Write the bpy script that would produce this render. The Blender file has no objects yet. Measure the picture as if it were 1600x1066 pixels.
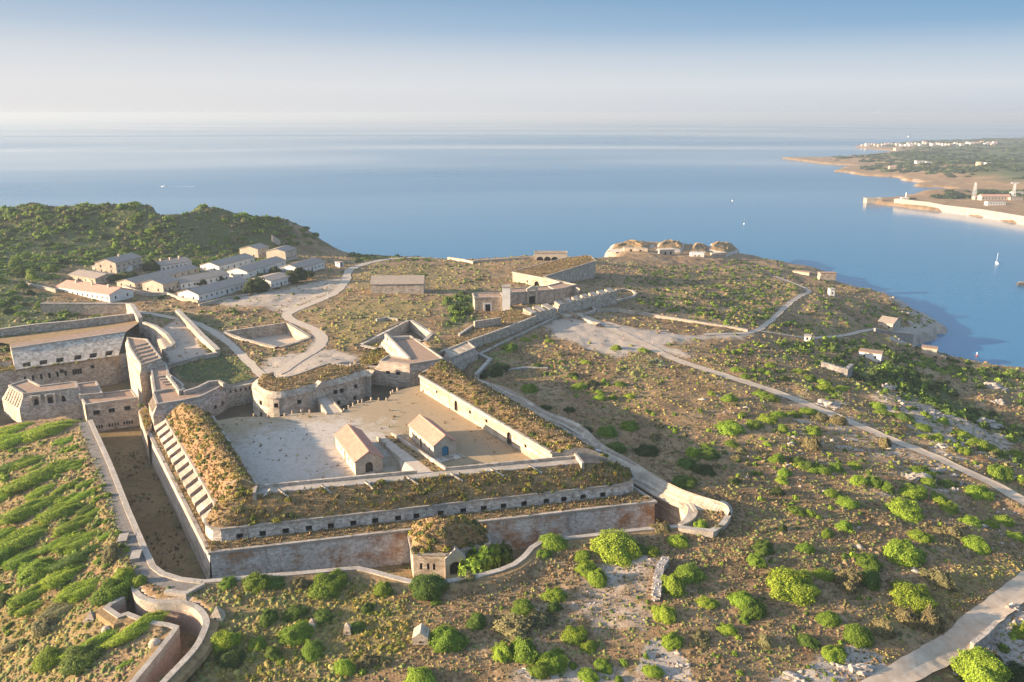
import bpy, math, random
import numpy as np
from mathutils import Vector
rng = np.random.default_rng(7); random.seed(7)
SC = bpy.context.scene; COL = SC.collection

# ------------------------------------------------------------------ camera, sky, sun, exposure
HC, FPX, HY = 95.0, 1244.0, 177.0            # eye height above the courtyard, focal length in photo pixels
PITCH = math.atan((533 - HY) / FPX)
SEA = -45.0; HAZE = 1.55e-4
cam = bpy.data.cameras.new('camera'); camo = bpy.data.objects.new('camera', cam); COL.objects.link(camo)
camo.location = (0, 0, HC); camo.rotation_euler = (math.pi / 2 - PITCH, 0, 0)
cam.sensor_width = 36; cam.lens = 36 * FPX / 1600; cam.clip_start = 1; cam.clip_end = 60000
SC.camera = camo
SUN_EL, SUN_AZ = math.radians(13), math.radians(-99)   # azimuth from +Y, clockwise
w = bpy.data.worlds.new('World'); SC.world = w; w.use_nodes = True
nt = w.node_tree; nt.nodes.clear()
sky = nt.nodes.new('ShaderNodeTexSky'); sky.sky_type = 'NISHITA'; sky.sun_disc = False
sky.sun_elevation = SUN_EL; sky.sun_rotation = SUN_AZ
sky.altitude = 100; sky.air_density = 1.0; sky.dust_density = 1.6; sky.ozone_density = 1.6
def _n(ty, **k):
    x = nt.nodes.new('ShaderNode' + ty)
    for a_, b_ in k.items(): setattr(x, a_, b_)
    return x
def _m(op, a_, b_):
    x = _n('Math', operation=op)
    for i_, v_ in ((0, a_), (1, b_)):
        if isinstance(v_, (int, float)): x.inputs[i_].default_value = v_
        else: nt.links.new(v_, x.inputs[i_])
    return x.outputs[0]
def _mx(f, a_, b_):
    x = _n('Mix', data_type='RGBA')
    for i_, v_ in ((0, f), (6, a_), (7, b_)):
        if isinstance(v_, (int, float)): x.inputs[i_].default_value = v_
        elif isinstance(v_, tuple): x.inputs[i_].default_value = (*v_, 1)
        else: nt.links.new(v_, x.inputs[i_])
    return x.outputs[2]
# a hazy morning: the lowest degrees of the sky whiten towards the horizon, all the way round, a little warmer on the sun's side
tc = _n('TexCoord'); sx_ = _n('SeparateXYZ'); nt.links.new(tc.outputs['Generated'], sx_.inputs[0])
dt = _n('VectorMath', operation='DOT_PRODUCT'); nt.links.new(tc.outputs['Generated'], dt.inputs[0]); dt.inputs[1].default_value = (math.sin(SUN_AZ), math.cos(SUN_AZ), 0)
el = sx_.outputs[2]
side = _m('ADD', _m('MULTIPLY', dt.outputs['Value'], .5), .5)             # 1 towards the sun
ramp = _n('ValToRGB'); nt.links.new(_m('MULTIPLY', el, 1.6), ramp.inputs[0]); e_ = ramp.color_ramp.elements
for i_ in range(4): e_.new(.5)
for i_, (p_, c_) in enumerate([(0, (1.02, 1.10, 1.22)), (.05, (1.20, 1.29, 1.38)), (.10, (.92, 1.11, 1.31)), (.15, (.47, .80, 1.17)), (.225, (.29, .63, 1.05)), (1, (.80, .97, 1.20))]): e_[i_].position = p_; e_[i_].color = (*c_, 1)  # top stop, above the view, brightened and paled to fill the shaded sides
warm = _mx(_m('MINIMUM', _m('MAXIMUM', _m('MULTIPLY', _m('SUBTRACT', side, .15), 1.7), 0), 1.0), ramp.outputs[0], (1.48, 1.44, 1.42)); wf = _m('POWER', _m('MAXIMUM', _m('SUBTRACT', 1.0, _m('MULTIPLY', el, 5.2)), 0), 1.2)
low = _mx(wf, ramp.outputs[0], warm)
hf = _m('MINIMUM', _m('MAXIMUM', _m('SUBTRACT', 1.25, _m('MULTIPLY', el, 2.0)), 0), 1.0)
bg = nt.nodes.new('ShaderNodeBackground'); bg.inputs[1].default_value = 0.15
ow = nt.nodes.new('ShaderNodeOutputWorld')
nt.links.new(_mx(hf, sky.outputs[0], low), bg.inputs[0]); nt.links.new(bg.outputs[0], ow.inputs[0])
sl = bpy.data.lights.new('sun', 'SUN'); sl.energy = 5.0; sl.angle = math.radians(0.6); sl.color = (1.0, 0.79, 0.55)
so = bpy.data.objects.new('sun', sl); COL.objects.link(so)
sd = Vector((math.sin(SUN_AZ) * math.cos(SUN_EL), math.cos(SUN_AZ) * math.cos(SUN_EL), math.sin(SUN_EL)))
so.rotation_euler = sd.to_track_quat('Z', 'Y').to_euler(); so.location = sd * 300
vs = SC.view_settings; vs.view_transform = 'Standard'; vs.look = 'None'; vs.exposure = 1.9; vs.gamma = 1
cy = SC.cycles; cy.use_denoising = True; cy.max_bounces = 5; cy.diffuse_bounces = 3; cy.glossy_bounces = 2
cy.volume_bounces = 0; cy.transmission_bounces = 2; cy.caustics_reflective = False; cy.caustics_refractive = False

# ------------------------------------------------------------------ geometry helpers
CP, SP = math.cos(PITCH), math.sin(PITCH)
def P(px, py, z=0.0):
    """the point of the place at height z that the photograph shows at pixel (px, py)"""
    u, v = (px - 800) / FPX, (533 - py) / FPX
    dz = -SP + v * CP
    t = (z - HC) / dz
    return Vector((u * t, (CP + v * SP) * t, z))
def proj(p):
    x, y, z = p[0], p[1], p[2] - HC
    d = y * CP - z * SP; v = y * SP + z * CP
    return 800 + FPX * x / d, 533 - FPX * v / d
def V(*a): return Vector(a)
def up(p, z): return Vector((p[0], p[1], z))
def lerp(a, b, t): return a + (b - a) * t

ORG = {}
def setp(o, label=None, cat=None, group=None, kind=None):
    if label: o['label'] = label
    if cat: o['category'] = cat
    if group: o['group'] = group
    if kind: o['kind'] = kind
    return o
def thing(name, label, cat, loc, group=None):
    o = bpy.data.objects.new(name, None); o.empty_display_size = 1; COL.objects.link(o)
    o.location = loc; ORG[o.name] = Vector(loc)
    return setp(o, label, cat, group, 'thing')

class MB:
    def __init__(s): s.v = []; s.f = []; s.m = []
    def poly(s, pts, m=0):
        n = len(s.v); s.v += [tuple(p) for p in pts]; s.f.append(tuple(range(n, n + len(pts)))); s.m.append(m)
    def prism(s, top, zb, m=0, mt=None, bottom=False):
        """top: ring of points (any z); walls go straight down to zb"""
        n = len(top)
        a = sum(top[i][0] * top[(i + 1) % n][1] - top[(i + 1) % n][0] * top[i][1] for i in range(n))
        if a < 0: top = top[::-1]
        s.poly(top, m if mt is None else mt)
        for i in range(n):
            p, q = top[i], top[(i + 1) % n]
            s.poly([up(p, zb), up(q, zb), q, p], m)
        if bottom: s.poly([up(p, zb) for p in top[::-1]], m)
        return s
    def box(s, c, ax, ay, az, m=0):
        """c centre of the base, half axes ax, ay (vectors), full height az"""
        c, ax, ay = Vector(c), Vector(ax), Vector(ay)
        b = [c - ax - ay, c + ax - ay, c + ax + ay, c - ax + ay]
        t = [p + Vector((0, 0, az)) for p in b]
        s.poly(t, m); s.poly(b[::-1], m)
        for i in range(4): s.poly([b[i], b[(i + 1) % 4], t[(i + 1) % 4], t[i]], m)
        return s
    def strip(s, A, B, m=0):
        for i in range(len(A) - 1): s.poly([A[i], A[i + 1], B[i + 1], B[i]], m)
        return s
    def wall(s, path, wd, zb, m=0, side=0.0, closed=False, caps=True):
        """thick wall along path (points carry their top z); side -1..1 shifts it across; zb number or list"""
        L, R = offsets(path, wd / 2 * (1 + side), closed), offsets(path, -wd / 2 * (1 - side), closed)
        n = len(path); zz = zb if hasattr(zb, '__len__') else [zb] * n
        rng_ = range(n) if closed else range(n - 1)
        for i in rng_:
            j = (i + 1) % n
            s.poly([R[i], R[j], L[j], L[i]], m)
            s.poly([up(R[i], zz[i]), up(R[j], zz[j]), R[j], R[i]], m)
            s.poly([L[i], L[j], up(L[j], zz[j]), up(L[i], zz[i])], m)
        if caps and not closed:
            s.poly([up(L[0], zz[0]), up(R[0], zz[0]), R[0], L[0]], m)
            s.poly([up(R[-1], zz[-1]), up(L[-1], zz[-1]), L[-1], R[-1]], m)
        return s
    def build(s, name, mats, parent=None, smooth=False, origin=None):
        me = bpy.data.meshes.new(name)
        o = bpy.data.objects.new(name, me); COL.objects.link(o)
        if parent is not None:
            org = ORG[parent.name]; o.parent = parent
        else:
            if origin is None:
                a = np.array(s.v); origin = ((a[:, 0].min() + a[:, 0].max()) / 2, (a[:, 1].min() + a[:, 1].max()) / 2, a[:, 2].min())
            org = Vector(origin); o.location = org
        ORG[o.name] = org
        me.from_pydata([(p[0] - org[0], p[1] - org[1], p[2] - org[2]) for p in s.v], [], s.f)
        for m in (mats if isinstance(mats, (list, tuple)) else [mats]): me.materials.append(M[m])
        if any(s.m): me.polygons.foreach_set('material_index', s.m)
        if smooth: me.polygons.foreach_set('use_smooth', [True] * len(s.f))
        me.update()
        return o

def offsets(path, d, closed=False):
    """offset a polyline sideways (left of travel = +d), mitred, in plan"""
    n = len(path); out = []
    for i in range(n):
        a = path[(i - 1) % n] if (closed or i) else None
        b = path[(i + 1) % n] if (closed or i < n - 1) else None
        p = path[i]; ns = []
        for q, r in ((a, p), (p, b)):
            if q is None or r is None: continue
            t = Vector((r[0] - q[0], r[1] - q[1]));
            if t.length > 1e-6: t.normalize(); ns.append(Vector((-t[1], t[0])))
        nn = ns[0] if len(ns) == 1 else (ns[0] + ns[1])
        if len(ns) == 2:
            k = nn.length
            nn = nn.normalized() * min(1.6, 2 / max(k, .3)) if k > 1e-4 else ns[0]
        out.append(Vector((p[0] + nn[0] * d, p[1] + nn[1] * d, p[2])))
    return out
def resample(path, n):
    P_ = [Vector(p) for p in path]; d = [0]
    for a, b in zip(P_, P_[1:]): d.append(d[-1] + (b - a).length)
    out = []
    for k in range(n):
        t = d[-1] * k / (n - 1); i = 0
        while i < len(d) - 2 and d[i + 1] < t: i += 1
        out.append(lerp(P_[i], P_[i + 1], (t - d[i]) / max(d[i + 1] - d[i], 1e-6)))
    return out
def spline(path, per=6):
    """Catmull-Rom through the points"""
    p = [Vector(q) for q in path]; p = [p[0] * 2 - p[1]] + p + [p[-1] * 2 - p[-2]]; out = []
    for i in range(1, len(p) - 2):
        for k in range(per):
            t = k / per; a, b, c, d = p[i - 1], p[i], p[i + 1], p[i + 2]
            out.append(0.5 * ((2 * b) + (c - a) * t + (2 * a - 5 * b + 4 * c - d) * t * t + (3 * b - a - 3 * c + d) * t ** 3))
    out.append(p[-2]); return out

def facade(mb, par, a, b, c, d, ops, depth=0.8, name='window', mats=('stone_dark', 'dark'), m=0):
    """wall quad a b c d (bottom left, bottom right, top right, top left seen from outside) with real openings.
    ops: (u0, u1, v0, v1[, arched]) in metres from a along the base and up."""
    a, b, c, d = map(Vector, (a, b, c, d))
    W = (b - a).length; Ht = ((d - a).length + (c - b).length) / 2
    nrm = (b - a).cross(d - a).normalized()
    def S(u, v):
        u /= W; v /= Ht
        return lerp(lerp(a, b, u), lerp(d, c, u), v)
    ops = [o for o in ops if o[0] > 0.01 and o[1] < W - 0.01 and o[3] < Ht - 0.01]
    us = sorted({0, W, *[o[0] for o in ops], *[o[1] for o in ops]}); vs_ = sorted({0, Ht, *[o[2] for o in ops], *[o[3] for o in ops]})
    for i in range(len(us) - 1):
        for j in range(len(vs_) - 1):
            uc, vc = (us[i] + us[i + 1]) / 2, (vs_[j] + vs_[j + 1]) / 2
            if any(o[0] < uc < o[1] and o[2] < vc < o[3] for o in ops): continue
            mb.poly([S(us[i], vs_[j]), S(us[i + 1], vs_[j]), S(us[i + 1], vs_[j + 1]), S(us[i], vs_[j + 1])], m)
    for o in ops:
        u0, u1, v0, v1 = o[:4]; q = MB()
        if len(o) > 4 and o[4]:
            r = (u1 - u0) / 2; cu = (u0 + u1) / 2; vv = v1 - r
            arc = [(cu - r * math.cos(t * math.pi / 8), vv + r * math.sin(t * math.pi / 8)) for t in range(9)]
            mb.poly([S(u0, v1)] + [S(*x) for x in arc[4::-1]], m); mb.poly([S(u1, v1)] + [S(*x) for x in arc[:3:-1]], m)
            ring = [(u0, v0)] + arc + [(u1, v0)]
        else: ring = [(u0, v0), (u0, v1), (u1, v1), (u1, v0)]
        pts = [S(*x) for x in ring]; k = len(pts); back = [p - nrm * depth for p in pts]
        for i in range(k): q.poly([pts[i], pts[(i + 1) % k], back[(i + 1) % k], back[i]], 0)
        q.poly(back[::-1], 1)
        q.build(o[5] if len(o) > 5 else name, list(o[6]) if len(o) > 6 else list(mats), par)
def near(path, p):
    """closest place on a polyline in plan: segment, distance along it"""
    best = None
    for i in range(len(path) - 1):
        a, b = path[i].to_2d(), path[i + 1].to_2d(); t = b - a; L = t.length
        if L < 1e-6: continue
        u = max(0, min(L, (p.to_2d() - a).dot(t) / L)); e = (a + t * (u / L) - p.to_2d()).length
        if best is None or e < best[0]: best = (e, i, u)
    return best[1], best[2]
def wall_ops(mb, par, top, bot, ops, depth=0.8, name='embrasure', m=0, mats=('stone_dark', 'dark')):
    """a run of wall faces between top and bot polylines (outside on the right of travel) with openings
    ops: (point, width, v0, v1[, arched])"""
    per = {}
    for o in ops:
        i, u = near(bot, o[0]); Ls = (bot[i + 1] - bot[i]).length
        if Ls > o[1] + .2: u = max(o[1] / 2 + .06, min(Ls - o[1] / 2 - .06, u))
        per.setdefault(i, []).append((u - o[1] / 2, u + o[1] / 2) + tuple(o[2:]))
    for i in range(len(top) - 1):
        facade(mb, par, bot[i], bot[i + 1], top[i + 1], top[i], per.get(i, []), depth, name, mats, m)

# ------------------------------------------------------------------ materials
M = {}
def nodes(name):
    m = bpy.data.materials.new(name); m.use_nodes = True; t = m.node_tree; t.nodes.clear(); M[name] = m
    o = t.nodes.new('ShaderNodeOutputMaterial'); b = t.nodes.new('ShaderNodeBsdfPrincipled')
    t.links.new(b.outputs[0], o.inputs[0]); b.inputs['Roughness'].default_value = .9; b.inputs['Specular IOR Level'].default_value = .2
    return m, t, b, o
class NT:
    def __init__(s, t): s.t = t
    def n(s, ty, **k):
        x = s.t.nodes.new('ShaderNode' + ty)
        for a, b in k.items(): setattr(x, a, b)
        return x
    def l(s, a, b): s.t.links.new(a, b)
    def pos(s, sc=(1, 1, 1)):
        g = s.n('NewGeometry'); m = s.n('Mapping'); m.inputs['Scale'].default_value = sc
        s.l(g.outputs['Position'], m.inputs['Vector']); return m.outputs[0]
    def noise(s, vec, scale, det=4, rough=.6, dist=0):
        x = s.n('TexNoise'); x.inputs['Scale'].default_value = scale; x.inputs['Detail'].default_value = det
        x.inputs['Roughness'].default_value = rough; x.inputs['Distortion'].default_value = dist
        s.l(vec, x.inputs['Vector']); return x.outputs['Fac']
    def ramp(s, fac, st):
        x = s.n('ValToRGB'); e = x.color_ramp.elements
        while len(e) < len(st): e.new(0.5)
        for i, (p, c) in enumerate(st): e[i].position = p; e[i].color = (*c, 1) if len(c) == 3 else c
        s.l(fac, x.inputs[0]); return x.outputs[0]
    def mix(s, f, a, b, mode='MIX'):
        x = s.n('Mix', data_type='RGBA', blend_type=mode)
        for i, q in ((0, f), (6, a), (7, b)):
            if isinstance(q, (int, float)): x.inputs[i].default_value = q
            elif isinstance(q, tuple): x.inputs[i].default_value = (*q, 1)
            else: s.l(q, x.inputs[i])
        return x.outputs[2]
    def bump(s, h, st, dist=1.0):
        x = s.n('Bump'); x.inputs['Strength'].default_value = st; x.inputs['Distance'].default_value = dist
        s.l(h, x.inputs['Height']); return x.outputs[0]
    def math(s, op, a, b=0.0):
        x = s.n('Math', operation=op)
        for i, q in ((0, a), (1, b)):
            if isinstance(q, (int, float)): x.inputs[i].default_value = q
            else: s.l(q, x.inputs[i])
        return x.outputs[0]
def mat_stone(name, c0, c1, stain=(.16, .13, .10), amount=.45, course=.45, streak=.5, scale=1.0, joint=.22, sharp=(.32, .68), block=.75):
    m, t, b, o = nodes(name); k = NT(t); p = k.pos()
    base = k.ramp(k.noise(p, .35 * scale, 6, .65), [(sharp[0], c0), (sharp[1], c1)])
    fine = k.noise(p, 3.2 * scale, 4, .7)
    base = k.mix(.75, base, k.ramp(fine, [(.30, (.38, .35, .32)), (.62, (1, 1, 1))]), 'MULTIPLY')
    st = k.noise(k.pos((.9, .9, .16)), .55, 5, .65, .6)
    st = k.ramp(st, [(.56, (0, 0, 0)), (.74, (1, 1, 1))])
    base = k.mix(k.math('MULTIPLY', st, streak), base, stain)
    # stone courses: dark joints every half metre in height, broken up along the wall
    g = k.n('NewGeometry'); sx = k.n('SeparateXYZ'); k.l(g.outputs['Position'], sx.inputs[0])
    wob = k.math('MULTIPLY', k.noise(p, .8, 3), .35)
    fz = k.math('FRACT', k.math('DIVIDE', k.math('ADD', sx.outputs[2], wob), course))
    h = k.math('ADD', k.math('MULTIPLY', sx.outputs[0], .8), k.math('MULTIPLY', sx.outputs[1], .6))
    row = k.math('FLOOR', k.math('DIVIDE', k.math('ADD', sx.outputs[2], wob), course))
    fx = k.math('FRACT', k.math('ADD', k.math('DIVIDE', h, course * 2.1), k.math('MULTIPLY', row, .5)))
    j = k.math('MAXIMUM', k.math('LESS_THAN', fz, .14), k.math('LESS_THAN', fx, .07))
    wn = k.n('TexWhiteNoise', noise_dimensions='2D'); cb = k.n('CombineXYZ'); k.l(k.math('FLOOR', k.math('ADD', k.math('DIVIDE', h, course * 2.1), k.math('MULTIPLY', row, .5))), cb.inputs[0]); k.l(row, cb.inputs[1]); k.l(cb.outputs[0], wn.inputs['Vector'])
    base = k.mix(block, base, k.ramp(wn.outputs['Value'], [(0, (.45, .42, .40)), (1, (1.0, 1.0, 1.0))]), 'MULTIPLY')
    base = k.mix(k.math('MULTIPLY', j, joint), base, (.12, .09, .07))
    k.l(base, b.inputs['Base Color'])
    hgt = k.math('ADD', k.math('MULTIPLY', fine, .5), k.math('MULTIPLY', j, -.4))
    k.l(k.bump(hgt, amount, .12), b.inputs['Normal'])
    return m
mat_stone('stone', (.46, .365, .27), (.76, .66, .53), stain=(.20, .155, .115), streak=.65, scale=1.4)
mat_stone('stone_warm', (.47, .355, .25), (.72, .595, .445), streak=.45, stain=(.24, .17, .11))
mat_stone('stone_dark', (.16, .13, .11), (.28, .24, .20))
mat_stone('stone_rust', (.46, .245, .12), (.74, .65, .55), stain=(.14, .12, .11), scale=.62, streak=.7, joint=.15, sharp=(.36, .56), block=.5)
mat_stone('stone_white', (.52, .44, .35), (.86, .80, .70), stain=(.14, .11, .09), streak=.75, scale=2.2, course=.4, joint=.4, block=.75)
mat_stone('stone_pink', (.40, .27, .20), (.55, .41, .32), stain=(.24, .17, .13), joint=.08, streak=.4, block=.12)
mat_stone('parapet', (.44, .34, .26), (.62, .50, .40), joint=.30, course=.5, streak=.3)
mat_stone('coping', (.36, .30, .235), (.52, .45, .37), joint=.05, streak=.2, course=.9, block=.3)
mat_stone('plaster_white', (.68, .64, .58), (.84, .81, .75), stain=(.34, .30, .26), joint=0, streak=.45, block=.12)
mat_stone('plaster_cream', (.47, .38, .28), (.63, .53, .41), stain=(.30, .24, .19), joint=.04, streak=.4, block=.12)
mat_stone('drystone', (.30, .27, .24), (.56, .51, .46), joint=.5, course=.3, scale=3)
def mat_simple(name, c0, c1, scale, rough=.9, bump=.3, det=5, bd=.1, spec=.2):
    m, t, b, o = nodes(name); k = NT(t); p = k.pos()
    f = k.noise(p, scale, det, .7)
    k.l(k.ramp(f, [(.3, c0), (.7, c1)]), b.inputs['Base Color'])
    k.l(k.bump(f, bump, bd), b.inputs['Normal']); b.inputs['Roughness'].default_value = rough; b.inputs['Specular IOR Level'].default_value = spec
    return m
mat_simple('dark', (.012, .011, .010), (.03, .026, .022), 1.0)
mat_simple('roof_brown', (.22, .135, .085), (.37, .245, .165), .7)
mat_simple('door_wood', (.045, .032, .025), (.09, .065, .05), 2.0)
mat_simple('door_blue', (.03, .16, .27), (.05, .24, .37), 1.0, .5)
mat_simple('metal_white', (.7, .7, .7), (.8, .8, .8), 1.0, .4)
mat_simple('glass_dark', (.02, .025, .03), (.04, .045, .05), 1.0, .1, 0)
mat_simple('rock', (.26, .20, .15), (.56, .48, .39), .35, bump=.8, bd=.5)
mat_simple('rock_pale', (.22, .175, .135), (.52, .44, .36), .9, bump=1.0, bd=.5)
mat_simple('gravel', (.34, .26, .185), (.50, .405, .305), .9, bump=.3)
mat_simple('asphalt', (.37, .265, .175), (.54, .42, .30), .35, bump=.2, det=8)
mat_simple('path_shaded', (.13, .11, .09), (.22, .185, .15), .6, bump=.3)  # shade lying on the left path and verge, painted in as darker colour
mat_simple('grass_earth', (.15, .092, .040), (.31, .20, .09), .55, bump=.9, bd=.4)
mat_simple('earth_red', (.18, .10, .048), (.29, .175, .09), .8, bump=.8, bd=.3)
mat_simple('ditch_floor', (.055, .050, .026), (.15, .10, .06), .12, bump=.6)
mat_simple('car_dark', (.03, .03, .035), (.04, .04, .05), 1.0, .25, 0, spec=.5)
mat_simple('rubber', (.02, .02, .02), (.03, .03, .03), 1.0)
mat_simple('cloth_blue', (.08, .10, .30), (.12, .15, .38), 2.0)
mat_simple('cloth_pale', (.45, .45, .48), (.6, .6, .62), 2.0)
mat_simple('skin', (.42, .26, .18), (.5, .32, .23), 2.0)
mat_simple('hair', (.03, .02, .015), (.05, .035, .025), 2.0)
mat_simple('red_paint', (.45, .05, .03), (.55, .08, .05), 1.0, .5)
def mat_tile(name, c0, c1, patch=None):
    m, t, b, o = nodes(name); k = NT(t); p = k.pos()
    base = k.ramp(k.noise(p, .9, 6, .75), [(.3, c0), (.7, c1)])
    base = k.mix(.35, base, k.ramp(k.noise(p, 7, 2), [(.3, (.4, .4, .4)), (.7, (1, 1, 1))]), 'MULTIPLY')
    k.l(base, b.inputs['Base Color'])
    k.l(k.bump(k.noise(p, 5, 2), .8, .1), b.inputs['Normal'])
mat_tile('tile_red', (.46, .215, .14), (.62, .355, .255))
mat_tile('tile_grey', (.25, .195, .15), (.40, .325, .26))
mat_tile('tile_old', (.25, .19, .14), (.40, .32, .25))
# ------------------------------------------------------------------ terrain
CTRL = [(0,1066,-16),(120,1066,-12),(250,1066,-9),(500,1066,-8.5),(800,1066,-8.5),(1100,1066,-9.5),(1350,1066,-11),(1600,1066,-13),
 (0,930,-12.5),(120,900,-8),(350,960,-6.5),(600,960,-6.3),(850,950,-6.5),(1050,900,-6),(1150,850,-5.6),(1300,900,-7.5),(1450,900,-9.5),(1600,900,-12),
 (300,930,-5),(600,915,-5),(900,850,-5),(1120,835,-4.8),(1150,790,-4.2),(1165,800,-4.0),
 (0,800,-10),(70,750,-7),(0,700,-8),(100,690,-5.5),(170,780,-4.8),(0,660,-5.5),(140,655,-4.5),
 (900,600,-5),(1000,700,-5),(1180,770,-5.5),(1250,700,-7.5),(1400,760,-9.5),(1500,800,-11.5),(1600,760,-15),(800,560,-4),
 (1000,560,-5),(1100,620,-6.0),(1200,600,-8.5),(1300,650,-10.5),(1450,660,-15),(1600,680,-23),(1600,610,-33),
 (1300,560,-14),(1400,580,-19),(1500,600,-27),(1560,572,-39),(1470,550,-40),(1380,540,-32),(1480,510,-39),(1400,490,-33),
 (1300,480,-22),(1200,520,-12),(1100,520,-7.5),(1000,520,-5),(1250,440,-27),(1150,430,-22),(1150,395,-26),(1050,385,-20),(950,388,-22),
 (1000,440,-10),(900,420,-8),(1300,432,-34),(930,500,-3),(1000,480,-6),(960,465,-4),
 (840,400,-6),(740,408,-8),(650,403,-8),(600,420,-3),(540,400,-4),(700,450,-1),(620,470,1),(560,520,1),(480,480,1),(450,590,0),(340,570,0),(300,520,1),
 (250,480,2),(100,470,3),(0,500,4),(0,430,9),(100,420,7),(200,420,4),(400,430,2),(450,395,0),(350,385,5),(200,370,14),(0,360,20),
 (-80,325,31),(60,326,31),(180,323,32),(270,330,29),(315,332,26),(350,336,24),(400,341,21),(450,348,16),(485,355,11),(497,366,5),(512,386,-9),(470,384,-1),(500,388,-4),(525,392,-9),(570,398,-10),
 (165,957,-6.7),(180,936,-6.0),(400,403,2),(450,407,1),(425,399,1.5),(385,398,3),(212,1062,-7),(195,962,-6.2),(150,985,-7.8),(110,1045,-10), (-200,500,4),(-200,800,-18),(-200,1066,-24),(1800,700,-32),(1800,900,-20),(1800,1066,-17)]
_c = np.array([[*P(*c)[:2], c[2]] for c in CTRL])
def _ker(d): return np.sqrt(d * d + 30.0 ** 2)
_K = _ker(np.hypot(_c[:, None, 0] - _c[None, :, 0], _c[:, None, 1] - _c[None, :, 1]))
_n = len(_c); _A = np.zeros((_n + 3, _n + 3)); _A[:_n, :_n] = _K - np.eye(_n) * 2.5
_A[:_n, _n] = 1; _A[:_n, _n + 1:] = _c[:, :2] / 100; _A[_n:, :_n] = _A[:_n, _n:].T
_w = np.linalg.solve(_A, np.concatenate([_c[:, 2], [0, 0, 0]]))
def hbase(x, y):
    x = np.asarray(x, float); y = np.asarray(y, float); h = _w[_n] + _w[_n + 1] * x / 100 + _w[_n + 2] * y / 100
    for i in range(_n): h = h + _w[i] * _ker(np.hypot(x - _c[i, 0], y - _c[i, 1]))
    return h
_perm = np.random.default_rng(3).random((256, 256))
def vnoise(x, y):
    xi = np.floor(x).astype(int); yi = np.floor(y).astype(int); fx = x - xi; fy = y - yi
    fx = fx * fx * (3 - 2 * fx); fy = fy * fy * (3 - 2 * fy); g = lambda a, b: _perm[a & 255, b & 255]
    return (g(xi, yi) * (1 - fx) + g(xi + 1, yi) * fx) * (1 - fy) + (g(xi, yi + 1) * (1 - fx) + g(xi + 1, yi + 1) * fx) * fy
def fbm(x, y, sc, o=4, r=.5):
    s = 0; a = 1; t = 0
    for i in range(o): s = s + a * vnoise(x / sc + 17.3 * i, y / sc + 9.1 * i); t += a; a *= r; sc /= 2.03
    return s / t * 2 - 1
def sdist(x, y, poly):
    """signed distance to a closed polygon, positive inside"""
    pl = np.array([(p[0], p[1]) for p in poly]); d = np.full(np.shape(x), 1e18); ins = np.zeros(np.shape(x), bool)
    for i in range(len(pl)):
        ax, ay = pl[i]; bx, by = pl[(i + 1) % len(pl)]; ex, ey = bx - ax, by - ay; L = ex * ex + ey * ey + 1e-12
        t = np.clip(((x - ax) * ex + (y - ay) * ey) / L, 0, 1)
        d = np.minimum(d, (x - ax - t * ex) ** 2 + (y - ay - t * ey) ** 2)
        if ay != by: ins ^= ((ay > y) != (by > y)) & (x < ex * (y - ay) / (by - ay) + ax)
    return np.where(ins, 1, -1) * np.sqrt(d)
def pdist(x, y, path):
    d = np.full(np.shape(x), 1e18)
    for a, b in zip(path, path[1:]):
        ex, ey = b[0] - a[0], b[1] - a[1]; L = ex * ex + ey * ey + 1e-12
        t = np.clip(((x - a[0]) * ex + (y - a[1]) * ey) / L, 0, 1)
        d = np.minimum(d, (x - a[0] - t * ex) ** 2 + (y - a[1] - t * ey) ** 2)
    return np.sqrt(d)
def sstep(a, b, x): t = np.clip((x - a) / (b - a), 0, 1); return t * t * (3 - 2 * t)
def G(px, py, dz=0.0):
    """ground point shown at the pixel"""
    z = -3.0
    for _ in range(25):
        p = P(px, py, z); z = z * .4 + .6 * float(hbase(p[0], p[1]))
    p = P(px, py, z); return Vector((p[0], p[1], p[2] + dz))
def Gs(pts): return [G(*p) for p in pts]

# counterscarp: the rim of the ditch, and the footprint of the whole fort inside it
ZR = -4.5
RIM_LEFT = [P(x, y, ZR) for x, y in [(144,657),(175,725),(205,800),(232,862),(243,885),(258,896),(284,904),(318,908)]]
RIM_FRONT = [P(x, y, ZR) for x, y in [(318,908),(345,906),(400,900),(470,895),(532,889),(560,887),(587,893),(612,900),(640,907),(668,909),(700,907),(742,900),(780,890),(800,882),(815,871),(828,856),(842,847),(881,841),(933,835),(998,827),(1057,822)]]
RIM_RIGHT = [P(x, y, ZR) for x, y in [(1057,822),(1068,814),(1075,804),(1076,795),(1068,787),(1040,770),(989,739),(915,694),(850,656),(790,622),(745,597),(722,582),(700,572)]]
BACK = [P(x, y, 0) for x, y in [(694,556),(645,528),(604,526),(592,545),(560,572),(545,568),(515,575),(480,587),(452,592),(420,588),(396,594),(362,599),(326,596),(292,604),(268,596),(258,566),(236,528),(215,512)]] + [P(x, y, 3) for x, y in [(100,533),(15,552),(-60,560)]]
OUTL = [P(x, y, ZR) for x, y in [(-60,662),(0,655),(60,651),(110,648),(128,652)]]
FORT = RIM_LEFT + RIM_FRONT[1:] + RIM_RIGHT[1:] + BACK + OUTL
TRENCH_R = spline([P(x, y, -5.5) for x, y in [(206,914),(208,926),(218,936),(240,943),(270,944),(290,946),(308,955),(318,970),(316,985),(301,1014),(262,1056),(215,1105),(170,1150)]], 5)
TRENCH_L = [P(x, y, -6.5) for x, y in [(100,1150),(212,1066),(250,1020),(277,985),(279,980),(262,975),(245,973),(225,968),(200,958),(188,962),(170,950),(176,945),(195,935)]]
TRENCH = TRENCH_R + TRENCH_L
RUIN = Gs([(352,520),(447,506),(482,528),(455,537),(434,543),(380,530)])
MOATR = Gs([(566,540),(640,502),(672,522),(660,534),(640,527),(604,527),(590,545)])
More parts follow.
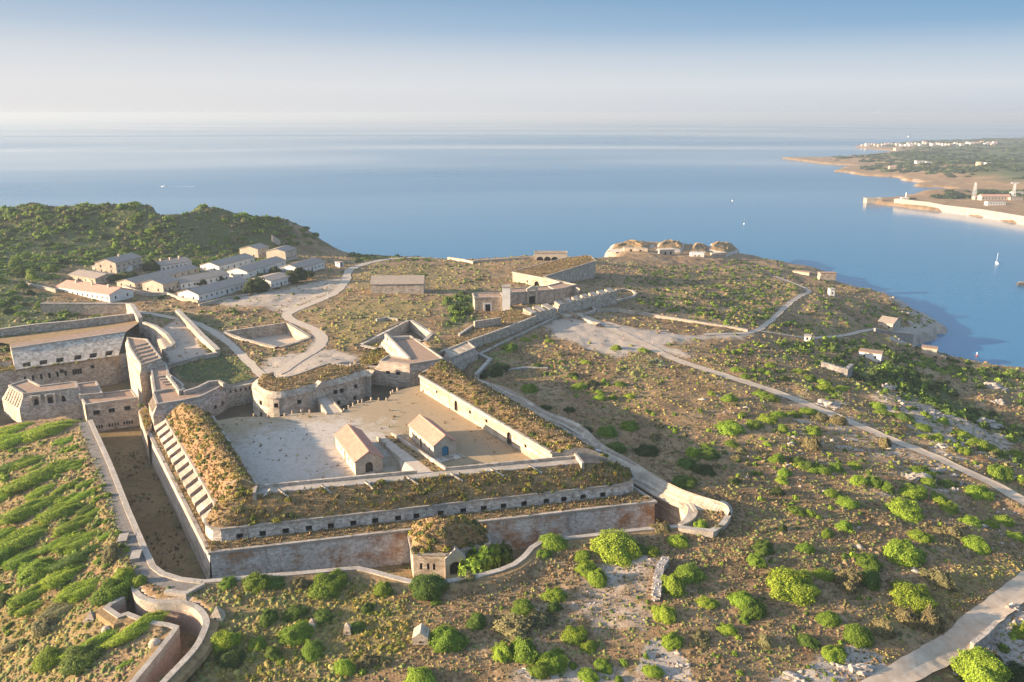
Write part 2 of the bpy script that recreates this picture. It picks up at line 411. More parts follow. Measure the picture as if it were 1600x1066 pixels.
LAND = [P(x, y, z) for x, y, z in [(-250,322,30),(-80,322,30),(20,323,30),(85,319,30),(110,323,30),(180,319,31),(225,319,31),(262,325,29),(300,321,28),(335,327,25),(400,337,20),(460,344,13),(490,351,8),(498,362,2),(505,375,-4),
   (510,385,-9),(535,391,-14),(600,396,-14),(650,400,-15),(690,406,-14),(740,408,-14),(790,404,-12),(835,395,-9),(890,395,-10),(935,395,-16),(943,378,-22),(1000,374,-22),(1060,375,-22),(1140,380,-24),(1163,390,-28),(1190,399,-32),(1222,411,-36),
   (1262,416,-36),(1308,420,-36),(1312,438,-38),(1345,446,-38),(1378,452,-38),(1412,462,-38),(1432,475,-38),(1458,486,-38),(1480,498,-38),(1486,511,-40),(1470,520,-42),(1464,530,-44),(1440,539,-44),(1418,541,-44),(1430,544,-42),(1450,545,-42),(1480,552,-42),(1520,560,-42),(1560,566,-42),(1600,572,-43),(1700,590,-43),(1900,640,-44)]] + [V(900, 60, 0), V(900, -60, 0), V(-900, -60, 0), V(-1300, 700, 0)]
INLET = [P(x, y, -44) for x, y in [(1486,512),(1470,524),(1400,537),(1372,530),(1350,520),(1380,540),(1430,545)]]

# roads and tracks: (points, width)
ROADS = {
 'main_road': ([(900,490),(930,503),(960,516),(1000,535),(1050,560),(1100,577),(1160,596),(1220,616),(1280,640),(1340,665),(1400,690),(1450,710),(1500,733),(1550,756),(1600,785),(1680,835)], 5.2),
 'foreground_road': ([(1285,1135),(1340,1098),(1388,1066),(1440,1031),(1490,996),(1540,960),(1600,917),(1700,840)], 5.5),
 'east_track': ([(1100,523),(1160,521),(1182,517),(1200,505),(1225,482),(1250,463),(1264,455),(1240,443),(1210,432)], 3.2),
 'coast_track': ([(1182,517),(1250,527),(1280,528),(1340,520),(1372,514)], 2.6),
 'barracks_road': ([(700,402),(640,403),(590,408),(548,421),(540,440),(520,460),(480,477),(450,490),(455,500),(490,515),(503,530),(495,545),(470,560),(440,580),(415,594)], 5.0),
 'west_track': ([(452,592),(415,590),(385,562),(350,530),(310,507),(270,497),(215,487)], 3.6),
}
ROADW = {}
for _k, (_p, _wd) in ROADS.items(): ROADW[_k] = (spline(Gs(_p), 6), _wd)

def hgt(x, y, noise=True):
    h = hbase(x, y)
    h = np.where(y > 1100, np.minimum(h, 30), h)
    if noise:
        rd = np.full(np.shape(x), 1e9)
        for pth, wd in ROADW.values(): rd = np.minimum(rd, pdist(x, y, pth[::3] + [pth[-1]]) - wd / 2)
        amp = sstep(.3, 7, rd)
        far = sstep(250, 650, y) * sstep(-60, -260, x)
        right = sstep(60, 180, x) * sstep(120, 200, y)
        h = h + amp * (fbm(x, y, 22, 4) * (.75 + 1.2 * far + 1.6 * right) + fbm(x + 500, y, 5, 3) * .45 + far * fbm(x, y + 300, 60, 3) * 1.2)
        # low ledges of rock breaking the slope on the right
        led = fbm(x * .9 + y * .35, y * 2.2, 34, 4)
        h = h + amp * right * (np.floor(led * 5) / 5 * 2.4 - led * 1.2)
    # a dry gully on the right, and a low bank by the covered way
    for (gx, gy, gz, r, d) in GULLY:
        h = h - d * np.exp(-(((x - gx) ** 2 + (y - gy) ** 2) / r ** 2))
    rm_ = np.minimum(np.minimum(pdist(x, y, RIM_LEFT), pdist(x, y, RIM_FRONT)), pdist(x, y, RIM_RIGHT)); rl_ = pdist(x, y, RIM_LEFT)
    fl = np.maximum(sstep(5.5, 2.6, rm_), sstep(8.0, 5.4, rl_)); h = h + (ZR - .15 - h) * fl
    s = sdist(x, y, LAND); s = s + fbm(x, y, 26, 4, .65) * 9 * sstep(60, 0, np.abs(s))
    t = sstep(-1, 6, s); t2 = sstep(0, 22, s)
    land = SEA - 4 + (h - SEA + 4) * (t * .72 + t2 * .28)
    h = np.where(s > 30, h, np.where(s < -1, SEA - 4, land))
    f = sdist(x, y, FORT); h = np.where(f > -1.15, -13.2, h)
    f = sdist(x, y, TRENCH); h = np.where(f > -1.0, -12.5, h)
    f = sdist(x, y, RUIN); h = np.where(f > -.8, h - 5, h)
    f = sdist(x, y, MOATR); h = np.where(f > -.8, h - 4.5, h)
    return h
GULLY = []
for px, py, r, d in [(1330,575,12,4),(1360,590,12,2.5),(1440,604,14,3),(1480,616,15,3),(1540,642,16,3),(1590,667,16,3),(1560,1040,14,4)]:
    q = G(px, py); GULLY.append((q[0], q[1], q[2], r, d))

def axis(lo, hi, f):
    out = [lo]
    while out[-1] < hi: out.append(out[-1] + f(out[-1]))
    return np.array(out)
def stepx(x): a = abs(x); return 1.05 if a < 165 else min(7, 1.05 + (a - 165) * .014)
def stepy(y): return 1.0 if y < 265 else min(5.5, 1.0 + (y - 265) * .0095)
X0 = axis(0, 900, stepx); X0 = np.concatenate([-X0[:0:-1], X0]); Y0 = axis(55, 1250, stepy)
XX, YY = np.meshgrid(X0, Y0); ZZ = hgt(XX, YY)
keep = (np.abs(XX) < (YY * .80 + 90))            # what the camera and a step beside it can see
def terrain():
    ny, nx = XX.shape
    idx = np.arange(nx * ny).reshape(ny, nx)
    q = np.stack([idx[:-1, :-1], idx[:-1, 1:], idx[1:, 1:], idx[1:, :-1]], -1).reshape(-1, 4)
    kf = (keep[:-1, :-1] & keep[1:, 1:]).reshape(-1)
    kf &= ~((ZZ[:-1, :-1] < SEA - 3.9) & (ZZ[1:, 1:] < SEA - 3.9) & (ZZ[1:, :-1] < SEA - 3.9) & (ZZ[:-1, 1:] < SEA - 3.9)).reshape(-1)
    q = q[kf]; used = np.unique(q); remap = np.full(nx * ny, -1); remap[used] = np.arange(len(used))
    co = np.stack([XX, YY, ZZ], -1).reshape(-1, 3)[used]; q = remap[q]
    me = bpy.data.meshes.new('ground'); me.vertices.add(len(co)); me.vertices.foreach_set('co', co.ravel())
    me.loops.add(q.size); me.loops.foreach_set('vertex_index', q.ravel())
    me.polygons.add(len(q)); me.polygons.foreach_set('loop_start', np.arange(0, q.size, 4)); me.polygons.foreach_set('loop_total', np.full(len(q), 4))
    me.polygons.foreach_set('use_smooth', np.ones(len(q), bool)); me.update(calc_edges=True)
    a = me.attributes.new('cover', 'FLOAT_COLOR', 'POINT')
    a.data.foreach_set('color', cover(co[:, 0], co[:, 1]).astype(np.float32).ravel())
    o = bpy.data.objects.new('ground', me); COL.objects.link(o); me.materials.append(M['ground']); o['kind'] = 'structure'
    return o
# what covers the ground: R bare gravel, G green scrub, B bare rock, A straw-yellow grass
def zone(x, y, pts, soft):
    """soft-edged region"""
    pl = Gs(pts) if pts[0] != 'w' else [V(a_, b_, 0) for a_, b_ in pts[1:]]; return sstep(-soft, soft, sdist(x, y, pl) + fbm(x, y, 9, 3) * soft)
Z_BARE = [([(870,500),(935,500),(1000,515),(1100,524),(1165,521),(1170,526),(1080,532),(1040,540),(1090,556),(1085,562),(1010,545),(960,560),(920,550),(870,530),(855,512)], 6, .75),
 ([(905,905),(990,868),(1040,870),(1030,905),(1025,960),(1000,985),(925,1000),(890,960)], 3, .42), ([(925,880),(1000,862),(1035,868),(1000,905),(930,925)], 2.5, .6),
 ([(800,1050),(960,1040),(1010,1066),(1000,1100),(780,1100)], 3, .55), ([(880,905),(930,905),(930,990),(820,1000),(760,1010)], 3, .3),
 ([(330,468),(440,452),(540,432),(545,450),(500,470),(450,492),(400,480),(345,480)], 6, .6), ([(420,560),(505,545),(560,555),(520,585),(470,590),(410,598),(395,585)], 4, .75), ([(480,510),(510,520),(510,550),(480,556)], 3, .6),
 ([(700,535),(760,525),(730,550),(690,555)], 3, .6), ([(240,520),(285,495),(330,560),(260,575)], 2, .8)]
HEADLAND = ['w', (-140,470), (-165,600), (-200,700), (-260,830), (-900,830), (-900,420), (-330,420), (-300,460), (-230,480)]
Z_GREEN = [(HEADLAND, 20, .85), ([(-250,330),(300,322),(520,385),(400,385),(330,395),(240,390),(160,400),(80,440),(60,480),(-250,560)], 25, .85), ([(-250,470),(60,480),(160,505),(60,540),(-250,600)], 8, .7),
 ([(545,395),(640,402),(560,410)], 6, .7), ([(700,470),(750,450),(740,500),(690,520)], 6, .8), ([(215,482),(340,500),(460,490),(400,505),(330,520),(240,500)], 5, .5), ([(260,570),(300,525),(400,572),(395,600),(300,600)], 3, .75),
 ([(1310,560),(1400,570),(1480,600),(1600,660),(1600,690),(1480,650),(1400,610),(1320,600)], 6, .9), ([(1490,560),(1600,580),(1600,640),(1540,610)], 8, .4)]
Z_ROCK = [([(1080,580),(1250,620),(1500,730),(1600,790),(1600,880),(1450,900),(1250,860),(1150,740)], 20, .30), ([(1200,600),(1300,610),(1400,660),(1500,700),(1600,740),(1600,800),(1480,800),(1400,760),(1300,740),(1220,690)], 25, .42), ([(1380,590),(1600,690),(1600,740),(1450,690),(1360,640)], 10, .5), ([(1380,530),(1480,500),(1490,515),(1420,540)], 6, .9),
 ([(1180,1066),(1350,1000),(1390,1030),(1300,1090)], 5, .6), ([(1480,1000),(1600,930),(1700,1000),(1600,1100),(1450,1100)], 6, .6), ([(1380,455),(1490,500),(1460,520),(1400,480)], 8, .5), ([(1020,1000),(1060,1020),(1070,1066),(1000,1050)], 3, .8)]
Z_STRAW = [([(250,930),(330,940),(400,915),(580,910),(640,930),(640,1000),(560,1066),(250,1100),(330,1010)], 8, .9), ([(-250,930),(100,900),(170,960),(90,1100),(-250,1200)], 10, .7), ([(-200,650),(130,680),(200,830),(200,900),(-200,900)], 8, .5), ([(480,500),(560,470),(700,470),(600,515),(540,545)], 8, .8), ([(540,430),(640,410),(720,420),(720,450),(560,460)], 8, .6),
 ([(1340,950),(1590,870),(1590,890),(1380,1020)], 4, .7)]
def cover(x, y):
    c = np.zeros((len(x), 4))
    for i, zs in enumerate((Z_BARE, Z_GREEN, Z_ROCK, Z_STRAW)):
        for pts, soft, k in zs: c[:, i] = np.maximum(c[:, i], k * zone(x, y, pts, soft))
    sl_ = sdist(x, y, LAND) + fbm(x, y, 12, 3) * 8; c[:, 2] = np.maximum(c[:, 2], .8 * sstep(20, 8, sl_) * sstep(40, 120, x))
    fi_ = sdist(x, y, FORT) > 0; c[fi_, 1] = np.maximum(c[fi_, 1], .36)
    return c
m, t, b, o = nodes('ground'); k = NT(t); p = k.pos()
at = k.n('Attribute', attribute_name='cover'); sp = k.n('SeparateColor'); k.l(at.outputs['Color'], sp.inputs[0])
n1 = k.noise(p, .05, 6, .7); n2 = k.noise(p, .33, 5, .65); n3 = k.noise(p, 1.6, 4, .7)
base = k.ramp(n1, [(.30, (.19, .110, .052)), (.48, (.30, .180, .085)), (.66, (.39, .26, .135))])
base = k.mix(k.ramp(n2, [(.5, (0, 0, 0)), (.72, (1, 1, 1))]), base, (.115, .098, .042))
base = k.mix(.6, base, k.ramp(n3, [(.3, (.35, .35, .35)), (.7, (1, 1, 1))]), 'MULTIPLY')
def blend(base, fac, col, nz, sharp=.25):
    # uneven edge: the cover shows where its share beats the noise
    d = k.math('SUBTRACT', k.math('MULTIPLY', fac, 1.15), nz)
    f = k.ramp(k.math('ADD', k.math('DIVIDE', d, sharp), .5), [(0, (0, 0, 0)), (1, (1, 1, 1))])
    return k.mix(f, base, col)
straw = k.mix(n3, (.13, .092, .036), (.30, .215, .08)); green = k.mix(n2, (.045, .058, .018), (.105, .115, .035))
grav = k.mix(n3, (.29, .215, .15), (.47, .385, .30)); rockc = k.mix(n3, (.22, .165, .12), (.48, .40, .315))
base = blend(base, k.math('MULTIPLY', at.outputs['Alpha'], .8), straw, n2, .5); base = blend(base, sp.outputs[1], green, n2, .4)
base = blend(base, sp.outputs[2], rockc, k.noise(k.pos((.35, 1.3, .5)), .28, 6, .7), .12); base = blend(base, sp.outputs[0], grav, n2, .45)
# steep faces are bare rock
g = k.n('NewGeometry'); s3 = k.n('SeparateXYZ'); k.l(g.outputs['True Normal'], s3.inputs[0])
base = k.mix(k.ramp(s3.outputs[2], [(.62, (1, 1, 1)), (.80, (0, 0, 0))]), base, k.ramp(k.noise(k.pos((1, 1, .5)), .22, 6, .7), [(.3, (.17, .125, .09)), (.7, (.46, .37, .28))]))
k.l(base, b.inputs['Base Color'])
k.l(k.bump(k.math('ADD', k.math('MULTIPLY', n2, .6), k.math('MULTIPLY', n3, .4)), .9, .5), b.inputs['Normal'])
GROUND = terrain()

# ------------------------------------------------------------------ sea
m, t, b, o = nodes('water'); k = NT(t)
pw = k.pos((.00022, .00075, 1)); calm = k.ramp(k.noise(pw, 1.0, 3, .5, 1.2), [(.30, (0, 0, 0)), (.70, (1, 1, 1))])
k.l(k.mix(calm, (.018, .115, .205), (.030, .140, .235)), b.inputs['Base Color'])
rg = k.n('MapRange'); rg.inputs[3].default_value = .32; rg.inputs[4].default_value = .08; k.l(calm, rg.inputs[0]); k.l(rg.outputs[0], b.inputs['Roughness'])
b.inputs['IOR'].default_value = 1.33; b.inputs['Specular IOR Level'].default_value = .5
wv = k.math('ADD', k.noise(k.pos((.10, .16, 1)), 1.0, 3, .6), k.math('MULTIPLY', k.noise(k.pos((.012, .022, 1)), 1.0, 2, .5), .9))
bs = k.n('Bump'); bs.inputs['Distance'].default_value = .6; k.l(wv, bs.inputs['Height'])
rs = k.n('MapRange'); rs.inputs[3].default_value = .32; rs.inputs[4].default_value = .14; k.l(calm, rs.inputs[0]); k.l(rs.outputs[0], bs.inputs['Strength'])
k.l(bs.outputs[0], b.inputs['Normal'])
q = MB(); q.poly([V(-22000, -1500, SEA), V(22000, -1500, SEA), V(22000, 20500, SEA), V(-22000, 20500, SEA)])
setp(q.build('sea', 'water', origin=(0, 0, SEA)), kind='structure')

# ------------------------------------------------------------------ roads
def drape(path, wd, lift=.16, n=5, name='road', mat='asphalt', taper=False):
    pts = resample(path, max(4, int(sum((b - a).length for a, b in zip(path, path[1:])) / 2.2)))
    rows = [offsets(pts, wd * (j / (n - 1) - .5)) for j in range(n)]
    xs = np.array([[p[0] for p in r] for r in rows]); ys = np.array([[p[1] for p in r] for r in rows])
    xs += fbm(xs, ys, 3.5, 3) * .8; zs = hgt(xs, ys) + lift
    zs = np.maximum(zs, np.median(zs, 0)[None] - .1)
    q = MB(); nn = len(pts); q.v = [(xs[j, i], ys[j, i], zs[j, i]) for j in range(n) for i in range(nn)]
    q.f = [(j * nn + i, j * nn + i + 1, (j + 1) * nn + i + 1, (j + 1) * nn + i) for j in range(n - 1) for i in range(nn - 1)]; q.m = [0] * len(q.f)
    return setp(q.build(name, mat), kind='structure')
for nm, (pth, wd) in ROADW.items():
    drape(pth, wd, name=nm, mat='asphalt' if nm in ('main_road', 'foreground_road') else 'gravel')
# ------------------------------------------------------------------ the fort
SLOPES = []            # earth surfaces that carry grass: (object, tufts per square metre, palette)
ZD = -13.0             # floor of the ditch
def P_(l, z): return [P(x, y, z) for x, y in l]

# ditch rim walls (counterscarps): one thing each
def rim(name, label, path, parts_h=1.0, mat='stone', wd=1.25):
    t = thing(name, label, 'retaining wall', up(path[len(path) // 2], ZD))
    pth = [Vector(p) for p in path]
    outer = offsets(pth, -wd)           # FORT runs anticlockwise: ditch on the left
    q = MB(); q.strip([up(p, ZD - .2) for p in pth], pth); q.build('retaining_face', mat, t)
    q = MB(); top = [p + V(0, 0, .35) for p in offsets(pth, .12)]; to = [p + V(0, 0, .35) for p in outer]
    q.strip(to, top); q.strip(top, [p - V(0, 0, .5) for p in top]); q.strip([p - V(0, 0, 1.6) for p in to], to)
    q.build('coping', 'coping', t)
    q = MB(); v0 = [p + V(0, 0, .02) for p in offsets(pth, -wd + .05)]; v1 = [p - V(0, 0, .02) for p in offsets(pth, -2.6)]; v2 = [p - V(0, 0, .5) for p in offsets(pth, -3.4)]
    q.strip(v1, v0); q.strip(v2, v1); q.build('verge', 'path_shaded' if path is RIM_LEFT else 'grass_earth', t)
    return t
rim('ditch_wall', 'stone retaining wall with pale coping along the left ditch', RIM_LEFT)
rim('ditch_wall', 'stone ditch rim with pale coping winding across the foreground below the rampart', RIM_FRONT)
rim('ditch_wall', 'tall tan stone wall along the right ditch, ending in a curve', RIM_RIGHT[:-2], mat='stone_warm')

# ---- front rampart: scarp, berm, embrasure wall, grass slope, crest path, low parapet
C0, C1 = P(328, 864, ZR), P(1023, 784, ZR)
CB = P(1023, 784, ZR) + (P(705, 575, ZR) - P(1023, 784, ZR)) * 1.0      # right flank runs back beside the covered way
L1 = P(233, 676, ZR)
CR0, CR1 = P(397, 772, 4), P(910, 723, 4)
fr = thing('front_rampart', 'long front rampart with grassy slope, row of embrasures and rusty scarp wall', 'rampart', up(lerp(C0, C1, .5), ZD))
out = (C1 - C0).cross(V(0, 0, 1)).normalized()
n = 36
topl = [lerp(C0, C1, i / n) for i in range(n + 1)]
botl = [up(p + out * .9, ZD - .2) for p in topl]
q = MB(); q.strip(botl, topl)
rf = (C1 - CB).cross(V(0, 0, 1)).normalized() * -1
q.poly([up(C1 + out * .9, ZD - .2), up(CB, ZD - .2), CB, C1]); q.build('scarp_wall', 'stone_rust', fr)
q = MB(); q.wall([p + V(0, 0, .3) for p in (lerp(L1, C0, .985), C0, C1, lerp(C1, CB, .5))], .9, ZR - .35); q.build('scarp_coping', 'coping', fr)
ew_top = P_([(321,811),(323,820),(332,826),(345,827)], -1.0) + [P(345 + (965 - 345) * i / 16, 826.6 + (757.5 - 826.6) * i / 16, -1.0) for i in range(1, 17)] + P_([(980,754.5),(988,750),(989,743),(984,735)], -1.0)
ew_top = [Vector(p) for p in ew_top]
ew_bot = [up(p, -4.15) for p in offsets(ew_top, -.35)]
EMB = [375,411,447,483,517,552,586,620,654,688,723,755,786,818,849,880,910,941]
ops = []
for x in EMB:
    y = 826.6 + (757.5 - 826.6) * (x - 345) / 620
    ops.append((P(x, y + 13, -3.6), 1.5, .15, 1.45))
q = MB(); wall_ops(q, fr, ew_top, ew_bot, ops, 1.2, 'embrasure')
q.build('embrasure_wall', 'stone_white', fr)
q = MB(); q.wall([p + V(0, 0, .22) for p in ew_top], .8, -1.25); q.build('embrasure_coping', 'coping', fr)
nb = len(ew_bot)
sc_in = resample([lerp(L1, C0, .93), C0, C1, lerp(C1, CB, .10)], 40)
berm_in = resample(ew_bot, 40)
q = MB(); q.strip([p + V(0, 0, .05) for p in sc_in], berm_in); SLOPES.append((q.build('berm', 'grass_earth', fr), 1.5, 'dry'))
# grass slope: loft from embrasure wall to crest
crest = [P(349, 782, 3.2), P(370, 777, 3.8)] + [lerp(CR0, CR1, i / 14) for i in range(15)] + [P(941, 724, 3.2), P(950, 722, 2.6)]
A = resample([p + V(0, 0, .02) for p in ew_top], 60); B = resample(crest, 60); q = MB(); rows = 7
grid = []
for j in range(rows + 1):
    s = j / rows; ss = s + .10 * math.sin(s * math.pi)
    grid.append([Vector((lerp(a, b, s)[0], lerp(a, b, s)[1], a[2] + (b[2] - a[2]) * min(1, ss))) + V(0, 0, .35 * math.sin(math.pi * s) * (vnoise(np.array(a[0] * .4 + j), np.array(j * 1.3 + a[1] * .2)) - .5)) for a, b in zip(A, B)])
for j in range(rows): q.strip(grid[j], grid[j + 1])
SLOPES.append((q.build('grass_slope', 'grass_earth', fr, smooth=True), 1.9, 'lush'))
def on_slope(px, py):
    """point of the grass slope seen at a pixel: plane through the crest and the embrasure wall top"""
    a, b, c = lerp(CR0, CR1, .2), lerp(CR0, CR1, .8), A[30]; nn = (b - a).cross(c - a).normalized()
    d = (P(px, py, 0) - V(0, 0, HC)); tt = nn.dot(a - V(0, 0, HC)) / nn.dot(d); return V(0, 0, HC) + d * tt
for (x0, y0, x1, y1) in [(422,768,411,781),(436,767,452,781),(503,761,518,774),(571,755,584,767),(637,748,654,760),(704,742,723,755),(766,735,787,747),(826,730,847,742)]:
    a, b = on_slope(x0, y0), on_slope(x1, y1); d = (b - a).normalized(); sd_ = d.cross(V(0, 0, 1)).normalized() * .22
    q = MB(); lft = V(0, 0, .75)
    q.poly([a - sd_ + lft, b - sd_ + lft, b + sd_ + lft, a + sd_ + lft]); q.poly([a - sd_ - lft, b - sd_ - lft, b - sd_ + lft, a - sd_ + lft]); q.poly([b + sd_ - lft, a + sd_ - lft, a + sd_ + lft, b + sd_ + lft]); q.poly([b - sd_ - lft, b + sd_ - lft, b + sd_ + lft, b - sd_ + lft])
    q.build('stone_kerb', 'stone', fr)
inw = -out
CW0, CW1 = CR0 + inw * 3.0, CR1 + inw * 3.0
q = MB(); q.poly([CR0 + out * .3 + V(0, 0, .06), CR1 + out * .3 + V(0, 0, .06), CW1 + V(0, 0, .06), CW0 + V(0, 0, .06)]); q.strip([CR0 + out * .3 - V(0, 0, .5), CR1 + out * .3 - V(0, 0, .5)], [CR0 + out * .3 + V(0, 0, .06), CR1 + out * .3 + V(0, 0, .06)]); q.build('crest_path', 'coping', fr)
def crest_pt(px):
    """point of the inner parapet line under an image column"""
    best = min((abs(proj(lerp(CW0, CW1, i / 400))[0] - px), i) for i in range(401))[1]; return lerp(CW0, CW1, best / 400)
RA, RB = crest_pt(610), crest_pt(694)         # the ramp comes up between these
for a, b in ((CW0, crest_pt(652)), (crest_pt(696), CW1)):
    q = MB(); q.wall([a + V(0, 0, .9), b + V(0, 0, .9)], .6, -.2); q.build('parapet', 'stone', fr)
q = MB(); q.wall([P(397, 770, 5.2), P(402, 752, 5.2)], .7, 0); q.build('end_wall', 'coping', fr)
q = MB(); q.wall([P(862, 707, 5.6), P(897, 705, 5.4), P(911, 723, 5.0)], .7, 0); q.build('end_wall', 'coping', fr)
q = MB(); q.poly([P(897, 707, 4.2), P(911, 723.5, 4.1), P(941, 724, 3.2), P(925, 709, 3.4)]); q.build('end_platform', 'roof_brown', fr)

# ---- courtyard floor and inner ditch floor
COURT = P_([(397,772),(910,723),(860,706)], 0) + P_([(657,602),(622,610),(612,615),(605,625),(592,626),(580,625),(560,630),(551,634),(544,638),(538,643),(477,645),(457,646),(445,650),(419,653),(397,651),(370,652),(335,658)], 0)
mcr, t, b, o = nodes('court_floor'); k = NT(t); p = k.pos()
sx = k.n('SeparateXYZ'); k.l(p, sx.inputs[0]); n2 = k.noise(p, .12, 7, .7, .9); n3 = k.noise(p, 1.8, 4, .7)
# pale trodden gravel from the bridge across the parade ground, turf towards the right wall
gx = P(478, 704, 0); dd = k.n('VectorMath', operation='DISTANCE'); k.l(p, dd.inputs[0]); dd.inputs[1].default_value = gx
f = k.math('ADD', k.math('MULTIPLY', k.math('SUBTRACT', 26.0, dd.outputs['Value']), .020), n2)
turf = k.mix(n3, (.24, .165, .09), (.38, .285, .17)); grav = k.mix(n3, (.36, .295, .23), (.50, .43, .355))
cm = k.mix(k.ramp(f, [(.42, (0, 0, 0)), (.66, (1, 1, 1))]), turf, grav); cm = k.mix(k.math('MULTIPLY', k.ramp(k.noise(p, .5, 6, .75, 1.0), [(.5, (0, 0, 0)), (.68, (1, 1, 1))]), .55), cm, (.20, .135, .075)); k.l(cm, b.inputs['Base Color']); k.l(k.bump(n3, .5, .15), b.inputs['Normal'])
q = MB(); q.prism(COURT, -7.5); cf_ = setp(q.build('courtyard', 'court_floor'), kind='structure')
q = MB(); q.poly([p + V(0, 0, .01) for p in COURT]); SLOPES.append((cf_, .03, 'dry'))
ZI = -4.6
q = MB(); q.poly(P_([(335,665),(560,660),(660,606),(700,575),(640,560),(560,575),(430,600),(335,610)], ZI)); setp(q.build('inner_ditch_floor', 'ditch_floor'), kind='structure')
# stone bollards on the edge of the courtyard
ORD = 'first second third fourth fifth sixth seventh eighth ninth tenth eleventh twelfth thirteenth fourteenth fifteenth sixteenth seventeenth eighteenth nineteenth twentieth'.split(); ORD += [str(i) + 'th' for i in range(21, 200)]
BOLL = [(397,651),(419,653),(445,650),(457,646),(471,645),(484,645),(538,643),(545,637.5),(552,634),(560,630),(566,628.5),(580,625.5),(592,626),(604,626),(611,616),(614,613.5),(621,610.5)]
for i, (x, y) in enumerate(BOLL):
    c = P(x, y, 0); q = MB(); r = .28
    prof = [(0, .34), (.7, .30), (.72, .36), (.9, .36), (1.15, .0)]
    for (z0, r0), (z1, r1) in zip(prof, prof[1:]):
        for a in range(8):
            a0, a1 = a * math.pi / 4, (a + 1) * math.pi / 4
            q.poly([c + V(r0 * math.cos(a0), r0 * math.sin(a0), z0), c + V(r0 * math.cos(a1), r0 * math.sin(a1), z0), c + V(r1 * math.cos(a1), r1 * math.sin(a1), z1), c + V(r1 * math.cos(a0), r1 * math.sin(a0), z1)])
    side = 'left of the bridge' if x < 500 else 'right of the bridge'
    k_ = [v for v in BOLL if (v[0] < 500) == (x < 500)]; k_ = len(k_) - 1 - k_.index((x, y)) if x < 500 else k_.index((x, y))
    setp(q.build('bollard', 'stone_warm', origin=c), f'small stone bollard on the courtyard edge, {ORD[k_]} {side}', 'bollard', 'bollards on the courtyard edge')

# ---- left battery: ledge, sloping merlons, brown slope, overgrown top
lb = thing('left_battery', 'left rampart with twelve sloping stone merlons and an overgrown earth top', 'rampart', up(lerp(C0, L1, .5), ZD))
lout = (C0 - L1).cross(V(0, 0, 1)).normalized()
if lout[0] > 0: lout = -lout
q = MB(); m_ = 24; tl = [lerp(L1, C0, i / m_) for i in range(m_ + 1)]; q.strip([up(p + lout * .9, ZD - .2) for p in tl], tl); q.build('scarp_wall', 'stone', lb)
T1, T0 = P(260, 652, -.6), P(339, 787, -.6)                  # upper edge of the merlons
ld = (C0 - L1).normalized()
W0 = (T0 - L1).dot(-lout); 
in0, in1 = L1 - lout * 1.9, lerp(L1, C0, .80) - lout * 1.9
q = MB(); q.strip([L1 + V(0, 0, .05), C0 + V(0, 0, .05)], [in0 + V(0, 0, .4), C0 - lout * 1.9 + V(0, 0, .4)]); SLOPES.append((q.build('ledge', 'grass_earth', lb), 1.0, 'dry'))
q = MB(); q.wall([L1 + V(0, 0, .3), lerp(L1, C0, .97) + V(0, 0, .3)], 1.0, ZR - .4, side=.0); q.build('scarp_coping', 'coping', lb)
NM = 12
foot0, foot1 = Vector((T1 + lout * 0)), None
# feet of the merlons: straight below-left of the upper edge, on the ledge
def foot(p): 
    d = (p - L1).dot(-lout) - 1.7
    return up(p + lout * d, ZR + .5)
for i in range(NM):
    s0, s1 = (i + .0) / NM, (i + .58) / NM
    a, b = lerp(T1, T0, s0), lerp(T1, T0, s1); fa, fb = foot(a), foot(b)
    q = MB(); h = V(0, 0, 1.0)
    q.poly([fa + V(0, 0, .9), fb + V(0, 0, .9), b, a]); q.poly([fa, fb, fb + V(0, 0, .9), fa + V(0, 0, .9)])
    q.poly([fb, up(b, ZR), b, fb + V(0, 0, .9)]); q.poly([up(a, ZR), fa, fa + V(0, 0, .9), a])
    q.build('merlon', 'parapet', lb)
q = MB()   # sloping sills between the merlons and the wall behind them
q.poly([foot(T1), foot(T0), T0 - V(0, 0, 1.2), T1 - V(0, 0, 1.2)]); q.poly([T1 - V(0, 0, 1.2), T0 - V(0, 0, 1.2), T0, T1]); q.build('sill_slope', 'stone_dark', lb)
q = MB(); q.wall([T1 + V(0, 0, .12), T0 + V(0, 0, .12)], 1.3, -2.2, side=0); q.build('merlon_coping', 'parapet', lb)
fa, fb = foot(T0), T0
q = MB(); q.poly([fa, up(T0 + ld * 3.0, ZR), T0 + ld * 3.0 + V(0, 0, -.8), T0, fa + V(0, 0, .9)])
q.prism([foot(T0) + V(0, 0, .95), foot(T0) + ld * 2.2 + V(0, 0, .6), T0 + ld * 3.2 + V(0, 0, -.3), T0 + V(0, 0, .05)], ZR); q.build('end_block', 'coping', lb)
IN1, IN0 = P(332, 651, 5.2), P(402, 758, 5.2)                # inner edge above the courtyard
BK1 = P(300, 640, 7.0)
A = resample([T1 + V(0, 0, .1), T0 + V(0, 0, .1)], 24); B = resample([P(312, 646, 5.4), IN1, IN0][1:], 24); q = MB(); rows = 8; grid = []
for j in range(rows + 1):
    s = j / rows
    grid.append([Vector((lerp(a, b, s)[0], lerp(a, b, s)[1], lerp(a, b, s)[2] + 4.2 * math.sin(math.pi * min(1, s * 1.05)) ** .85 * (1 if s < .93 else .3) + .5 * (vnoise(np.array(a[1] * .35), np.array(j * .9)) - .5))) for a, b in zip(A, B)])
for j in range(3): q.strip(grid[j], grid[j + 1], 0)
SLOPES.append((q.build('brown_slope', 'earth_red', lb, smooth=True), 1.5, 'lush'))
q = MB()
for j in range(3, rows): q.strip(grid[j], grid[j + 1], 0)
SLOPES.append((q.build('overgrown_top', 'grass_earth', lb, smooth=True), 2.0, 'lush'))
q = MB()
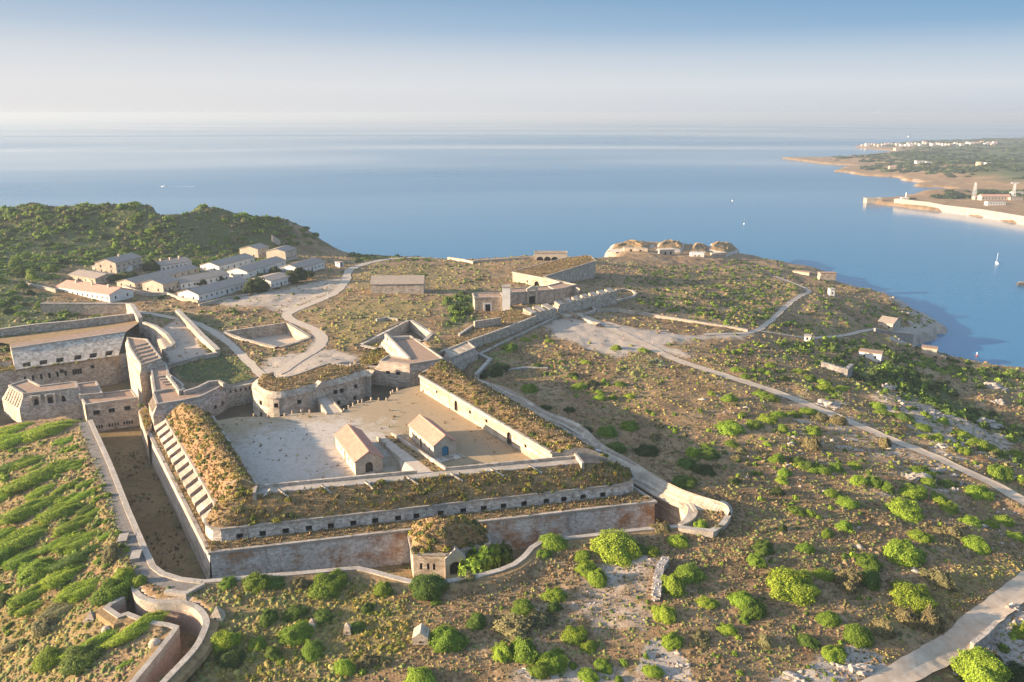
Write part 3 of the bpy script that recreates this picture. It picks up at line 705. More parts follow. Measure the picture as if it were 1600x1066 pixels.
q.poly([up(IN0, -.5), up(IN1, -.5), IN1, IN0]); q.poly([g[0] for g in grid] + [up(IN1, -5), up(T1, -5)]); q.poly([g[-1] for g in grid][::-1] + [up(T0, -5), up(IN0, -5)])
q.build('inner_wall', 'stone', lb)
q = MB(); q.wall([IN1 + V(0, 0, .3), IN0 + V(0, 0, .3)], .7, 4.2); q.build('inner_coping', 'coping', lb)
# corner mound joining the two ramparts
q = MB(); pts = [T0 + V(0, 0, .1), ew_top[0], ew_top[2], P(370, 777, 3.9), P(397, 770, 4.4), IN0, grid[5][-1], grid[2][-1]]
cc = sum(pts, V(0, 0, 0)) / len(pts) + V(0, 0, 1.2)
for i in range(len(pts)): q.poly([pts[i], pts[(i + 1) % len(pts)], cc])
SLOPES.append((q.build('corner_mound', 'grass_earth', lb), 1.8, 'lush'))
# platform below the upper end
q = MB(); q.prism(P_([(216,642),(227,634),(242,651),(234,672),(229,681)], -3.6), ZD - .2); kb = thing('ditch_platform', 'small walled platform with turf top at the upper end of the left ditch', 'platform', P(229, 660, ZD)); q.build('wall', 'stone_warm', kb)
q = MB(); q.poly([p + V(0, 0, .1) for p in P_([(218,642),(227,636),(240,651),(233,669),(229,677)], -3.6)]); SLOPES.append((q.build('turf', 'grass_earth', kb), 1.6, 'lush'))

# ---- casemate range on the right of the courtyard
cr = thing('casemate_range', 'long stone casemate range with earth roof on the right of the courtyard', 'casemates', P(760, 660, 0))
ct = [P(x, y, 5.6) for x, y in [(700,578),(672,577),(659,583),(656,587)]] + [lerp(P(656, 587, 5.6), P(862, 707, 5.6), i / 10) for i in range(1, 11)]
cbt = [up(p, -.3 if i > 3 else -4.6) for i, p in enumerate(ct)]
q = MB()
ops = [(P(672, 607, 1), 1.2, 3.0, 4.0), (P(692, 620, 1), 1.1, 3.0, 4.0), (P(714, 640, 1), 2.2, .9, 4.4, True, 'door', ('stone_dark', 'door_wood')), (P(737, 653, 1), 1.2, 2.8, 3.9), (P(761, 669, 1), 1.2, 3.2, 4.2), (P(788, 693, 1), 2.6, .5, 4.4, True, 'door', ('stone_dark', 'door_wood')), (P(815, 708, 1), 1.2, 2.6, 3.6)]
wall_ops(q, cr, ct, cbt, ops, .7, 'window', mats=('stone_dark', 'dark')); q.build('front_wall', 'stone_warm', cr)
q = MB(); q.wall([p + V(0, 0, .25) for p in ct], .9, 5.2); q.build('wall_coping', 'coping', cr)
ro = [P(703,572,3.0)] + [lerp(P(708, 573, 3.2), P(950, 716, 3.2), i / 10) for i in range(11)]
A = resample(ct[1:], 34); B = resample(ro, 34); q = MB(); grid = []; rows = 7
for j in range(rows + 1):
    s = j / rows
    grid.append([Vector((lerp(a, b, s)[0], lerp(a, b, s)[1], lerp(a, b, s)[2] + 2.4 * math.sin(math.pi * s ** 1.25) + .4 * (vnoise(np.array(a[1] * .3), np.array(j * 1.1)) - .5))) for a, b in zip(A, B)])
for j in range(rows): q.strip(grid[j], grid[j + 1])
SLOPES.append((q.build('earth_roof', 'grass_earth', cr, smooth=True), 1.5, 'dry'))
q = MB(); q.strip([up(p, ZD) for p in B], B); q.poly([up(A[-1], 3), A[-1]] + [g[-1] for g in grid] + [up(B[-1], 2)]); q.build('outer_wall', 'stone', cr)

# ---- two huts and the ramp between them
def hut(name, label, c0, c1, cb, doorcol, eave=4.0, rise=2.3, steps=None):
    A_, B_, D_ = P(*c0, 0), P(*c1, 0), P(*cb, 0)
    lw = (D_ - A_); L = lw.length; e = lw.normalized(); f = V(-e[1], e[0], 0)
    if f.dot(B_ - A_) < 0: f = -f
    Wd = (B_ - A_).dot(f)
    B2, D2 = A_ + f * Wd, D_; C2 = D_ + f * Wd
    t = thing(name, label, 'building', (A_ + C2) / 2)
    E = V(0, 0, eave); R_ = V(0, 0, eave + rise)
    q = MB(); dw = 2.1; mid = Wd / 2
    # front gable with the arched door
    a, b2 = A_, B2
    facade(q, t, a, b2, b2 + E, a + E, [(mid - dw / 2, mid + dw / 2, .02, 3.2, True, 'door', ('stone_dark', doorcol))], .45)
    q.poly([a + E, b2 + E, lerp(a, b2, .5) + R_]); q.poly([C2 + E, D2 + E, lerp(C2, D2, .5) + R_]); q.poly([C2, D2, D2 + E, C2 + E]); q.poly([B2, C2, C2 + E, B2 + E])
    wo = []
    for u in (.17, .36, .72, .88): wo.append(((1 - u) * L - .0, (1 - u) * L + .7, 1.5, 2.6))
    wo.append((L * .46, L * .46 + 1.1, .02, 2.9, False, 'door', ('stone_dark', 'door_wood')))
    facade(q, t, D2, A_, A_ + E, D2 + E, sorted(wo), .35, 'window')
    q.build('wall', 'plaster_cream', t)
    q = MB(); oh = .35; th = V(0, 0, .22)
    r0, r1 = lerp(A_, B2, .5) + R_ - e * oh, lerp(D2, C2, .5) + R_ + e * oh
    for (p0, p1, s) in ((A_, D2, -1), (B2, C2, 1)):
        dn = V(0, 0, -rise * oh / (Wd / 2))
        g0, g1 = p0 + E - e * oh + f * s * oh + dn, p1 + E + e * oh + f * s * oh + dn
        q.poly([g0 + th, g1 + th, r1 + th, r0 + th]); q.poly([g0, g1, r1, r0][::-1]); q.poly([g0, g1, g1 + th, g0 + th]); q.poly([g0, r0, r0 + th, g0 + th]); q.poly([g1, r1, r1 + th, g1 + th])
    rf_ = q.build('roof', 'tile_red', t)
    # rows of tiles: half-round covers running down the slope
    q = MB(); nr = int(L / .55)
    for (p0, p1, s) in ((A_, D2, -1), (B2, C2, 1)):
        for i in range(nr + 1):
            u = i / nr; lo = lerp(p0, p1, u) + E + f * s * oh + V(0, 0, .23 - rise * oh / (Wd / 2)); hi = lerp(r0, r1, u) + V(0, 0, .23)
            w_ = e * .13; q.poly([lo - w_, lo + V(0, 0, .11), hi + V(0, 0, .11), hi - w_]); q.poly([lo + V(0, 0, .11), lo + w_, hi + w_, hi + V(0, 0, .11)])
    tr = q.build('tile_rows', 'tile_red', rf_); tr['kind'] = 'stuff'
    q = MB(); q.wall([r0 + V(0, 0, .42), r1 + V(0, 0, .42)], .4, r0[2] + .15); q.build('ridge', 'tile_red', rf_)
    if steps:
        q = MB(); c = lerp(A_, B2, .5) - e * steps[0] * .5; q.box(up(c, -.1), f * steps[1], e * steps[0] * .55, .35); q.build('doorstep', 'stone', t)
    return t, A_, B2, C2, D2, e, f
H1 = hut('courtyard_hut', 'gabled hut with pink tiled roof and dark arched door, left of the ramp', (556,743), (600,737), (525,699), 'door_wood', steps=(1.4, 1.3))
H2 = hut('courtyard_hut', 'gabled hut with pink tiled roof and blue arched door, right of the ramp', (678,717), (718,713), (640,683), 'door_blue', steps=(3.4, 4.6))
rp = thing('ramp', 'walled stone ramp climbing between the two courtyard huts to the rampart crest', 'ramp', P(620, 700, 0))
a0, a1 = P(590, 686, .1), P(611, 680, .1); b0, b1 = P(654, 740, 4.0), P(696, 736, 4.0)
q = MB(); m_ = 10
le = [lerp(a0, b0, i / m_) for i in range(m_ + 1)]; re = [lerp(a1, b1, i / m_) for i in range(m_ + 1)]; md = [lerp(l, r, .55) for l, r in zip(le, re)]
q.strip([p + V(0, 0, .05) for p in le], [p + V(0, 0, .05) for p in md]); q.build('ramp_paving', 'gravel', rp)
q = MB(); q.strip([p + V(0, 0, .05) for p in md], [p + V(0, 0, .05) for p in re]); SLOPES.append((q.build('ramp_turf', 'grass_earth', rp), .5, 'dry'))
q = MB(); q.strip([up(p, -.3) for p in le], le); q.build('side_wall', 'stone', rp)
q = MB(); q.wall([p + V(0, 0, .9) for p in re], .6, -.3, side=.8); q.build('side_wall', 'stone', rp)
q = MB(); q.wall([le[0] + V(0, 0, .9), le[2] + V(0, 0, .9)], .6, -.3); q.build('entrance_wall', 'stone_warm', rp)
wl = P(577, 690, 0); q = MB(); q.prism([le[6] + V(0, 0, .02), lerp(le[10], le[9], .1) + V(0, 0, .02), up(lerp(le[10], le[9], .1) + V(-2.2, -.4, 0), .4), up(le[6] + V(-.6, -.2, 0), 1.6)], -.2); q.build('buttress', 'coping', rp)

# ---- covered way on the right: sunk road between the ditch wall and a bank
cw = thing('covered_way_bank', 'sloping stone bank along the sunken lane right of the ditch', 'bank', P(900, 650, -5))
bk = spline([P(x, y, -2.2) for x, y in [(742,590),(800,610),(850,640),(905,662),(940,693),(985,718),(1020,740),(1060,762),(1095,775),(1125,784),(1136,790),(1140,798)]], 4)
rdl = offsets(RIM_RIGHT[5:11][::-1], -2.0)
bi = [up(p, -4.6) for p in offsets(bk, -4.2)] ; bo = [up(p, -2.6) for p in offsets(bk, -1.2)]
q = MB()
_o1, _o2 = offsets(bk, -4.6), offsets(bk, -.9); inn = [up(lerp(a_, b_, float(sstep(.66, .9, i_ / len(bk)))), -5.2) for i_, (a_, b_) in enumerate(zip(_o1, _o2))]
q.strip(inn, bk); q.strip(bk, [p - V(0, 0, 3.5) for p in offsets(bk, 1.6)]); q.build('bank_face', 'stone_warm', cw)
q = MB(); lane_o = inn; lane_i = resample([up(p, -5.0) for p in offsets(RIM_RIGHT, -1.8)[4:11]][::-1], len(inn)); q.strip([p + V(0, 0, .05) for p in lane_i], lane_o)
setp(q.build('covered_lane', 'asphalt'), kind='structure')
q = MB(); q.wall([p + V(0, 0, 1.0) for p in offsets(RIM_RIGHT, -1.9)[5:10]], .7, -6.5); q.build('lane_parapet', 'stone', cw)
# place of arms at its near end
pa = thing('place_of_arms', 'curved stone wall around a small triangular yard at the near end of the lane', 'wall', P(1100, 810, -5))
ow_ = spline([P(x, y, -3.6) for x, y in [(1125,783),(1134,787),(1140,797),(1136,808),(1127,820),(1112,829)]], 5) + [P(1085, 826, -3.6), P(1060, 822.5, -3.6)]
q = MB(); q.wall(ow_, 1.5, -7); q.build('outer_wall', 'coping', pa)
q = MB(); q.wall(spline([P(x, y, -3.8) for x, y in [(1062,820),(1078,812),(1087,801),(1084,793),(1081,787),(1090,787)]], 5), 1.0, -7); q.build('inner_wall', 'stone_warm', pa)
q = MB(); q.wall([P(1090, 787, -3.9), P(1112, 794, -3.9), P(1128, 794, -3.9)], .7, -7); q.build('cross_wall', 'stone', pa)

# ---- front caponier in the ditch
cp = thing('caponier', 'stone caponier with mounded turf roof and arched doorway standing in the ditch', 'caponier', P(690, 890, ZD))
zt = -5.6
k0, k1, k2, k3 = P(637, 826, zt), P(645, 864, zt), P(696, 866, zt), P(764, 848, zt)
k4 = P(757, 826, zt)
ring = [k0, k1, k2, k3, k4]
q = MB()
for a, b in ((k0, k1), (k3, k4)): q.poly([up(a, ZD - .2), up(b, ZD - .2), b, a])
L = (k2 - k1).length
facade(q, cp, up(k1, ZD - .2), up(k2, ZD - .2), k2, k1, [(L * f_ - .28, L * f_ + .28, 3.2, 4.9) for f_ in (.24, .46, .64)], .8, 'loophole')
q.poly([up(k2, ZD - .2), up(k3, ZD - .2), k3, k2]); q.build('wall', 'stone_warm', cp)
q = MB(); q.wall([p + V(0, 0, .25) for p in (k0, k1, k2, k3, k4)], .8, zt - .3); q.build('wall_coping', 'coping', cp)
rr = resample([k0, k1, k2, k3, k4], 32); q = MB(); apex = P(694, 812, .6); rows = 7; grid = []
for j in range(rows + 1):
    s = j / rows; grid.append([Vector((lerp(p, apex, s * .96)[0], lerp(p, apex, s * .96)[1], p[2] + (apex[2] - p[2]) * math.sin(s * math.pi / 2) ** .8 + .5 * math.sin(math.pi * s) * (vnoise(np.array(i * .6), np.array(j * 1.7)) - .5))) for i, p in enumerate(rr)])
for j in range(rows): q.strip(grid[j], grid[j + 1])
q.poly(grid[-1]); SLOPES.append((q.build('turf_roof', 'grass_earth', cp, smooth=True), 2.2, 'lush'))
# gabled porch with the arch
pc = lerp(k2, k3, .16); pf = (k3 - k2).normalized(); pn = V(pf[1], -pf[0], 0) * 1.0
if pn.dot(V(0, -1, 0)) < 0: pn = -pn
pn = V(.16, -.987, 0); a = up(k2 + V(-.1, -.5, 0), ZD - .2); b = a + V(.987, .16, 0) * 4.9; hh = V(0, 0, 6.6)
q = MB(); Lp = (b - a).length; facade(q, cp, a, b, b + hh, a + hh, [(Lp * .22, Lp * .80, 2.0, 5.6, True, 'archway', ('stone', 'dark'))], .75)
pk = lerp(a, b, .5) + V(0, 0, 9.0); q.poly([a + hh, b + hh, pk]); bk_ = -pn * 3.2
q.poly([a + hh, pk, pk + bk_, a + hh + bk_]); q.poly([pk, b + hh, b + hh + bk_, pk + bk_]); q.poly([b, b + bk_, b + bk_ + hh, b + hh]); q.poly([a + bk_, a, a + hh, a + bk_ + hh]); q.build('porch', 'plaster_cream', cp)

# ---- curved trench in the lower left corner
tr = thing('trench_wall', 'smooth pinkish wall of the curved entrance trench in the lower left corner', 'retaining wall', P(300, 980, -12))
q = MB(); q.strip([up(p, -12.6) for p in TRENCH_R], TRENCH_R); q.build('curved_face', 'stone_pink', tr)
q = MB(); q.wall([p + V(0, 0, .3) for p in TRENCH_R], 1.3, -7, side=.75); q.build('coping', 'coping', tr)
q = MB(); v0 = offsets(TRENCH_R, 1.1); v1 = [p + V(0, 0, -.3) for p in offsets(TRENCH_R, 2.8)]; q.strip(v0, v1); q.strip(v1, [p - V(0, 0, 1.2) for p in offsets(TRENCH_R, 3.2)]); q.build('verge', 'grass_earth', tr)
tl_ = thing('trench_wall', 'straight pinkish wall facing the curve of the entrance trench, lower left', 'retaining wall', P(250, 1030, -12))
q = MB(); LL = [Vector(p) for p in TRENCH_L]; q.strip([up(p, -12.6) for p in LL], LL); q.build('face', 'stone_pink', tl_)
q = MB(); q.wall([p + V(0, 0, .3) for p in LL], 1.1, -8, side=.75); q.build('coping', 'coping', tl_)
q = MB(); v0 = offsets(LL, .9); v1 = [p + V(0, 0, -.2) for p in offsets(LL, 2.4)]; q.strip(v0, v1); q.strip(v1, [p - V(0, 0, 1.2) for p in offsets(LL, 2.8)]); q.build('verge', 'grass_earth', tl_)
# spur parapet beside the ditch rim
sw = thing('spur_wall', 'low angled parapet of pale stone outside the ditch corner', 'wall', P(290, 920, -5))
q = MB(); q.wall(P_([(258,922),(290,926),(318,911)], -3.9), 1.1, -7); q.build('parapet', 'coping', sw)
for (x, y, dx, dy) in [(213,870,6,8),(208,876,5,6)][:1]:
    pass
for x, y, lab in [(193,846,'upper'),(213,873,'lower')]:
    c = G(x, y); q = MB(); q.box(c - V(0, 0, .5), V(.9, .3, 0), V(-.5, 1.8, 0), 1.5); q.box(c + V(0, 0, .95), V(1.0, .35, 0), V(-.55, 1.9, 0), .22)
    setp(q.build('stone_pier', 'coping', origin=c), f'pale stone pier beside the left covered path, {lab} of the two', 'pier')
# left covered path between rim and glacis, with a low broken revetment on its outer side
q = MB(); q.strip([up(p, ZR - .02) for p in resample(offsets(RIM_LEFT, -4.3), 30)], [up(p, ZR + .0) for p in resample(offsets(RIM_LEFT, -2.4), 30)]); setp(q.build('covered_path', 'path_shaded'), kind='structure')
# ------------------------------------------------------------------ works behind the courtyard
def ccw(r):
    n = len(r); a = sum(r[i][0] * r[(i + 1) % n][1] - r[(i + 1) % n][0] * r[i][1] for i in range(n)); return r if a > 0 else r[::-1]
def bastion(name, label, cat, top, zb, skirt=(2.0, 2.0), roofm='roof_brown', wallm='stone', skm='parapet', ops=(), rimh=.35, dep=1.0, opname='embrasure', sops=(), group=None):
    """block with flat roof, sloping parapet skirt all round and walls with openings.
    ops in the wall: (pixel x, pixel y, z, width, v0, v1[, arched]); sops the same in the skirt"""
    top = ccw([Vector(p) for p in top]); n = len(top)
    outr = [p - V(0, 0, skirt[1]) for p in offsets(top, -skirt[0], True)]
    t = thing(name, label, cat, up(sum(top, V(0, 0, 0)) / n, zb), group)
    q = MB(); q.poly([p - V(0, 0, .05) for p in top]); q.build('roof', roofm, t)
    if skirt[1] > 0:
        q = MB(); wall_ops(q, t, top + top[:1], outr + outr[:1], [(P(o[0], o[1], o[2]),) + tuple(o[3:]) for o in sops], dep, opname); q.build('sloping_parapet', skm, t)
    q = MB(); bot = [up(p, zb) for p in outr]
    wall_ops(q, t, outr + outr[:1], bot + bot[:1], [(P(o[0], o[1], o[2]), o[3], o[4] - zb, o[5] - zb) + tuple(o[6:]) for o in ops], dep, opname); q.build('wall', wallm, t)
    if rimh:
        q = MB(); q.wall([p + V(0, 0, rimh) for p in top], .7, top[0][2] - .3, closed=True); q.build('rim', 'coping', t)
    return t

# oval tower (crescent plan, open to the rear)
tw = thing('oval_tower', 'curved stone tower with turf roof and gabled gateway facing the courtyard', 'tower', P(490, 620, ZI))
ZT = 3.4
o_px = [(408,591),(399,596),(394.5,603),(396,611),(405,617.5),(418,621.5),(435,622.5),(452,620),(470,616),(487,611),(505,606),(520,602.5),(540,598),(558,592),(571,586),(580,588)]
op_ = spline([P(x, y, ZT) for x, y in o_px[:-1]], 2) + [P(580, 588, ZT)]
ob = [up(p, ZI - .2) for p in offsets(op_, -.5)]
ow1 = [(410,632),(436,633),(466,629),(520,616),(536,615),(562,609)]
ow2 = [(412,647),(440,650),(538,634),(563,626)]
q = MB(); ops = [(P(x, y, 0), 1.5, 4.9, 6.4) for x, y in ow1] + [(P(x, y + 0, -3.4), 1.3, .8, 2.3) for x, y in ow2] 
wall_ops(q, tw, op_, ob, ops, 1.0, 'window'); q.poly([ob[-1], up(P(546, 568, 0), ZI - .2), P(546, 568, ZT), op_[-1]]); q.build('wall', 'stone', tw)
ri = resample(op_, 40); pi = [p + V(0, 0, 1.7) for p in offsets(ri, 1.9)]; lip = offsets(ri, -.25)
q = MB(); q.strip([p + V(0, 0, .1) for p in lip], pi); q.strip([p - V(0, 0, .4) for p in lip], [p + V(0, 0, .1) for p in lip]); q.build('sloping_parapet', 'stone_warm', tw, smooth=False)
inn_ = resample([P(x, y, ZT + 1.6) for x, y in [(409,588),(424,584),(429,582),(430,588),(436,591),(452,590),(466,586),(480,581),(498,574),(515,569),(530,571),(546,573),(556,571),(562,570)]], 40)
q = MB(); grid = [[Vector((lerp(a, b, s)[0], lerp(a, b, s)[1], lerp(a, b, s)[2] + .5 * math.sin(math.pi * s))) for a, b in zip(pi, inn_)] for s in (0, .25, .5, .75, 1)]
for j in range(4): q.strip(grid[j], grid[j + 1])
SLOPES.append((q.build('turf_roof', 'grass_earth', tw), 1.5, 'dry'))
q = MB(); q.strip([p for p in inn_], [up(p, -.4) for p in inn_]); q.build('rear_wall', 'stone_warm', tw)
q = MB(); q.wall([p + V(0, 0, .5) for p in inn_], .7, ZT + .9); q.build('rear_parapet', 'coping', tw)
# gateway porch and bridge
g = P(501, 606, ZT); i_, u_ = near(op_, g); e = (op_[i_ + 1] - op_[i_]).normalized(); nf = V(e[1], -e[0], 0); e = V(e[0], e[1], 0)
ga, gb = up(g - e * 2.6 + nf * .9, -.5), up(g + e * 2.6 + nf * .9, -.5); hh = V(0, 0, 4.6)
q = MB(); facade(q, tw, ga, gb, gb + hh, ga + hh, [(1.45, 3.75, .55, 4.0, True, 'gate', ('stone_dark', 'dark'))], 1.6); pk = lerp(ga, gb, .5) + V(0, 0, 6.3); bk_ = -nf * 2.4
q.poly([ga + hh, gb + hh, pk]); q.poly([ga + hh, pk, pk + bk_, ga + hh + bk_]); q.poly([pk, gb + hh, gb + hh + bk_, pk + bk_]); q.poly([gb, gb + bk_, gb + bk_ + hh, gb + hh]); q.poly([ga + bk_, ga, ga + hh, ga + bk_ + hh]); q.build('porch', 'plaster_cream', tw)
br = thing('bridge', 'stone bridge from the courtyard to the gateway of the oval tower', 'bridge', P(515, 635, ZI))
b0, b1 = lerp(ga, gb, .1), lerp(ga, gb, .9); c0, c1 = P(511, 648, 0), P(535, 645, 0)
q = MB(); q.poly([up(b0, .08), up(c0, .08), up(c1, .08), up(b1, .08)]); q.build('deck', 'gravel', br)
q = MB(); q.wall([up(b0, .55), up(c0, .55)], .5, ZI); q.build('side_wall', 'stone_warm', br)
q = MB(); q.wall([up(b1, .55), up(c1, .55)], .5, ZI); q.build('side_wall', 'stone_warm', br)

# angled bastion right of the tower
ab = bastion('angled_bastion', 'angular stone bastion with flat brown roof right of the oval tower', 'bastion',
    [P(x, y, 4.4) for x, y in [(594,565),(640,569.5),(692,561),(641,525.5),(603,527),(640,562),(606,557)]], ZI - .2, (1.6, 2.6), ops=[(609,584,0,1.7,.3,1.5),(625,585,0,1.7,.3,1.5),(653,583,0,1.7,.3,1.5)], dep=1.0)
aa, bb = P(603, 527, 4.4), P(640, 562, 4.4)
q = MB(); q.wall([aa + V(0, 0, 1.6), bb + V(0, 0, .6)], 1.0, 4.1); q.build('raised_wall', 'plaster_cream', ab)
q = MB(); q.wall([P(604, 527, 5.6), P(640, 525.5, 5.6)], .9, 4.1); q.build('rear_wall', 'coping', ab)
f0, f1 = P(604, 529, 4.2) , P(639, 563, 4.2); f0 = f0 + V(-.3, -.3, 0); f1 = f1 + V(-.3, -.3, 0); Lf = (f1 - f0).length
q = MB(); facade(q, ab, up(f0, -.4), up(f1, -.4), f1, f0, [(Lf * .12, Lf * .12 + 1.4, .3, 3.4, True), (Lf * .30, Lf * .30 + 1.1, 1.3, 3.0, True), (Lf * .44, Lf * .44 + 1.2, 1.3, 3.0, True)], .7, 'window'); q.build('yard_wall', 'plaster_cream', ab)
q = MB(); q.poly([P(x, y, -.3) for x, y in [(604,531),(640,566),(606,560),(596,566),(560,575),(566,541)]]); SLOPES.append((setp(q.build('rear_yard', 'grass_earth'), kind='structure'), 1.6, 'lush'))
lw = thing('loopholed_wall', 'stone wall with small loopholes between the oval tower and the angled bastion', 'wall', P(575, 590, ZI))
a, b = P(559, 573, 2.6), P(597, 573, 2.6); q = MB(); Lw = (b - a).length
facade(q, lw, up(a, ZI - .2), up(b, ZI - .2), b, a, [(Lw * f_, Lw * f_ + .55, 5.3, 6.4) for f_ in (.2, .32, .44, .56)], .6, 'loophole'); q.poly([a, b, b + V(0, 1.2, 0), a + V(0, 1.2, 0)]); q.poly([b, up(b, ZI), up(b, ZI) + V(0, 1.2, 0), b + V(0, 1.2, 0)]); q.poly([a + V(0, 1.2, 0), b + V(0, 1.2, 0), up(b + V(0, 1.2, 0), ZI), up(a + V(0, 1.2, 0), ZI)]); q.build('wall', 'stone_warm', lw)

# left bastion beside the tower and the wall joining them
lbst = bastion('left_bastion', 'stone bastion with ribbed sloping parapet and pale roof left of the oval tower', 'bastion',
    [P(x, y, 3.6) for x, y in [(246,632),(280,627),(312,620.5),(336,609),(350,600),(342,595.5),(326,597),(308,606),(287,612),(262,609),(240,616)]], ZD, (1.9, 3.2), roofm='roof_brown', ops=[(335,634,-1,1.5,-2.2,-.8),(347,628,-1,1.5,-2.2,-.8)])
q = MB(); q.wall([P(x, y, 5.0) for x, y in [(287,611),(308,605),(326,596),(342,594.5),(350,599)]], .9, 3.3); q.build('rear_parapet', 'coping', lbst)
for i in range(6):
    a, b = lerp(P(240, 616, 3.6), P(246, 632, 3.6), (i + .3) / 6), None
    dn = V(-1.95, -.55, -3.2); q = MB(); s_ = V(.0, .22, 0); u2 = V(0, 0, .3)
    q.poly([a - s_ + u2, a + s_ + u2, a + s_ + dn + u2, a - s_ + dn + u2]); q.poly([a - s_, a - s_ + u2, a - s_ + dn + u2, a - s_ + dn]); q.poly([a + s_ + u2, a + s_, a + s_ + dn, a + s_ + dn + u2]); q.build('stone_rib', 'stone_warm', lbst)
jw = thing('joining_wall', 'short loopholed stone wall joining the left bastion to the oval tower', 'wall', P(375, 625, ZI))
a, b = P(353, 607, 2.6), P(397, 599, 2.6); q = MB(); Lw = (b - a).length; facade(q, jw, up(a, ZI - .2), up(b, ZI - .2), b, a, [(Lw * f_, Lw * f_ + .6, 5.4, 6.4) for f_ in (.12, .3, .48, .66, .8)], .6, 'loophole'); q.poly([a, b, b + V(0, 1.3, 0), a + V(0, 1.3, 0)]); q.poly([b + V(0, 1.3, 0), up(b, -1) + V(0, 1.3, 0), up(a, -1) + V(0, 1.3, 0), a + V(0, 1.3, 0)]); q.build('wall', 'stone', jw)

# ribbed-roof block further left, with stair roof between
rb = bastion('ribbed_roof_block', 'tall stone block with sloping ribbed brown roof above the ditch bend', 'bastion', [P(x, y, 6.2) for x, y in [(199,528),(229,531),(251,561),(221,571),(204,545)]], ZD, (1.7, 3.0), wallm='stone', skm='stone_warm')
for i in range(5):
    a, b = lerp(P(206, 540, 6.2), P(222, 568, 6.2), (i + .5) / 5), lerp(P(231, 534, 6.2), P(249, 560, 6.2), (i + .5) / 5)
    q = MB(); q.wall([a + V(0, 0, .4), b + V(0, 0, .4)], .35, 6.0); q.build('roof_rib', 'stone_warm', rb)
sb = bastion('stepped_roof_block', 'low stone block with stepped brown roof between ribbed block and left bastion', 'bastion', [P(x, y, 4.0) for x, y in [(236,572),(258,567),(263,585),(286,602),(284,608),(262,609),(242,613)]], ZD, (.8, 1.6))
for i in range(4):
    a, b = P(246 + i * 4, 590 + i * 4, 4.0), P(262 + i * 5, 588 + i * 4, 4.0)
    q = MB(); q.wall([a + V(0, 0, .5), b + V(0, 0, .5)], .5, 3.8); q.build('roof_rib', 'coping', sb)
q = MB(); q.wall([P(261, 585, 5.2), P(275, 602, 5.2), P(280, 610, 5.2), P(288, 607, 5.2)], .8, 3.6); q.build('yard_wall', 'coping', sb)

# three-gun battery and casemate block on the far side of the left ditch
tg = bastion('three_gun_battery', 'stone battery with three framed embrasures in its sloping front, far left', 'bastion', [P(x, y, .6) for x, y in [(37,616),(120,606.5),(119,598),(111,598),(63,604),(43,594),(15,603)]], -10, (2.6, 4.6), sops=[(56,627,-1.8,1.7,1.0,3.4),(79,624,-1.8,1.7,1.0,3.4),(101,620,-1.8,1.7,1.0,3.4)], dep=1.4)
for x, y in [(56,627),(79,624),(101,620)]:
    c = P(x, y, -1.9); ed = (P(120, 606.5, .6) - P(37, 616, .6)).normalized(); nn = V(ed[1], -ed[0], 0)
    for s_ in (-1, 1):
        q = MB(); b_ = c + ed * s_ * 1.3 + nn * .1; q.box(b_ + V(0, 0, -1.7), ed * .35, nn * .5, 3.4); q.build('embrasure_jamb', 'plaster_cream', tg)
    q = MB(); q.box(c + V(0, 0, 1.5) - nn * .5, ed * 1.6, nn * .4, .5); q.build('embrasure_lintel', 'plaster_cream', tg)
for i in range(6):
    a, b = lerp(P(15, 603, .6), P(37, 616, .6), (i + .5) / 6), None
    dn = V(-1.5, -2.1, -4.4); q = MB(); s_ = V(.25, -.2, 0); u2 = V(0, 0, .4); q.poly([a - s_ + u2, a + s_ + u2, a + s_ + dn + u2, a - s_ + dn + u2]); q.poly([a - s_ - u2, a - s_ + u2, a - s_ + dn + u2, a - s_ + dn - u2]); q.poly([a + s_ + u2, a + s_ - u2, a + s_ + dn - u2, a + s_ + dn + u2]); q.build('stone_rib', 'stone_warm', tg)
bastion('flat_roof_block', 'low flat-roofed stone block behind the casemate block, far left', 'bastion', [P(x, y, -1.2) for x, y in [(120,601),(150,597),(159,615),(125,618)]], -12, (.4, .6))
bastion('casemate_block', 'flat-roofed stone block with three square windows above the left ditch', 'casemates', [P(x, y, -2.6) for x, y in [(126,620),(134,633),(214,622),(205,610)]], ZD, (.35, .5),
    ops=[(150,648,-5,2.0,-6.6,-5.0),(174,645,-5,2.0,-6.6,-5.0),(199,641,-5,2.0,-6.6,-5.0)] + [(147 + i * 4, 664, -11, .55, -11.8, -10.6) for i in range(4)] + [(171 + i * 4.5, 660, -11, .55, -11.8, -10.6) for i in range(4)] + [(194 + i * 4, 656, -11, .55, -11.8, -10.6) for i in range(4)], opname='window')
# long two-tier casemate wall
lc = thing('long_casemate', 'long two-tier stone casemate with six gun embrasures, far left', 'casemates', P(100, 570, ZD))
r0, r1 = P(17, 545, 4.5), P(196, 519, 4.5); s0, s1 = P(15, 538, 4.8), P(215, 506, 4.8); f0, f1 = P(24, 578, -.8), P(185, 556, -.8); Lf = (f1 - f0).length
q = MB(); facade(q, lc, f0, f1, r1, r0, sorted([(u - 1.25, u + 1.25, 1.2, 4.3) for u in [near([f0, f1], P(x, y, 1.2))[1] for x, y in [(41,564),(66,559),(91,555),(118,551),(141,547),(164,542)]]]), 1.6, 'gun_embrasure')
q.poly([up(f0, -2), f0, r0, s0, up(s0, -2)]); q.build('upper_wall', 'stone', lc)
q = MB(); q.poly([r0, r1, s1, s0]); q.build('roof', 'roof_brown', lc); q = MB(); q.wall([r0 + V(0, 0, .4), r1 + V(0, 0, .4)], .8, 4); q.build('rim', 'coping', lc)
l0, l1 = P(-60, 590, -1.2), P(178, 557, -1.2); q = MB(); Ll = (l1 - l0).length
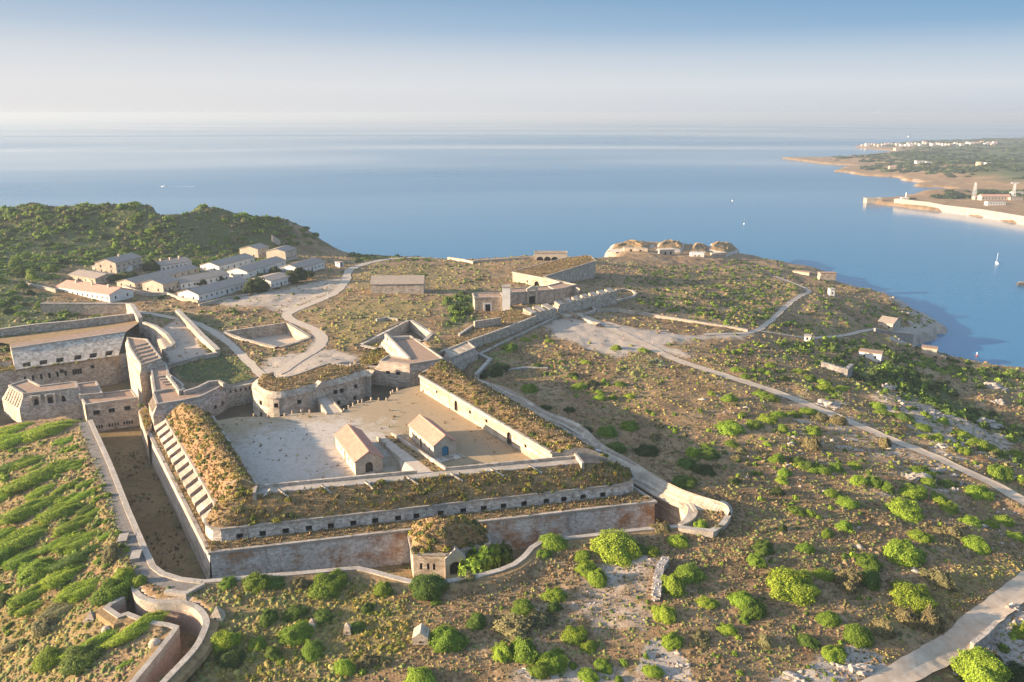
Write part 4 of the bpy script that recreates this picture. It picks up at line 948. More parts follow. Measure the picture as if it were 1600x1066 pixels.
facade(q, lc, up(l0, ZD), up(l1, ZD), l1, l0, sorted([(u - .4, u + .4, v0, v0 + 2.2) for u, v0 in [(near([l0, l1], P(x, 585, -5))[1], 6.5) for x in (39,51,64,77,90,103,116,120,124,128)]]) + [(Ll - 20, Ll - 18.6, 8, 9.4), (Ll - 9, Ll - 7.6, 8, 9.4)], .8, 'loophole'); q.poly([l1, up(l1, ZD), up(P(215, 540, 0), ZD), up(P(215, 540, 0), -1.2)]); q.build('lower_wall', 'stone', lc)
q = MB(); q.poly([l0, l1, f1, f0 + V(0, 0, -.2), P(-60, 580, -.9)]); SLOPES.append((q.build('berm', 'grass_earth', lc), 1.2, 'lush'))
q = MB(); q.poly([s0, s1, up(P(222, 500, 2), 2.5), up(P(-20, 530, 3), 2.5)]); q.build('back_slope', 'grass_earth', lc)
def freewall(name, label, pts, h, wd, mat='stone', cat='wall', deep=3.0, coping=None):
    """wall standing on the ground at the given pixels"""
    b_ = Gs(pts); t = thing(name, label, cat, b_[len(b_) // 2]); q = MB(); hh = h if hasattr(h, '__len__') else [h] * len(b_)
    q.wall([p + V(0, 0, k_) for p, k_ in zip(b_, hh)], wd, [p[2] - deep for p in b_]); q.build('wall', mat, t)
    q = MB(); q.wall([p + V(0, 0, k_ + .2) for p, k_ in zip(b_, hh)], wd + .3, [p[2] + k_ + .0 for p, k_ in zip(b_, hh)]); q.build('coping', coping or 'coping', t); return t
freewall('boundary_wall', 'long tan stone wall below the red-roofed barracks', [(66,489),(120,489),(200,489)], 4.6, 1.6, 'stone_warm')
freewall('boundary_wall', 'tall curving stone wall at the right end of the long tan wall', [(201,489),(209,494),(214,502),(221,512)], [4.6,5.5,5.5,4.5], 1.8)
freewall('boundary_wall', 'stone wall half hidden by scrub above the long casemate', [(-20,530),(60,519),(115,514),(160,508),(212,502)], 3.6, 1.5)
freewall('enclosure_wall', 'pale lit stone wall along the right of the walled gravel enclosure', [(278,494),(296,511),(318,534),(335,550),(341,556)], [3.2,2.8,2.6,2.6,2.4], 1.8, 'stone_warm')
freewall('enclosure_wall', 'low stone wall along the near side of the walled gravel enclosure', [(340,557),(318,561),(292,568),(262,576)], 1.6, 1.2, deep=5)
freewall('enclosure_wall', 'curved broken wall inside the gravel enclosure beside the ribbed block', [(226,515),(245,520),(262,530),(272,541),(262,548)], [3.5,3,2.4,1.4,.8], 1.2)

# sunken ruin and the cut beside the angled bastion
def pit(name, label, ring, depth, mat, floor):
    t = thing(name, label, 'ruin', up(ring[0], ring[0][2] - depth)); r = ccw([Vector(p) for p in ring])
    for i in range(len(r)):
        a, b = r[i], r[(i + 1) % len(r)]; q = MB(); q.poly([up(b, b[2] - depth - .3), up(a, a[2] - depth - .3), a + V(0, 0, .5), b + V(0, 0, .5)]); o_ = (b - a).cross(V(0, 0, 1)).normalized() * 1.7
        q.poly([b + V(0, 0, .5), a + V(0, 0, .5), a + o_ + V(0, 0, .4), b + o_ + V(0, 0, .4)]); q.poly([a + o_ + V(0, 0, .4), up(a + o_, a[2] - 2), up(b + o_, b[2] - 2), b + o_ + V(0, 0, .4)]); q.build('side_wall', mat, t)
    q = MB(); q.poly([up(p, p[2] - depth + .4) for p in r]); q.build('floor', floor, t); return t
pit('sunken_ruin', 'square sunken ruin with pale stone sides beside the bend of the gravel road', RUIN, 5, 'stone_warm', 'gravel')
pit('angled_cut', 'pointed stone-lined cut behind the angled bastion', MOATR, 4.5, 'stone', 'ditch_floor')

# ------------------------------------------------------------------ the long scarp, the gate and the outer batteries
ls = thing('long_scarp', 'long shaded stone scarp with turf top running towards the gatehouse', 'rampart', P(770, 530, -8))
tp = [P(x, y, 1.6) for x, y in [(688,551),(743,530),(790,513),(837,495),(826,487),(800,483),(780,488),(752,505),(722,520),(690,538)]]
q = MB(); q.prism([p for p in tp], -9, 0, 1); SLOPES.append((q.build('scarp', ['stone', 'grass_earth'], ls), 0.0, 'dry'))
q = MB(); q.poly([p + V(0, 0, .12) for p in tp]); SLOPES.append((q.build('turf', 'grass_earth', ls), 1.1, 'dry'))
q = MB(); q.wall([p + V(0, 0, .5) for p in tp[:4]], 1.0, 1.2); q.build('scarp_coping', 'stone', ls)
q = MB(); q.wall([P(741, 502, 5.0), P(782, 496, 5.0)], 1.2, 0); q.build('stub_wall', 'stone_warm', ls)
q = MB(); q.wall([P(717, 522, 2.8), P(741, 506, 2.8)], 1.0, 0); q.build('ramp_wall', 'stone', ls)
freewall('ditch_coping', 'straight pale coping along the outer edge of the long scarp ditch', [(704,573),(747,556),(800,530),(850,506),(886,489)], .5, 1.1, deep=4)
bastion('buttressed_lodge', 'small stone lodge with ribbed roof wedged behind the angled bastion', 'bastion', [P(x, y, 2.2) for x, y in [(697,548),(704,560),(742,544),(730,534)]], -6, (1.2, 2.2), roofm='stone_warm')
freewall('ditch_side_wall', 'angled pale wall stub beside the head of the sunken lane', [(722,562),(738,553),(766,566),(752,582),(744,590)], 1.4, 1.3, deep=3)
freewall('terrace_wall', 'pair of low curving walls leaving the head of the sunken lane', [(760,588),(790,581),(820,577),(856,578)], .7, 1.2, deep=2)
tq = thing('signal_tower', 'slim white square tower beside the gatehouse yard', 'tower', G(791, 487))
c = G(791, 488); q = MB(); q.box(c - V(0, 0, 1), V(2.0, 0, 0), V(0, 2.0, 0), 14.0); q.build('shaft', 'plaster_white', tq); q = MB(); q.box(c + V(0, 0, 13.0), V(2.25, 0, 0), V(0, 2.25, 0), .6); q.build('cornice', 'coping', tq); q = MB(); q.box(c + V(0, 0, -1), V(2.5, 0, 0), V(0, 2.5, 0), 2.2); q.build('plinth', 'stone', tq)
def gw(name, label, a, b, h, wd, ops, mat, opn='door', cat='building', frame=False):
    A_, B_ = G(*a), G(*b); z = min(A_[2], B_[2]) - .6; A_, B_ = up(A_, z), up(B_, z); t = thing(name, label, cat, lerp(A_, B_, .5)); H_ = V(0, 0, h); n_ = (B_ - A_).cross(V(0, 0, 1)).normalized() * -wd
    L_ = (B_ - A_).length; q = MB(); facade(q, t, A_, B_, B_ + H_, A_ + H_, [(L_ * o[0] - o[1] / 2, L_ * o[0] + o[1] / 2) + tuple(o[2:]) for o in ops], .9, opn)
    for p, r in ((B_, B_ + n_), (B_ + n_, A_ + n_), (A_ + n_, A_)): q.poly([p, r, r + H_, p + H_])
    q.build('wall', mat, t); q = MB(); q.poly([A_ + H_ - V(0, 0, .1), B_ + H_ - V(0, 0, .1), B_ + n_ + H_ - V(0, 0, .1), A_ + n_ + H_ - V(0, 0, .1)]); q.build('roof', 'roof_brown', t)
    q = MB(); q.wall([A_ + H_ + V(0, 0, .4), B_ + H_ + V(0, 0, .4), B_ + n_ + H_ + V(0, 0, .4), A_ + n_ + H_ + V(0, 0, .4)], .7, z + h - .3, closed=True); q.build('rim', 'coping', t); return t, A_, B_, L_
t_, A_, B_, L_ = gw('gatehouse_wing', 'brown stone wing with white-framed doorway left of the white tower', (742,487), (787,487), 8.0, 10, [(.45, 2.6, .6, 4.6, False, 'doorway')], 'stone_warm')
e_ = (B_ - A_).normalized(); nn = V(e_[1], -e_[0], 0); c = lerp(A_, B_, .45) + nn * .15
for s_ in (-1, 1):
    q = MB(); q.box(c + e_ * 1.65 * s_ + V(0, 0, .4), e_ * .35, nn * .2, 4.6); q.build('door_frame', 'plaster_white', t_)
q = MB(); q.box(c + V(0, 0, 4.7), e_ * 2.0, nn * .2, .6); q.build('lintel', 'plaster_white', t_)
t_, A_, B_, L_ = gw('gatehouse', 'stone gatehouse with pedimented gateway between white tower and angled wall', (797,476), (866,473), 7.6, 9, [(.49, 3.4, .6, 5.0, False, 'gateway')], 'stone')
e_ = (B_ - A_).normalized(); nn = V(e_[1], -e_[0], 0); c = lerp(A_, B_, .49) + nn * .2
for s_ in (-1, 1):
    q = MB(); q.box(c + e_ * 2.4 * s_ + V(0, 0, .3), e_ * .55, nn * .4, 8.2); q.build('pilaster', 'plaster_cream', t_)
q = MB(); q.box(c + V(0, 0, 8.5), e_ * 3.2, nn * .5, .7); q.poly([c + e_ * 3.2 + V(0, 0, 9.2) + nn * .5, c + V(0, 0, 10.8) + nn * .5, c - e_ * 3.2 + V(0, 0, 9.2) + nn * .5][::-1]); q.poly([c + e_ * 3.2 + V(0, 0, 9.2) - nn * .5, c + V(0, 0, 10.8) - nn * .5, c - e_ * 3.2 + V(0, 0, 9.2) - nn * .5]); q.poly([c + e_ * 3.2 + V(0, 0, 9.2) + nn * .5, c + e_ * 3.2 + V(0, 0, 9.2) - nn * .5, c + V(0, 0, 10.8) - nn * .5, c + V(0, 0, 10.8) + nn * .5]); q.poly([c - e_ * 3.2 + V(0, 0, 9.2) - nn * .5, c - e_ * 3.2 + V(0, 0, 9.2) + nn * .5, c + V(0, 0, 10.8) + nn * .5, c + V(0, 0, 10.8) - nn * .5]); q.build('pediment', 'plaster_cream', t_)
gw('gatehouse_flank', 'brown angled stone block right of the pedimented gateway', (867,470), (900,463), 7.0, 10, [], 'stone')
# crenellated wall: merlons are parts
def crenel(name, label, a, b, h, nmer, wd=4.0):
    A_, B_ = G(*a), G(*b); t = thing(name, label, 'wall', lerp(A_, B_, .5)); e = (B_ - A_); L_ = e.length; e.normalize(); e = V(e[0], e[1], 0); n_ = V(-e[1], e[0], 0)
    q = MB(); q.wall([up(A_, h), up(B_, h)], wd, min(A_[2], B_[2]) - 6, side=.0); q.build('wall', 'stone', t)
    for i in range(nmer):
        c = lerp(up(A_, h), up(B_, h), (i + .45) / nmer); s_ = L_ / nmer * .34; q = MB()
        f_ = -n_ * (wd / 2 + .05); bk2 = n_ * wd / 2
        q.poly([c - e * s_ + f_ + V(0, 0, .6), c + e * s_ + f_ + V(0, 0, .6), c + e * s_ + bk2 + V(0, 0, 1.9), c - e * s_ + bk2 + V(0, 0, 1.9)])
        q.poly([c - e * s_ + f_, c + e * s_ + f_, c + e * s_ + f_ + V(0, 0, .6), c - e * s_ + f_ + V(0, 0, .6)]); q.poly([c + e * s_ + f_, c + e * s_ + bk2, c + e * s_ + bk2 + V(0, 0, 1.9), c + e * s_ + f_ + V(0, 0, .6)]); q.poly([c - e * s_ + bk2, c - e * s_ + f_, c - e * s_ + f_ + V(0, 0, .6), c - e * s_ + bk2 + V(0, 0, 1.9)]); q.poly([c + e * s_ + bk2, c - e * s_ + bk2, c - e * s_ + bk2 + V(0, 0, 1.9), c + e * s_ + bk2 + V(0, 0, 1.9)])
        q.build('merlon', 'stone_warm', t)
    return t
crenel('crenellated_wall', 'long crenellated stone wall right of the gate bridge', (868,491), (959,474), 2.6, 7)
crenel('crenellated_wall', 'short crenellated stone bastion left of the gate bridge', (822,503), (864,494), 2.4, 3, 6)
gbz = P(880, 488, -1); gb_ = thing('gate_bridge', 'small stone bridge over the ditch in front of the gate', 'bridge', gbz)
q = MB(); q.prism([P(x, y, -1.6) for x, y in [(866,487),(880,484),(902,491),(888,495)]], -7); q.build('deck', ['gravel'], gb_)
q = MB(); q.wall([P(867, 487, -.6), P(889, 495.5, -.6)], .5, -7); q.build('parapet', 'stone_warm', gb_)
q = MB(); q.wall([P(880, 484, -.6), P(902, 491, -.6)], .5, -7); q.build('parapet', 'stone_warm', gb_)
freewall('curved_wall', 'pale wall curling round the far end of the crenellated wall', [(962,456),(975,455),(988,457),(994,462),(988,467),(965,472),(935,480),(925,482)], 1.2, 1.0)
freewall('road_wall', 'low lit wall curving from the gate beside the parked car', [(925,482),(930,487),(920,492),(908,495),(912,501),(925,506),(938,508)], 1.1, .9, 'plaster_cream')
freewall('field_wall', 'long straight pale stone wall across the slope above the gravel yard', [(932,487),(965,487),(1000,492),(1050,500),(1100,508),(1140,514),(1168,519)], 1.3, .9, 'plaster_cream')
# z-shaped battery and arcaded wall near the sea
zb_ = thing('stone_battery', 'Z-shaped stone battery with turf roof and lit white front wall', 'battery', G(850, 450))
A_, B_ = G(801, 441), G(889, 458); z0 = min(A_[2], B_[2]) - 1; L_ = (B_ - A_).length; hz = V(0, 0, 7.0)
q = MB(); facade(q, zb_, up(A_, z0), up(B_, z0), up(B_, z0) + hz, up(A_, z0) + hz, [(L_ * .40, L_ * .40 + 4, .5, 4.5, True), (L_ * .26, L_ * .26 + 1, 2.5, 4, False)], 1.5, 'archway'); q.build('front_wall', 'stone_warm', zb_)
zt_ = z0 + 7; rp_ = [up(A_, zt_), up(B_, zt_), up(P(905, 452, zt_), zt_), up(P(850, 433, zt_), zt_), up(P(931, 408, zt_), zt_), up(P(922, 400, zt_), zt_), up(P(885, 403, zt_), zt_), up(P(803, 424, zt_), zt_)]
q = MB(); q.poly([p + V(0, 0, .1) for p in rp_]); SLOPES.append((q.build('turf_roof', 'grass_earth', zb_), 1.2, 'dry'))
q = MB()
for i in range(1, 8): a, b = rp_[i], rp_[(i + 1) % 8]; q.poly([up(a, z0 - 4), up(b, z0 - 4), b, a])
q.build('rear_wall', 'stone', zb_); q = MB(); q.wall([p + V(0, 0, .4) for p in rp_], .8, zt_ - .3, closed=True); q.build('rim', 'coping', zb_)
t_, A_, B_, L_ = gw('arcaded_wall', 'pale arcaded wall with three arches near the sea cliff', (835,407), (886,410), 7.4, 6, [(.17, 5.0, .4, 4.6, True), (.40, 5.0, .4, 4.6, True), (.62, 5.0, .4, 4.6, True)], 'plaster_cream', 'archway', 'wall')
freewall('cliff_wall', 'low wall along the cliff edge left of the arcaded wall', [(740,411),(770,409),(800,407),(833,405)], 1.6, 1.2)
freewall('cliff_wall', 'broken pale wall along the cliff behind the empty field', [(700,405),(722,408),(740,412)], 1.4, 1.2)
# coastal casemates on the point
def mound(name, label, ring_px, fa, fb, h, ops, mat, mh=.2):
    A_, B_ = G(*fa), G(*fb); z0 = min(A_[2], B_[2]) - .6; A_, B_ = up(A_, z0), up(B_, z0); t = thing(name, label, 'casemates', lerp(A_, B_, .5)); H_ = V(0, 0, h); L_ = (B_ - A_).length
    q = MB(); facade(q, t, A_, B_, B_ + H_, A_ + H_, [(L_ * o[0] - o[1] / 2, L_ * o[0] + o[1] / 2) + tuple(o[2:]) for o in ops], .9, 'doorway'); n_ = V(0, 6, 0)
    q.poly([A_ + H_, B_ + H_, B_ + H_ + n_, A_ + H_ + n_]); q.poly([B_, B_ + n_, B_ + n_ + H_, B_ + H_]); q.poly([A_ + n_, A_, A_ + H_, A_ + n_ + H_]); q.build('front_wall', mat, t)
    ring = resample(Gs(ring_px) + [G(*ring_px[0])], 25)[:-1]; c = sum(ring, V(0, 0, 0)) / 24; q = MB(); rows = 5; grid = []
    for j in range(rows + 1):
        s = j / rows; grid.append([Vector((lerp(p, c, s * .97)[0], lerp(p, c, s * .97)[1], p[2] - 1 + (h + mh) * min(1, math.sin(min(1, s * 1.5) * math.pi / 2) ** .8) + (vnoise(np.array(i * .9), np.array(j * 1.3)) - .5) * 2.6 * (j > 0))) for i, p in enumerate(ring)])
    for j in range(rows): q.strip(grid[j] + grid[j][:1], grid[j + 1] + grid[j + 1][:1], 1 if j else 0)
    q.build('earth_mound', ['rock', 'grass_earth'], t); return t
mound('coastal_casemate', 'leftmost turf-covered stone casemate on the rocky point', [(948,392),(955,382),(985,375),(1015,378),(1028,384),(1015,393)], (975,393), (1012,394), 3.6, [(.3, 2, .3, 2.6), (.7, 2, .3, 2.6)], 'stone_warm')
mound('coastal_casemate', 'round turf-covered casemate with two doorways in the middle of the point', [(1022,392),(1028,380),(1050,376),(1072,380),(1068,394)], (1030,397), (1054,397), 4.6, [(.4, 1.6, .3, 2.8), (.75, 1.6, .3, 2.8)], 'plaster_cream')
mound('coastal_casemate', 'turf casemate with small white house front on the point', [(1078,396),(1082,382),(1096,379),(1108,384),(1104,398)], (1080,400), (1100,402), 3.6, [(.3, 1.2, .8, 2.2), (.6, 1.2, .8, 2.2)], 'plaster_white')
mound('coastal_casemate', 'rightmost stone casemate with splayed wing walls on the point', [(1104,394),(1110,380),(1145,380),(1158,392),(1135,402)], (1112,402), (1135,403), 5.0, [], 'stone_warm')

# ------------------------------------------------------------------ barracks and outlying buildings
def house(name, label, A, B, Gp, eave=3.4, rise=1.7, wall='plaster_white', roof='tile_grey', nwin=5, gwin=2, door=.5, cat='building', group=None, chim=0, flat=False, storeys=1, zadd=0.0, extra=None):
    a = G(*A); b = P(*B, a[2]); g_ = P(*Gp, a[2]); ev = b - a; L_ = ev.length; e = ev.normalized(); f = V(-e[1], e[0], 0)
    if f.dot(g_ - a) < 0: f = -f
    W_ = max(4.5, min(14, (g_ - a).length)) if not flat else min(5.5, max(3, (g_ - a).length)); a = a - V(0, 0, .5); b = b - V(0, 0, .5); c, d = b + f * W_, a + f * W_
    eave += .5; E = V(0, 0, eave); R_ = V(0, 0, eave + rise); t = thing(name, label, cat, (a + c) / 2, group); q = MB()
    def wins(n, L2, dr, near0):
        o = []
        for i in range(n):
            u = (i + .5) / n * L2
            if dr is not None and abs(u / L2 - dr) < .5 / n and storeys == 1: o.append((u - .6, u + .6, .45, 2.9, False, 'door', ('stone_dark', 'door_wood'))); dr = None; continue
            for s in range(storeys): o.append((u - .5, u + .5, 1.5 + 2.8 * s, 2.9 + 2.8 * s))
        return sorted(o)
    def quad_out(p, r): # p->r with outside on the right
        return (p, r) if (r - p).cross(V(0, 0, 1)).dot((p + r) / 2 - (a + c) / 2) > 0 else (r, p)
    for (p, r, n, L2, dr) in ((a, b, nwin, L_, door), (d, a, gwin, W_, None)):
        p, r = quad_out(p, r); facade(q, t, p, r, r + E, p + E, wins(n, L2, dr, 0), .3, 'window', ('plaster_cream', 'glass_dark'))
    for p, r in ((b, c), (c, d)): q.poly([p, r, r + E, p + E])
    if not flat:
        q.poly([a + E, d + E, lerp(a, d, .5) + R_]); q.poly([b + E, c + E, lerp(b, c, .5) + R_])
    q.build('wall', wall, t)
    q = MB(); th = V(0, 0, .22); oh = .4
    if flat:
        q.prism([p + E + V(0, 0, .3) for p in (a - e * .3 - f * .3, b + e * .3 - f * .3, c + e * .3 + f * .3, d - e * .3 + f * .3)], a[2] + eave - .1, bottom=True)
    else:
        r0, r1 = lerp(a, d, .5) + R_ - e * oh, lerp(b, c, .5) + R_ + e * oh; dn = V(0, 0, -rise * oh / (W_ / 2))
        for p0, p1, s in ((a, b, -1), (d, c, 1)):
            g0, g1 = p0 + E - e * oh + f * s * oh + dn, p1 + E + e * oh + f * s * oh + dn
            q.poly([g0 + th, g1 + th, r1 + th, r0 + th]); q.poly([g0, r0, r1, g1]); q.poly([g0, g1, g1 + th, g0 + th]); q.poly([g0, r0, r0 + th, g0 + th]); q.poly([g1, r1, r1 + th, g1 + th])
    ro_ = q.build('roof', roof, t)
    for i in range(chim):
        u = (i + .6) / (chim + .3); cpt = lerp(lerp(a, d, .42), lerp(b, c, .42), u) + V(0, 0, eave + rise * .6); q = MB(); q.box(cpt, e * .45, f * .45, 1.9); q.box(cpt + V(0, 0, 1.9), e * .6, f * .6, .25); q.build('chimney', 'plaster_cream', ro_)
    if extra == 'stair':
        m0 = lerp(a, b, .45) - f * .2; q = MB()
        for i in range(8): q.box(m0 + e * (i * .7 - 4.5) - f * 1.0 + V(0, 0, 0), e * .36, f * .8, .8 + i * .42)
        q.build('stair', 'plaster_white', t)
    HOUSE_PADS.append([a, b, c, d]); return t
HOUSE_PADS = []
house('barracks', 'white barracks with patchy red roof and chimneys, farthest left', (172,472), (89,459), (191,460), 3.8, 2.2, roof='tile_red', nwin=11, chim=3, door=None)
house('two_storey_house', 'two-storey cream house with outside stair at the left of the barracks', (183,429), (223,418), (159,413), 6.6, 2.2, 'plaster_cream', nwin=5, chim=1, storeys=2, extra='stair', door=None)
house('stone_shed', 'long brown shed in scrub below the two-storey house', (150,445), (108,438), (160,434), 3.2, 1.6, 'stone_warm', 'tile_old', 4, 1)
house('stone_shed', 'small grey-roofed shed joined to the front of the two-storey house', (176,428), (145,424), (182,421), 3.0, 1.5, 'plaster_cream', 'tile_grey', 3, 1)
house('barracks', 'low white barracks with three chimneys behind the two-storey house', (253,425), (300,417), (240,416), 3.6, 1.8, nwin=7, chim=3)
house('barracks', 'very long low grey-roofed barracks behind the cream gabled house', (212,452), (311,427), (194,447), 3.2, 1.8, 'plaster_cream', nwin=9)
house('barracks', 'cream gabled house at the near end of the middle barracks row', (256,459), (281,452), (226,455), 5.0, 2.0, 'plaster_cream', nwin=4, gwin=2)
house('barracks', 'white barracks with grey roof second from the yard', (283,453), (359,438), (266,447), 3.6, 1.8, nwin=9)
house('barracks', 'white barracks with grey roof facing the gravel yard', (311,472), (389,450), (284,466), 3.8, 2.0, nwin=10, door=.6)
house('barracks', 'white-gabled barracks left of the cream twin houses', (343,426), (398,411), (318,421), 3.8, 2.0, nwin=6)
house('barracks', 'white-gabled barracks nearest the cream twin houses', (387,435), (447,416), (359,430), 3.8, 2.0, nwin=6)
house('cream_house', 'left of the two tall cream houses behind the barracks', (404,404), (421,399), (379,399), 6.0, 1.8, 'plaster_cream', nwin=3, gwin=2, door=None)
house('cream_house', 'right of the two tall cream houses behind the barracks', (447,409), (464,403), (421,405), 6.4, 1.8, 'plaster_cream', nwin=4, gwin=2, door=None)
house('barracks', 'white barracks with grey roof at the right end of the rows', (468,430), (507,418), (440,424), 3.8, 2.0, nwin=7)
house('barracks', 'short white flat-fronted barracks beside the dark tree', (424,452), (455,443), (404,445), 4.4, 1.4, nwin=5)
house('lookout_hut', 'tiny cream hut on the scrub slope below the headland cliff', (399,366), (386,364.5), (402,364), 3.0, .2, 'plaster_cream', 'roof_brown', 2, 1, flat=True)
house('utility_box_hut', 'tiny white hut beside the gravel road behind the barracks', (531,417), (537,416), (529,415), 2.6, .2, nwin=1, gwin=1, flat=True)
house('warehouse', 'long windowless stone warehouse with brown roof beside the empty field', (580,459), (662,458), (584,448), 5.2, 3.2, 'stone', 'tile_old', 0, 0, None)
house('cliff_bunker', 'flat-roofed concrete bunker on the cliff edge near the harbour mouth', (1281,437), (1306,437), (1262,428), 5.0, .2, 'stone_warm', 'roof_brown', 1, 0, flat=True, door=None)
house('cliff_bunker', 'low pale outbuilding left of the concrete bunker on the cliff', (1264,431), (1238,428), (1270,426), 2.4, .2, 'plaster_cream', 'roof_brown', 3, 1, flat=True, door=None)
house('white_hut', 'small white cube-like hut beside the bend of the east track', (1296.5,462), (1304,462), (1296,460), 4.4, .2, 'plaster_white', 'coping', 1, 0, flat=True, door=None)
hs = house('boathouse', 'stone boathouse with pale tiled roof above the rocky inlet', (1394,517), (1371,513), (1398,506), 4.2, 2.4, 'plaster_cream', 'tile_old', 2, 1, door=None)
house('roadside_shrine', 'small white stepped block beside the coast track', (1266,535), (1256,534), (1268,532), 2.8, .2, 'plaster_white', 'coping', 1, 1, flat=True, door=None)
house('gun_bunker', 'long whitewashed bunker with two dark slots half sunk in scrub', (1376,565), (1341,560), (1379,558), 3.6, .2, 'plaster_white', 'roof_brown', 2, 0, flat=True, door=None)
house('gun_bunker', 'small pale roofless block at the edge of the inlet', (1463,556), (1439,553), (1466,549), 3.8, .2, 'plaster_cream', 'roof_brown', 0, 1, flat=True, door=None)
freewall('quay_wall', 'rough stone revetment below the boathouse', [(1366,520),(1396,525),(1425,528)], 2.5, 1.6, 'drystone', deep=6)
freewall('seaside_wall', 'low stone wall beside the block at the inlet', [(1463,556),(1478,561)], 1.2, .8, 'stone_warm')
freewall('cliff_parapet', 'straight wall fragment on the headland slope above the barracks', [(425,371),(437,379)], 1.4, 1.0, 'plaster_cream')
freewall('garden_wall', 'pale garden wall running left from the red-roofed barracks', [(40,447),(88,457)], 1.8, .8, 'plaster_cream')
freewall('garden_wall', 'pale yard wall in front of the barracks rows', [(192,450),(225,462),(262,462),(284,470),(310,474)], 1.5, .7, 'plaster_cream')
freewall('garden_wall', 'low wall between the barracks yard and the gravel yard', [(311,478),(350,468),(400,460),(424,454)], .8, .6, 'plaster_cream')
freewall('field_edge_wall', 'short pale wall at the near edge of the empty field', [(588,503),(604,500),(622,502)], 1.2, .8, 'plaster_cream')
freewall('drystone_wall', 'dark dry-stone wall beside the stony patch in the foreground', [(1040,879),(1031,893),(1027,915),(1025,940)], 1.3, 1.6, 'drystone', deep=1, coping='drystone')
freewall('drystone_wall', 'grey dry-stone revetment at the head of the scrubby gully', [(1283,572),(1295,575),(1310,580),(1322,583),(1330,575)], 1.8, 1.4, 'drystone', deep=4, coping='drystone')
freewall('roadside_wall', 'low rough wall beside the near road, lower right', [(1518,1012),(1540,995),(1556,978)], .9, .7, 'rock_pale', deep=2, coping='rock_pale')
# ------------------------------------------------------------------ vegetation
def mat_leaf(name, use_obj):
    m, t, b, o = nodes(name); k = NT(t)
    at = k.n('Attribute', attribute_name='tint')
    if use_obj:
        oi = k.n('ObjectInfo'); col = k.mix(1.0, oi.outputs['Color'], at.outputs['Color'], 'MULTIPLY')
    else: col = at.outputs['Color']
    b.inputs['Roughness'].default_value = .75; k.l(col, b.inputs['Base Color'])
    tr = k.n('BsdfTranslucent'); k.l(col, tr.inputs[0]); mx = k.n('MixShader'); mx.inputs[0].default_value = .28
    k.l(b.outputs[0], mx.inputs[1]); k.l(tr.outputs[0], mx.inputs[2]); k.l(mx.outputs[0], o.inputs[0])
mat_leaf('bush_leaf', True); mat_leaf('scrub_leaf', False)
def np_mesh(name, co, tri, tint, mat, nper=3):
    me = bpy.data.meshes.new(name); me.vertices.add(len(co)); me.vertices.foreach_set('co', np.asarray(co, np.float32).ravel())
    me.loops.add(tri.size); me.loops.foreach_set('vertex_index', tri.ravel().astype(np.int32))
    me.polygons.add(len(tri)); me.polygons.foreach_set('loop_start', np.arange(0, tri.size, nper, dtype=np.int32)); me.polygons.foreach_set('loop_total', np.full(len(tri), nper, np.int32)); me.update(calc_edges=True)
    a = me.attributes.new('tint', 'FLOAT_COLOR', 'POINT'); c = np.ones((len(co), 4), np.float32); c[:, :3] = tint; a.data.foreach_set('color', c.ravel())
    me.materials.append(M[mat]); return me
def bush_arrays(seed, nleaf, leaf, core=10, flat=.62, elong=1.0, lump=.2, lean=0.0):
    """a low dome of small leaf sprays over a dark twiggy core, radius 1, sitting on z = 0"""
    r = np.random.default_rng(seed); off = r.random(2) * 50
    def rad(th, ph):
        x, y, z = np.cos(th) * np.sin(ph), np.sin(th) * np.sin(ph), np.cos(ph)
        n = (vnoise(x * 2.2 + off[0] + z * 1.7, y * 2.2 + off[1] + z) - .5) * 2 * lump + (vnoise(x * 5 + off[1] + z * 4, y * 5 + off[0] - z * 3) - .5) * lump * 1.1
        return 1 + n
    def place(th, ph, k=1.0):
        q = rad(th, ph) * k; x, y, z = q * np.cos(th) * np.sin(ph), q * np.sin(th) * np.sin(ph), q * np.cos(ph)
        z = z * flat; return np.stack([x * elong + lean * z, y, z - .06], -1)
    # core
    nt_, np_ = core * 2, core; th, ph = np.meshgrid(np.linspace(0, 2 * np.pi, nt_, endpoint=False), np.linspace(.02, np.pi * .56, np_)); cv = place(th.ravel(), ph.ravel(), .92)
    ct = []
    for j in range(np_ - 1):
        for i in range(nt_):
            a, b_, c, d = j * nt_ + i, j * nt_ + (i + 1) % nt_, (j + 1) * nt_ + (i + 1) % nt_, (j + 1) * nt_ + i; ct += [(a, d, c), (a, c, b_)]
    ct = np.array(ct)
    th = r.random(nleaf) * 2 * np.pi; ph = np.arccos(1 - r.random(nleaf) * 1.12); c = place(th, ph, 1) * (0.93 + .11 * r.random((nleaf, 1)))
    nrm = c / np.array([elong, 1, flat]) ** 2; nrm /= np.linalg.norm(nrm, axis=1)[:, None] + 1e-9
    nrm = nrm + r.normal(0, .42, (nleaf, 3)); nrm /= np.linalg.norm(nrm, axis=1)[:, None]
    u = np.cross(nrm, r.normal(0, 1, (nleaf, 3))); u /= np.linalg.norm(u, axis=1)[:, None]; v = np.cross(nrm, u)
    s = leaf * (.6 + .8 * r.random((nleaf, 1)))
    lv = np.stack([c - u * s, c + v * s * .7, c + u * s, c - v * s * .7], 1).reshape(-1, 3); i0 = np.arange(nleaf)[:, None] * 4 + len(cv)
    lt = np.concatenate([i0 + np.array([0, 1, 2]), i0 + np.array([0, 2, 3])], 1).reshape(-1, 3)
    b_ = .55 + .7 * r.random(nleaf); tint = np.concatenate([np.full((len(cv), 3), .45), np.repeat(np.stack([b_ * 1.02, b_, b_ * .9], -1), 4, 0)])
    return np.concatenate([cv, lv]), np.concatenate([ct, lt]), tint
PROTO = {}
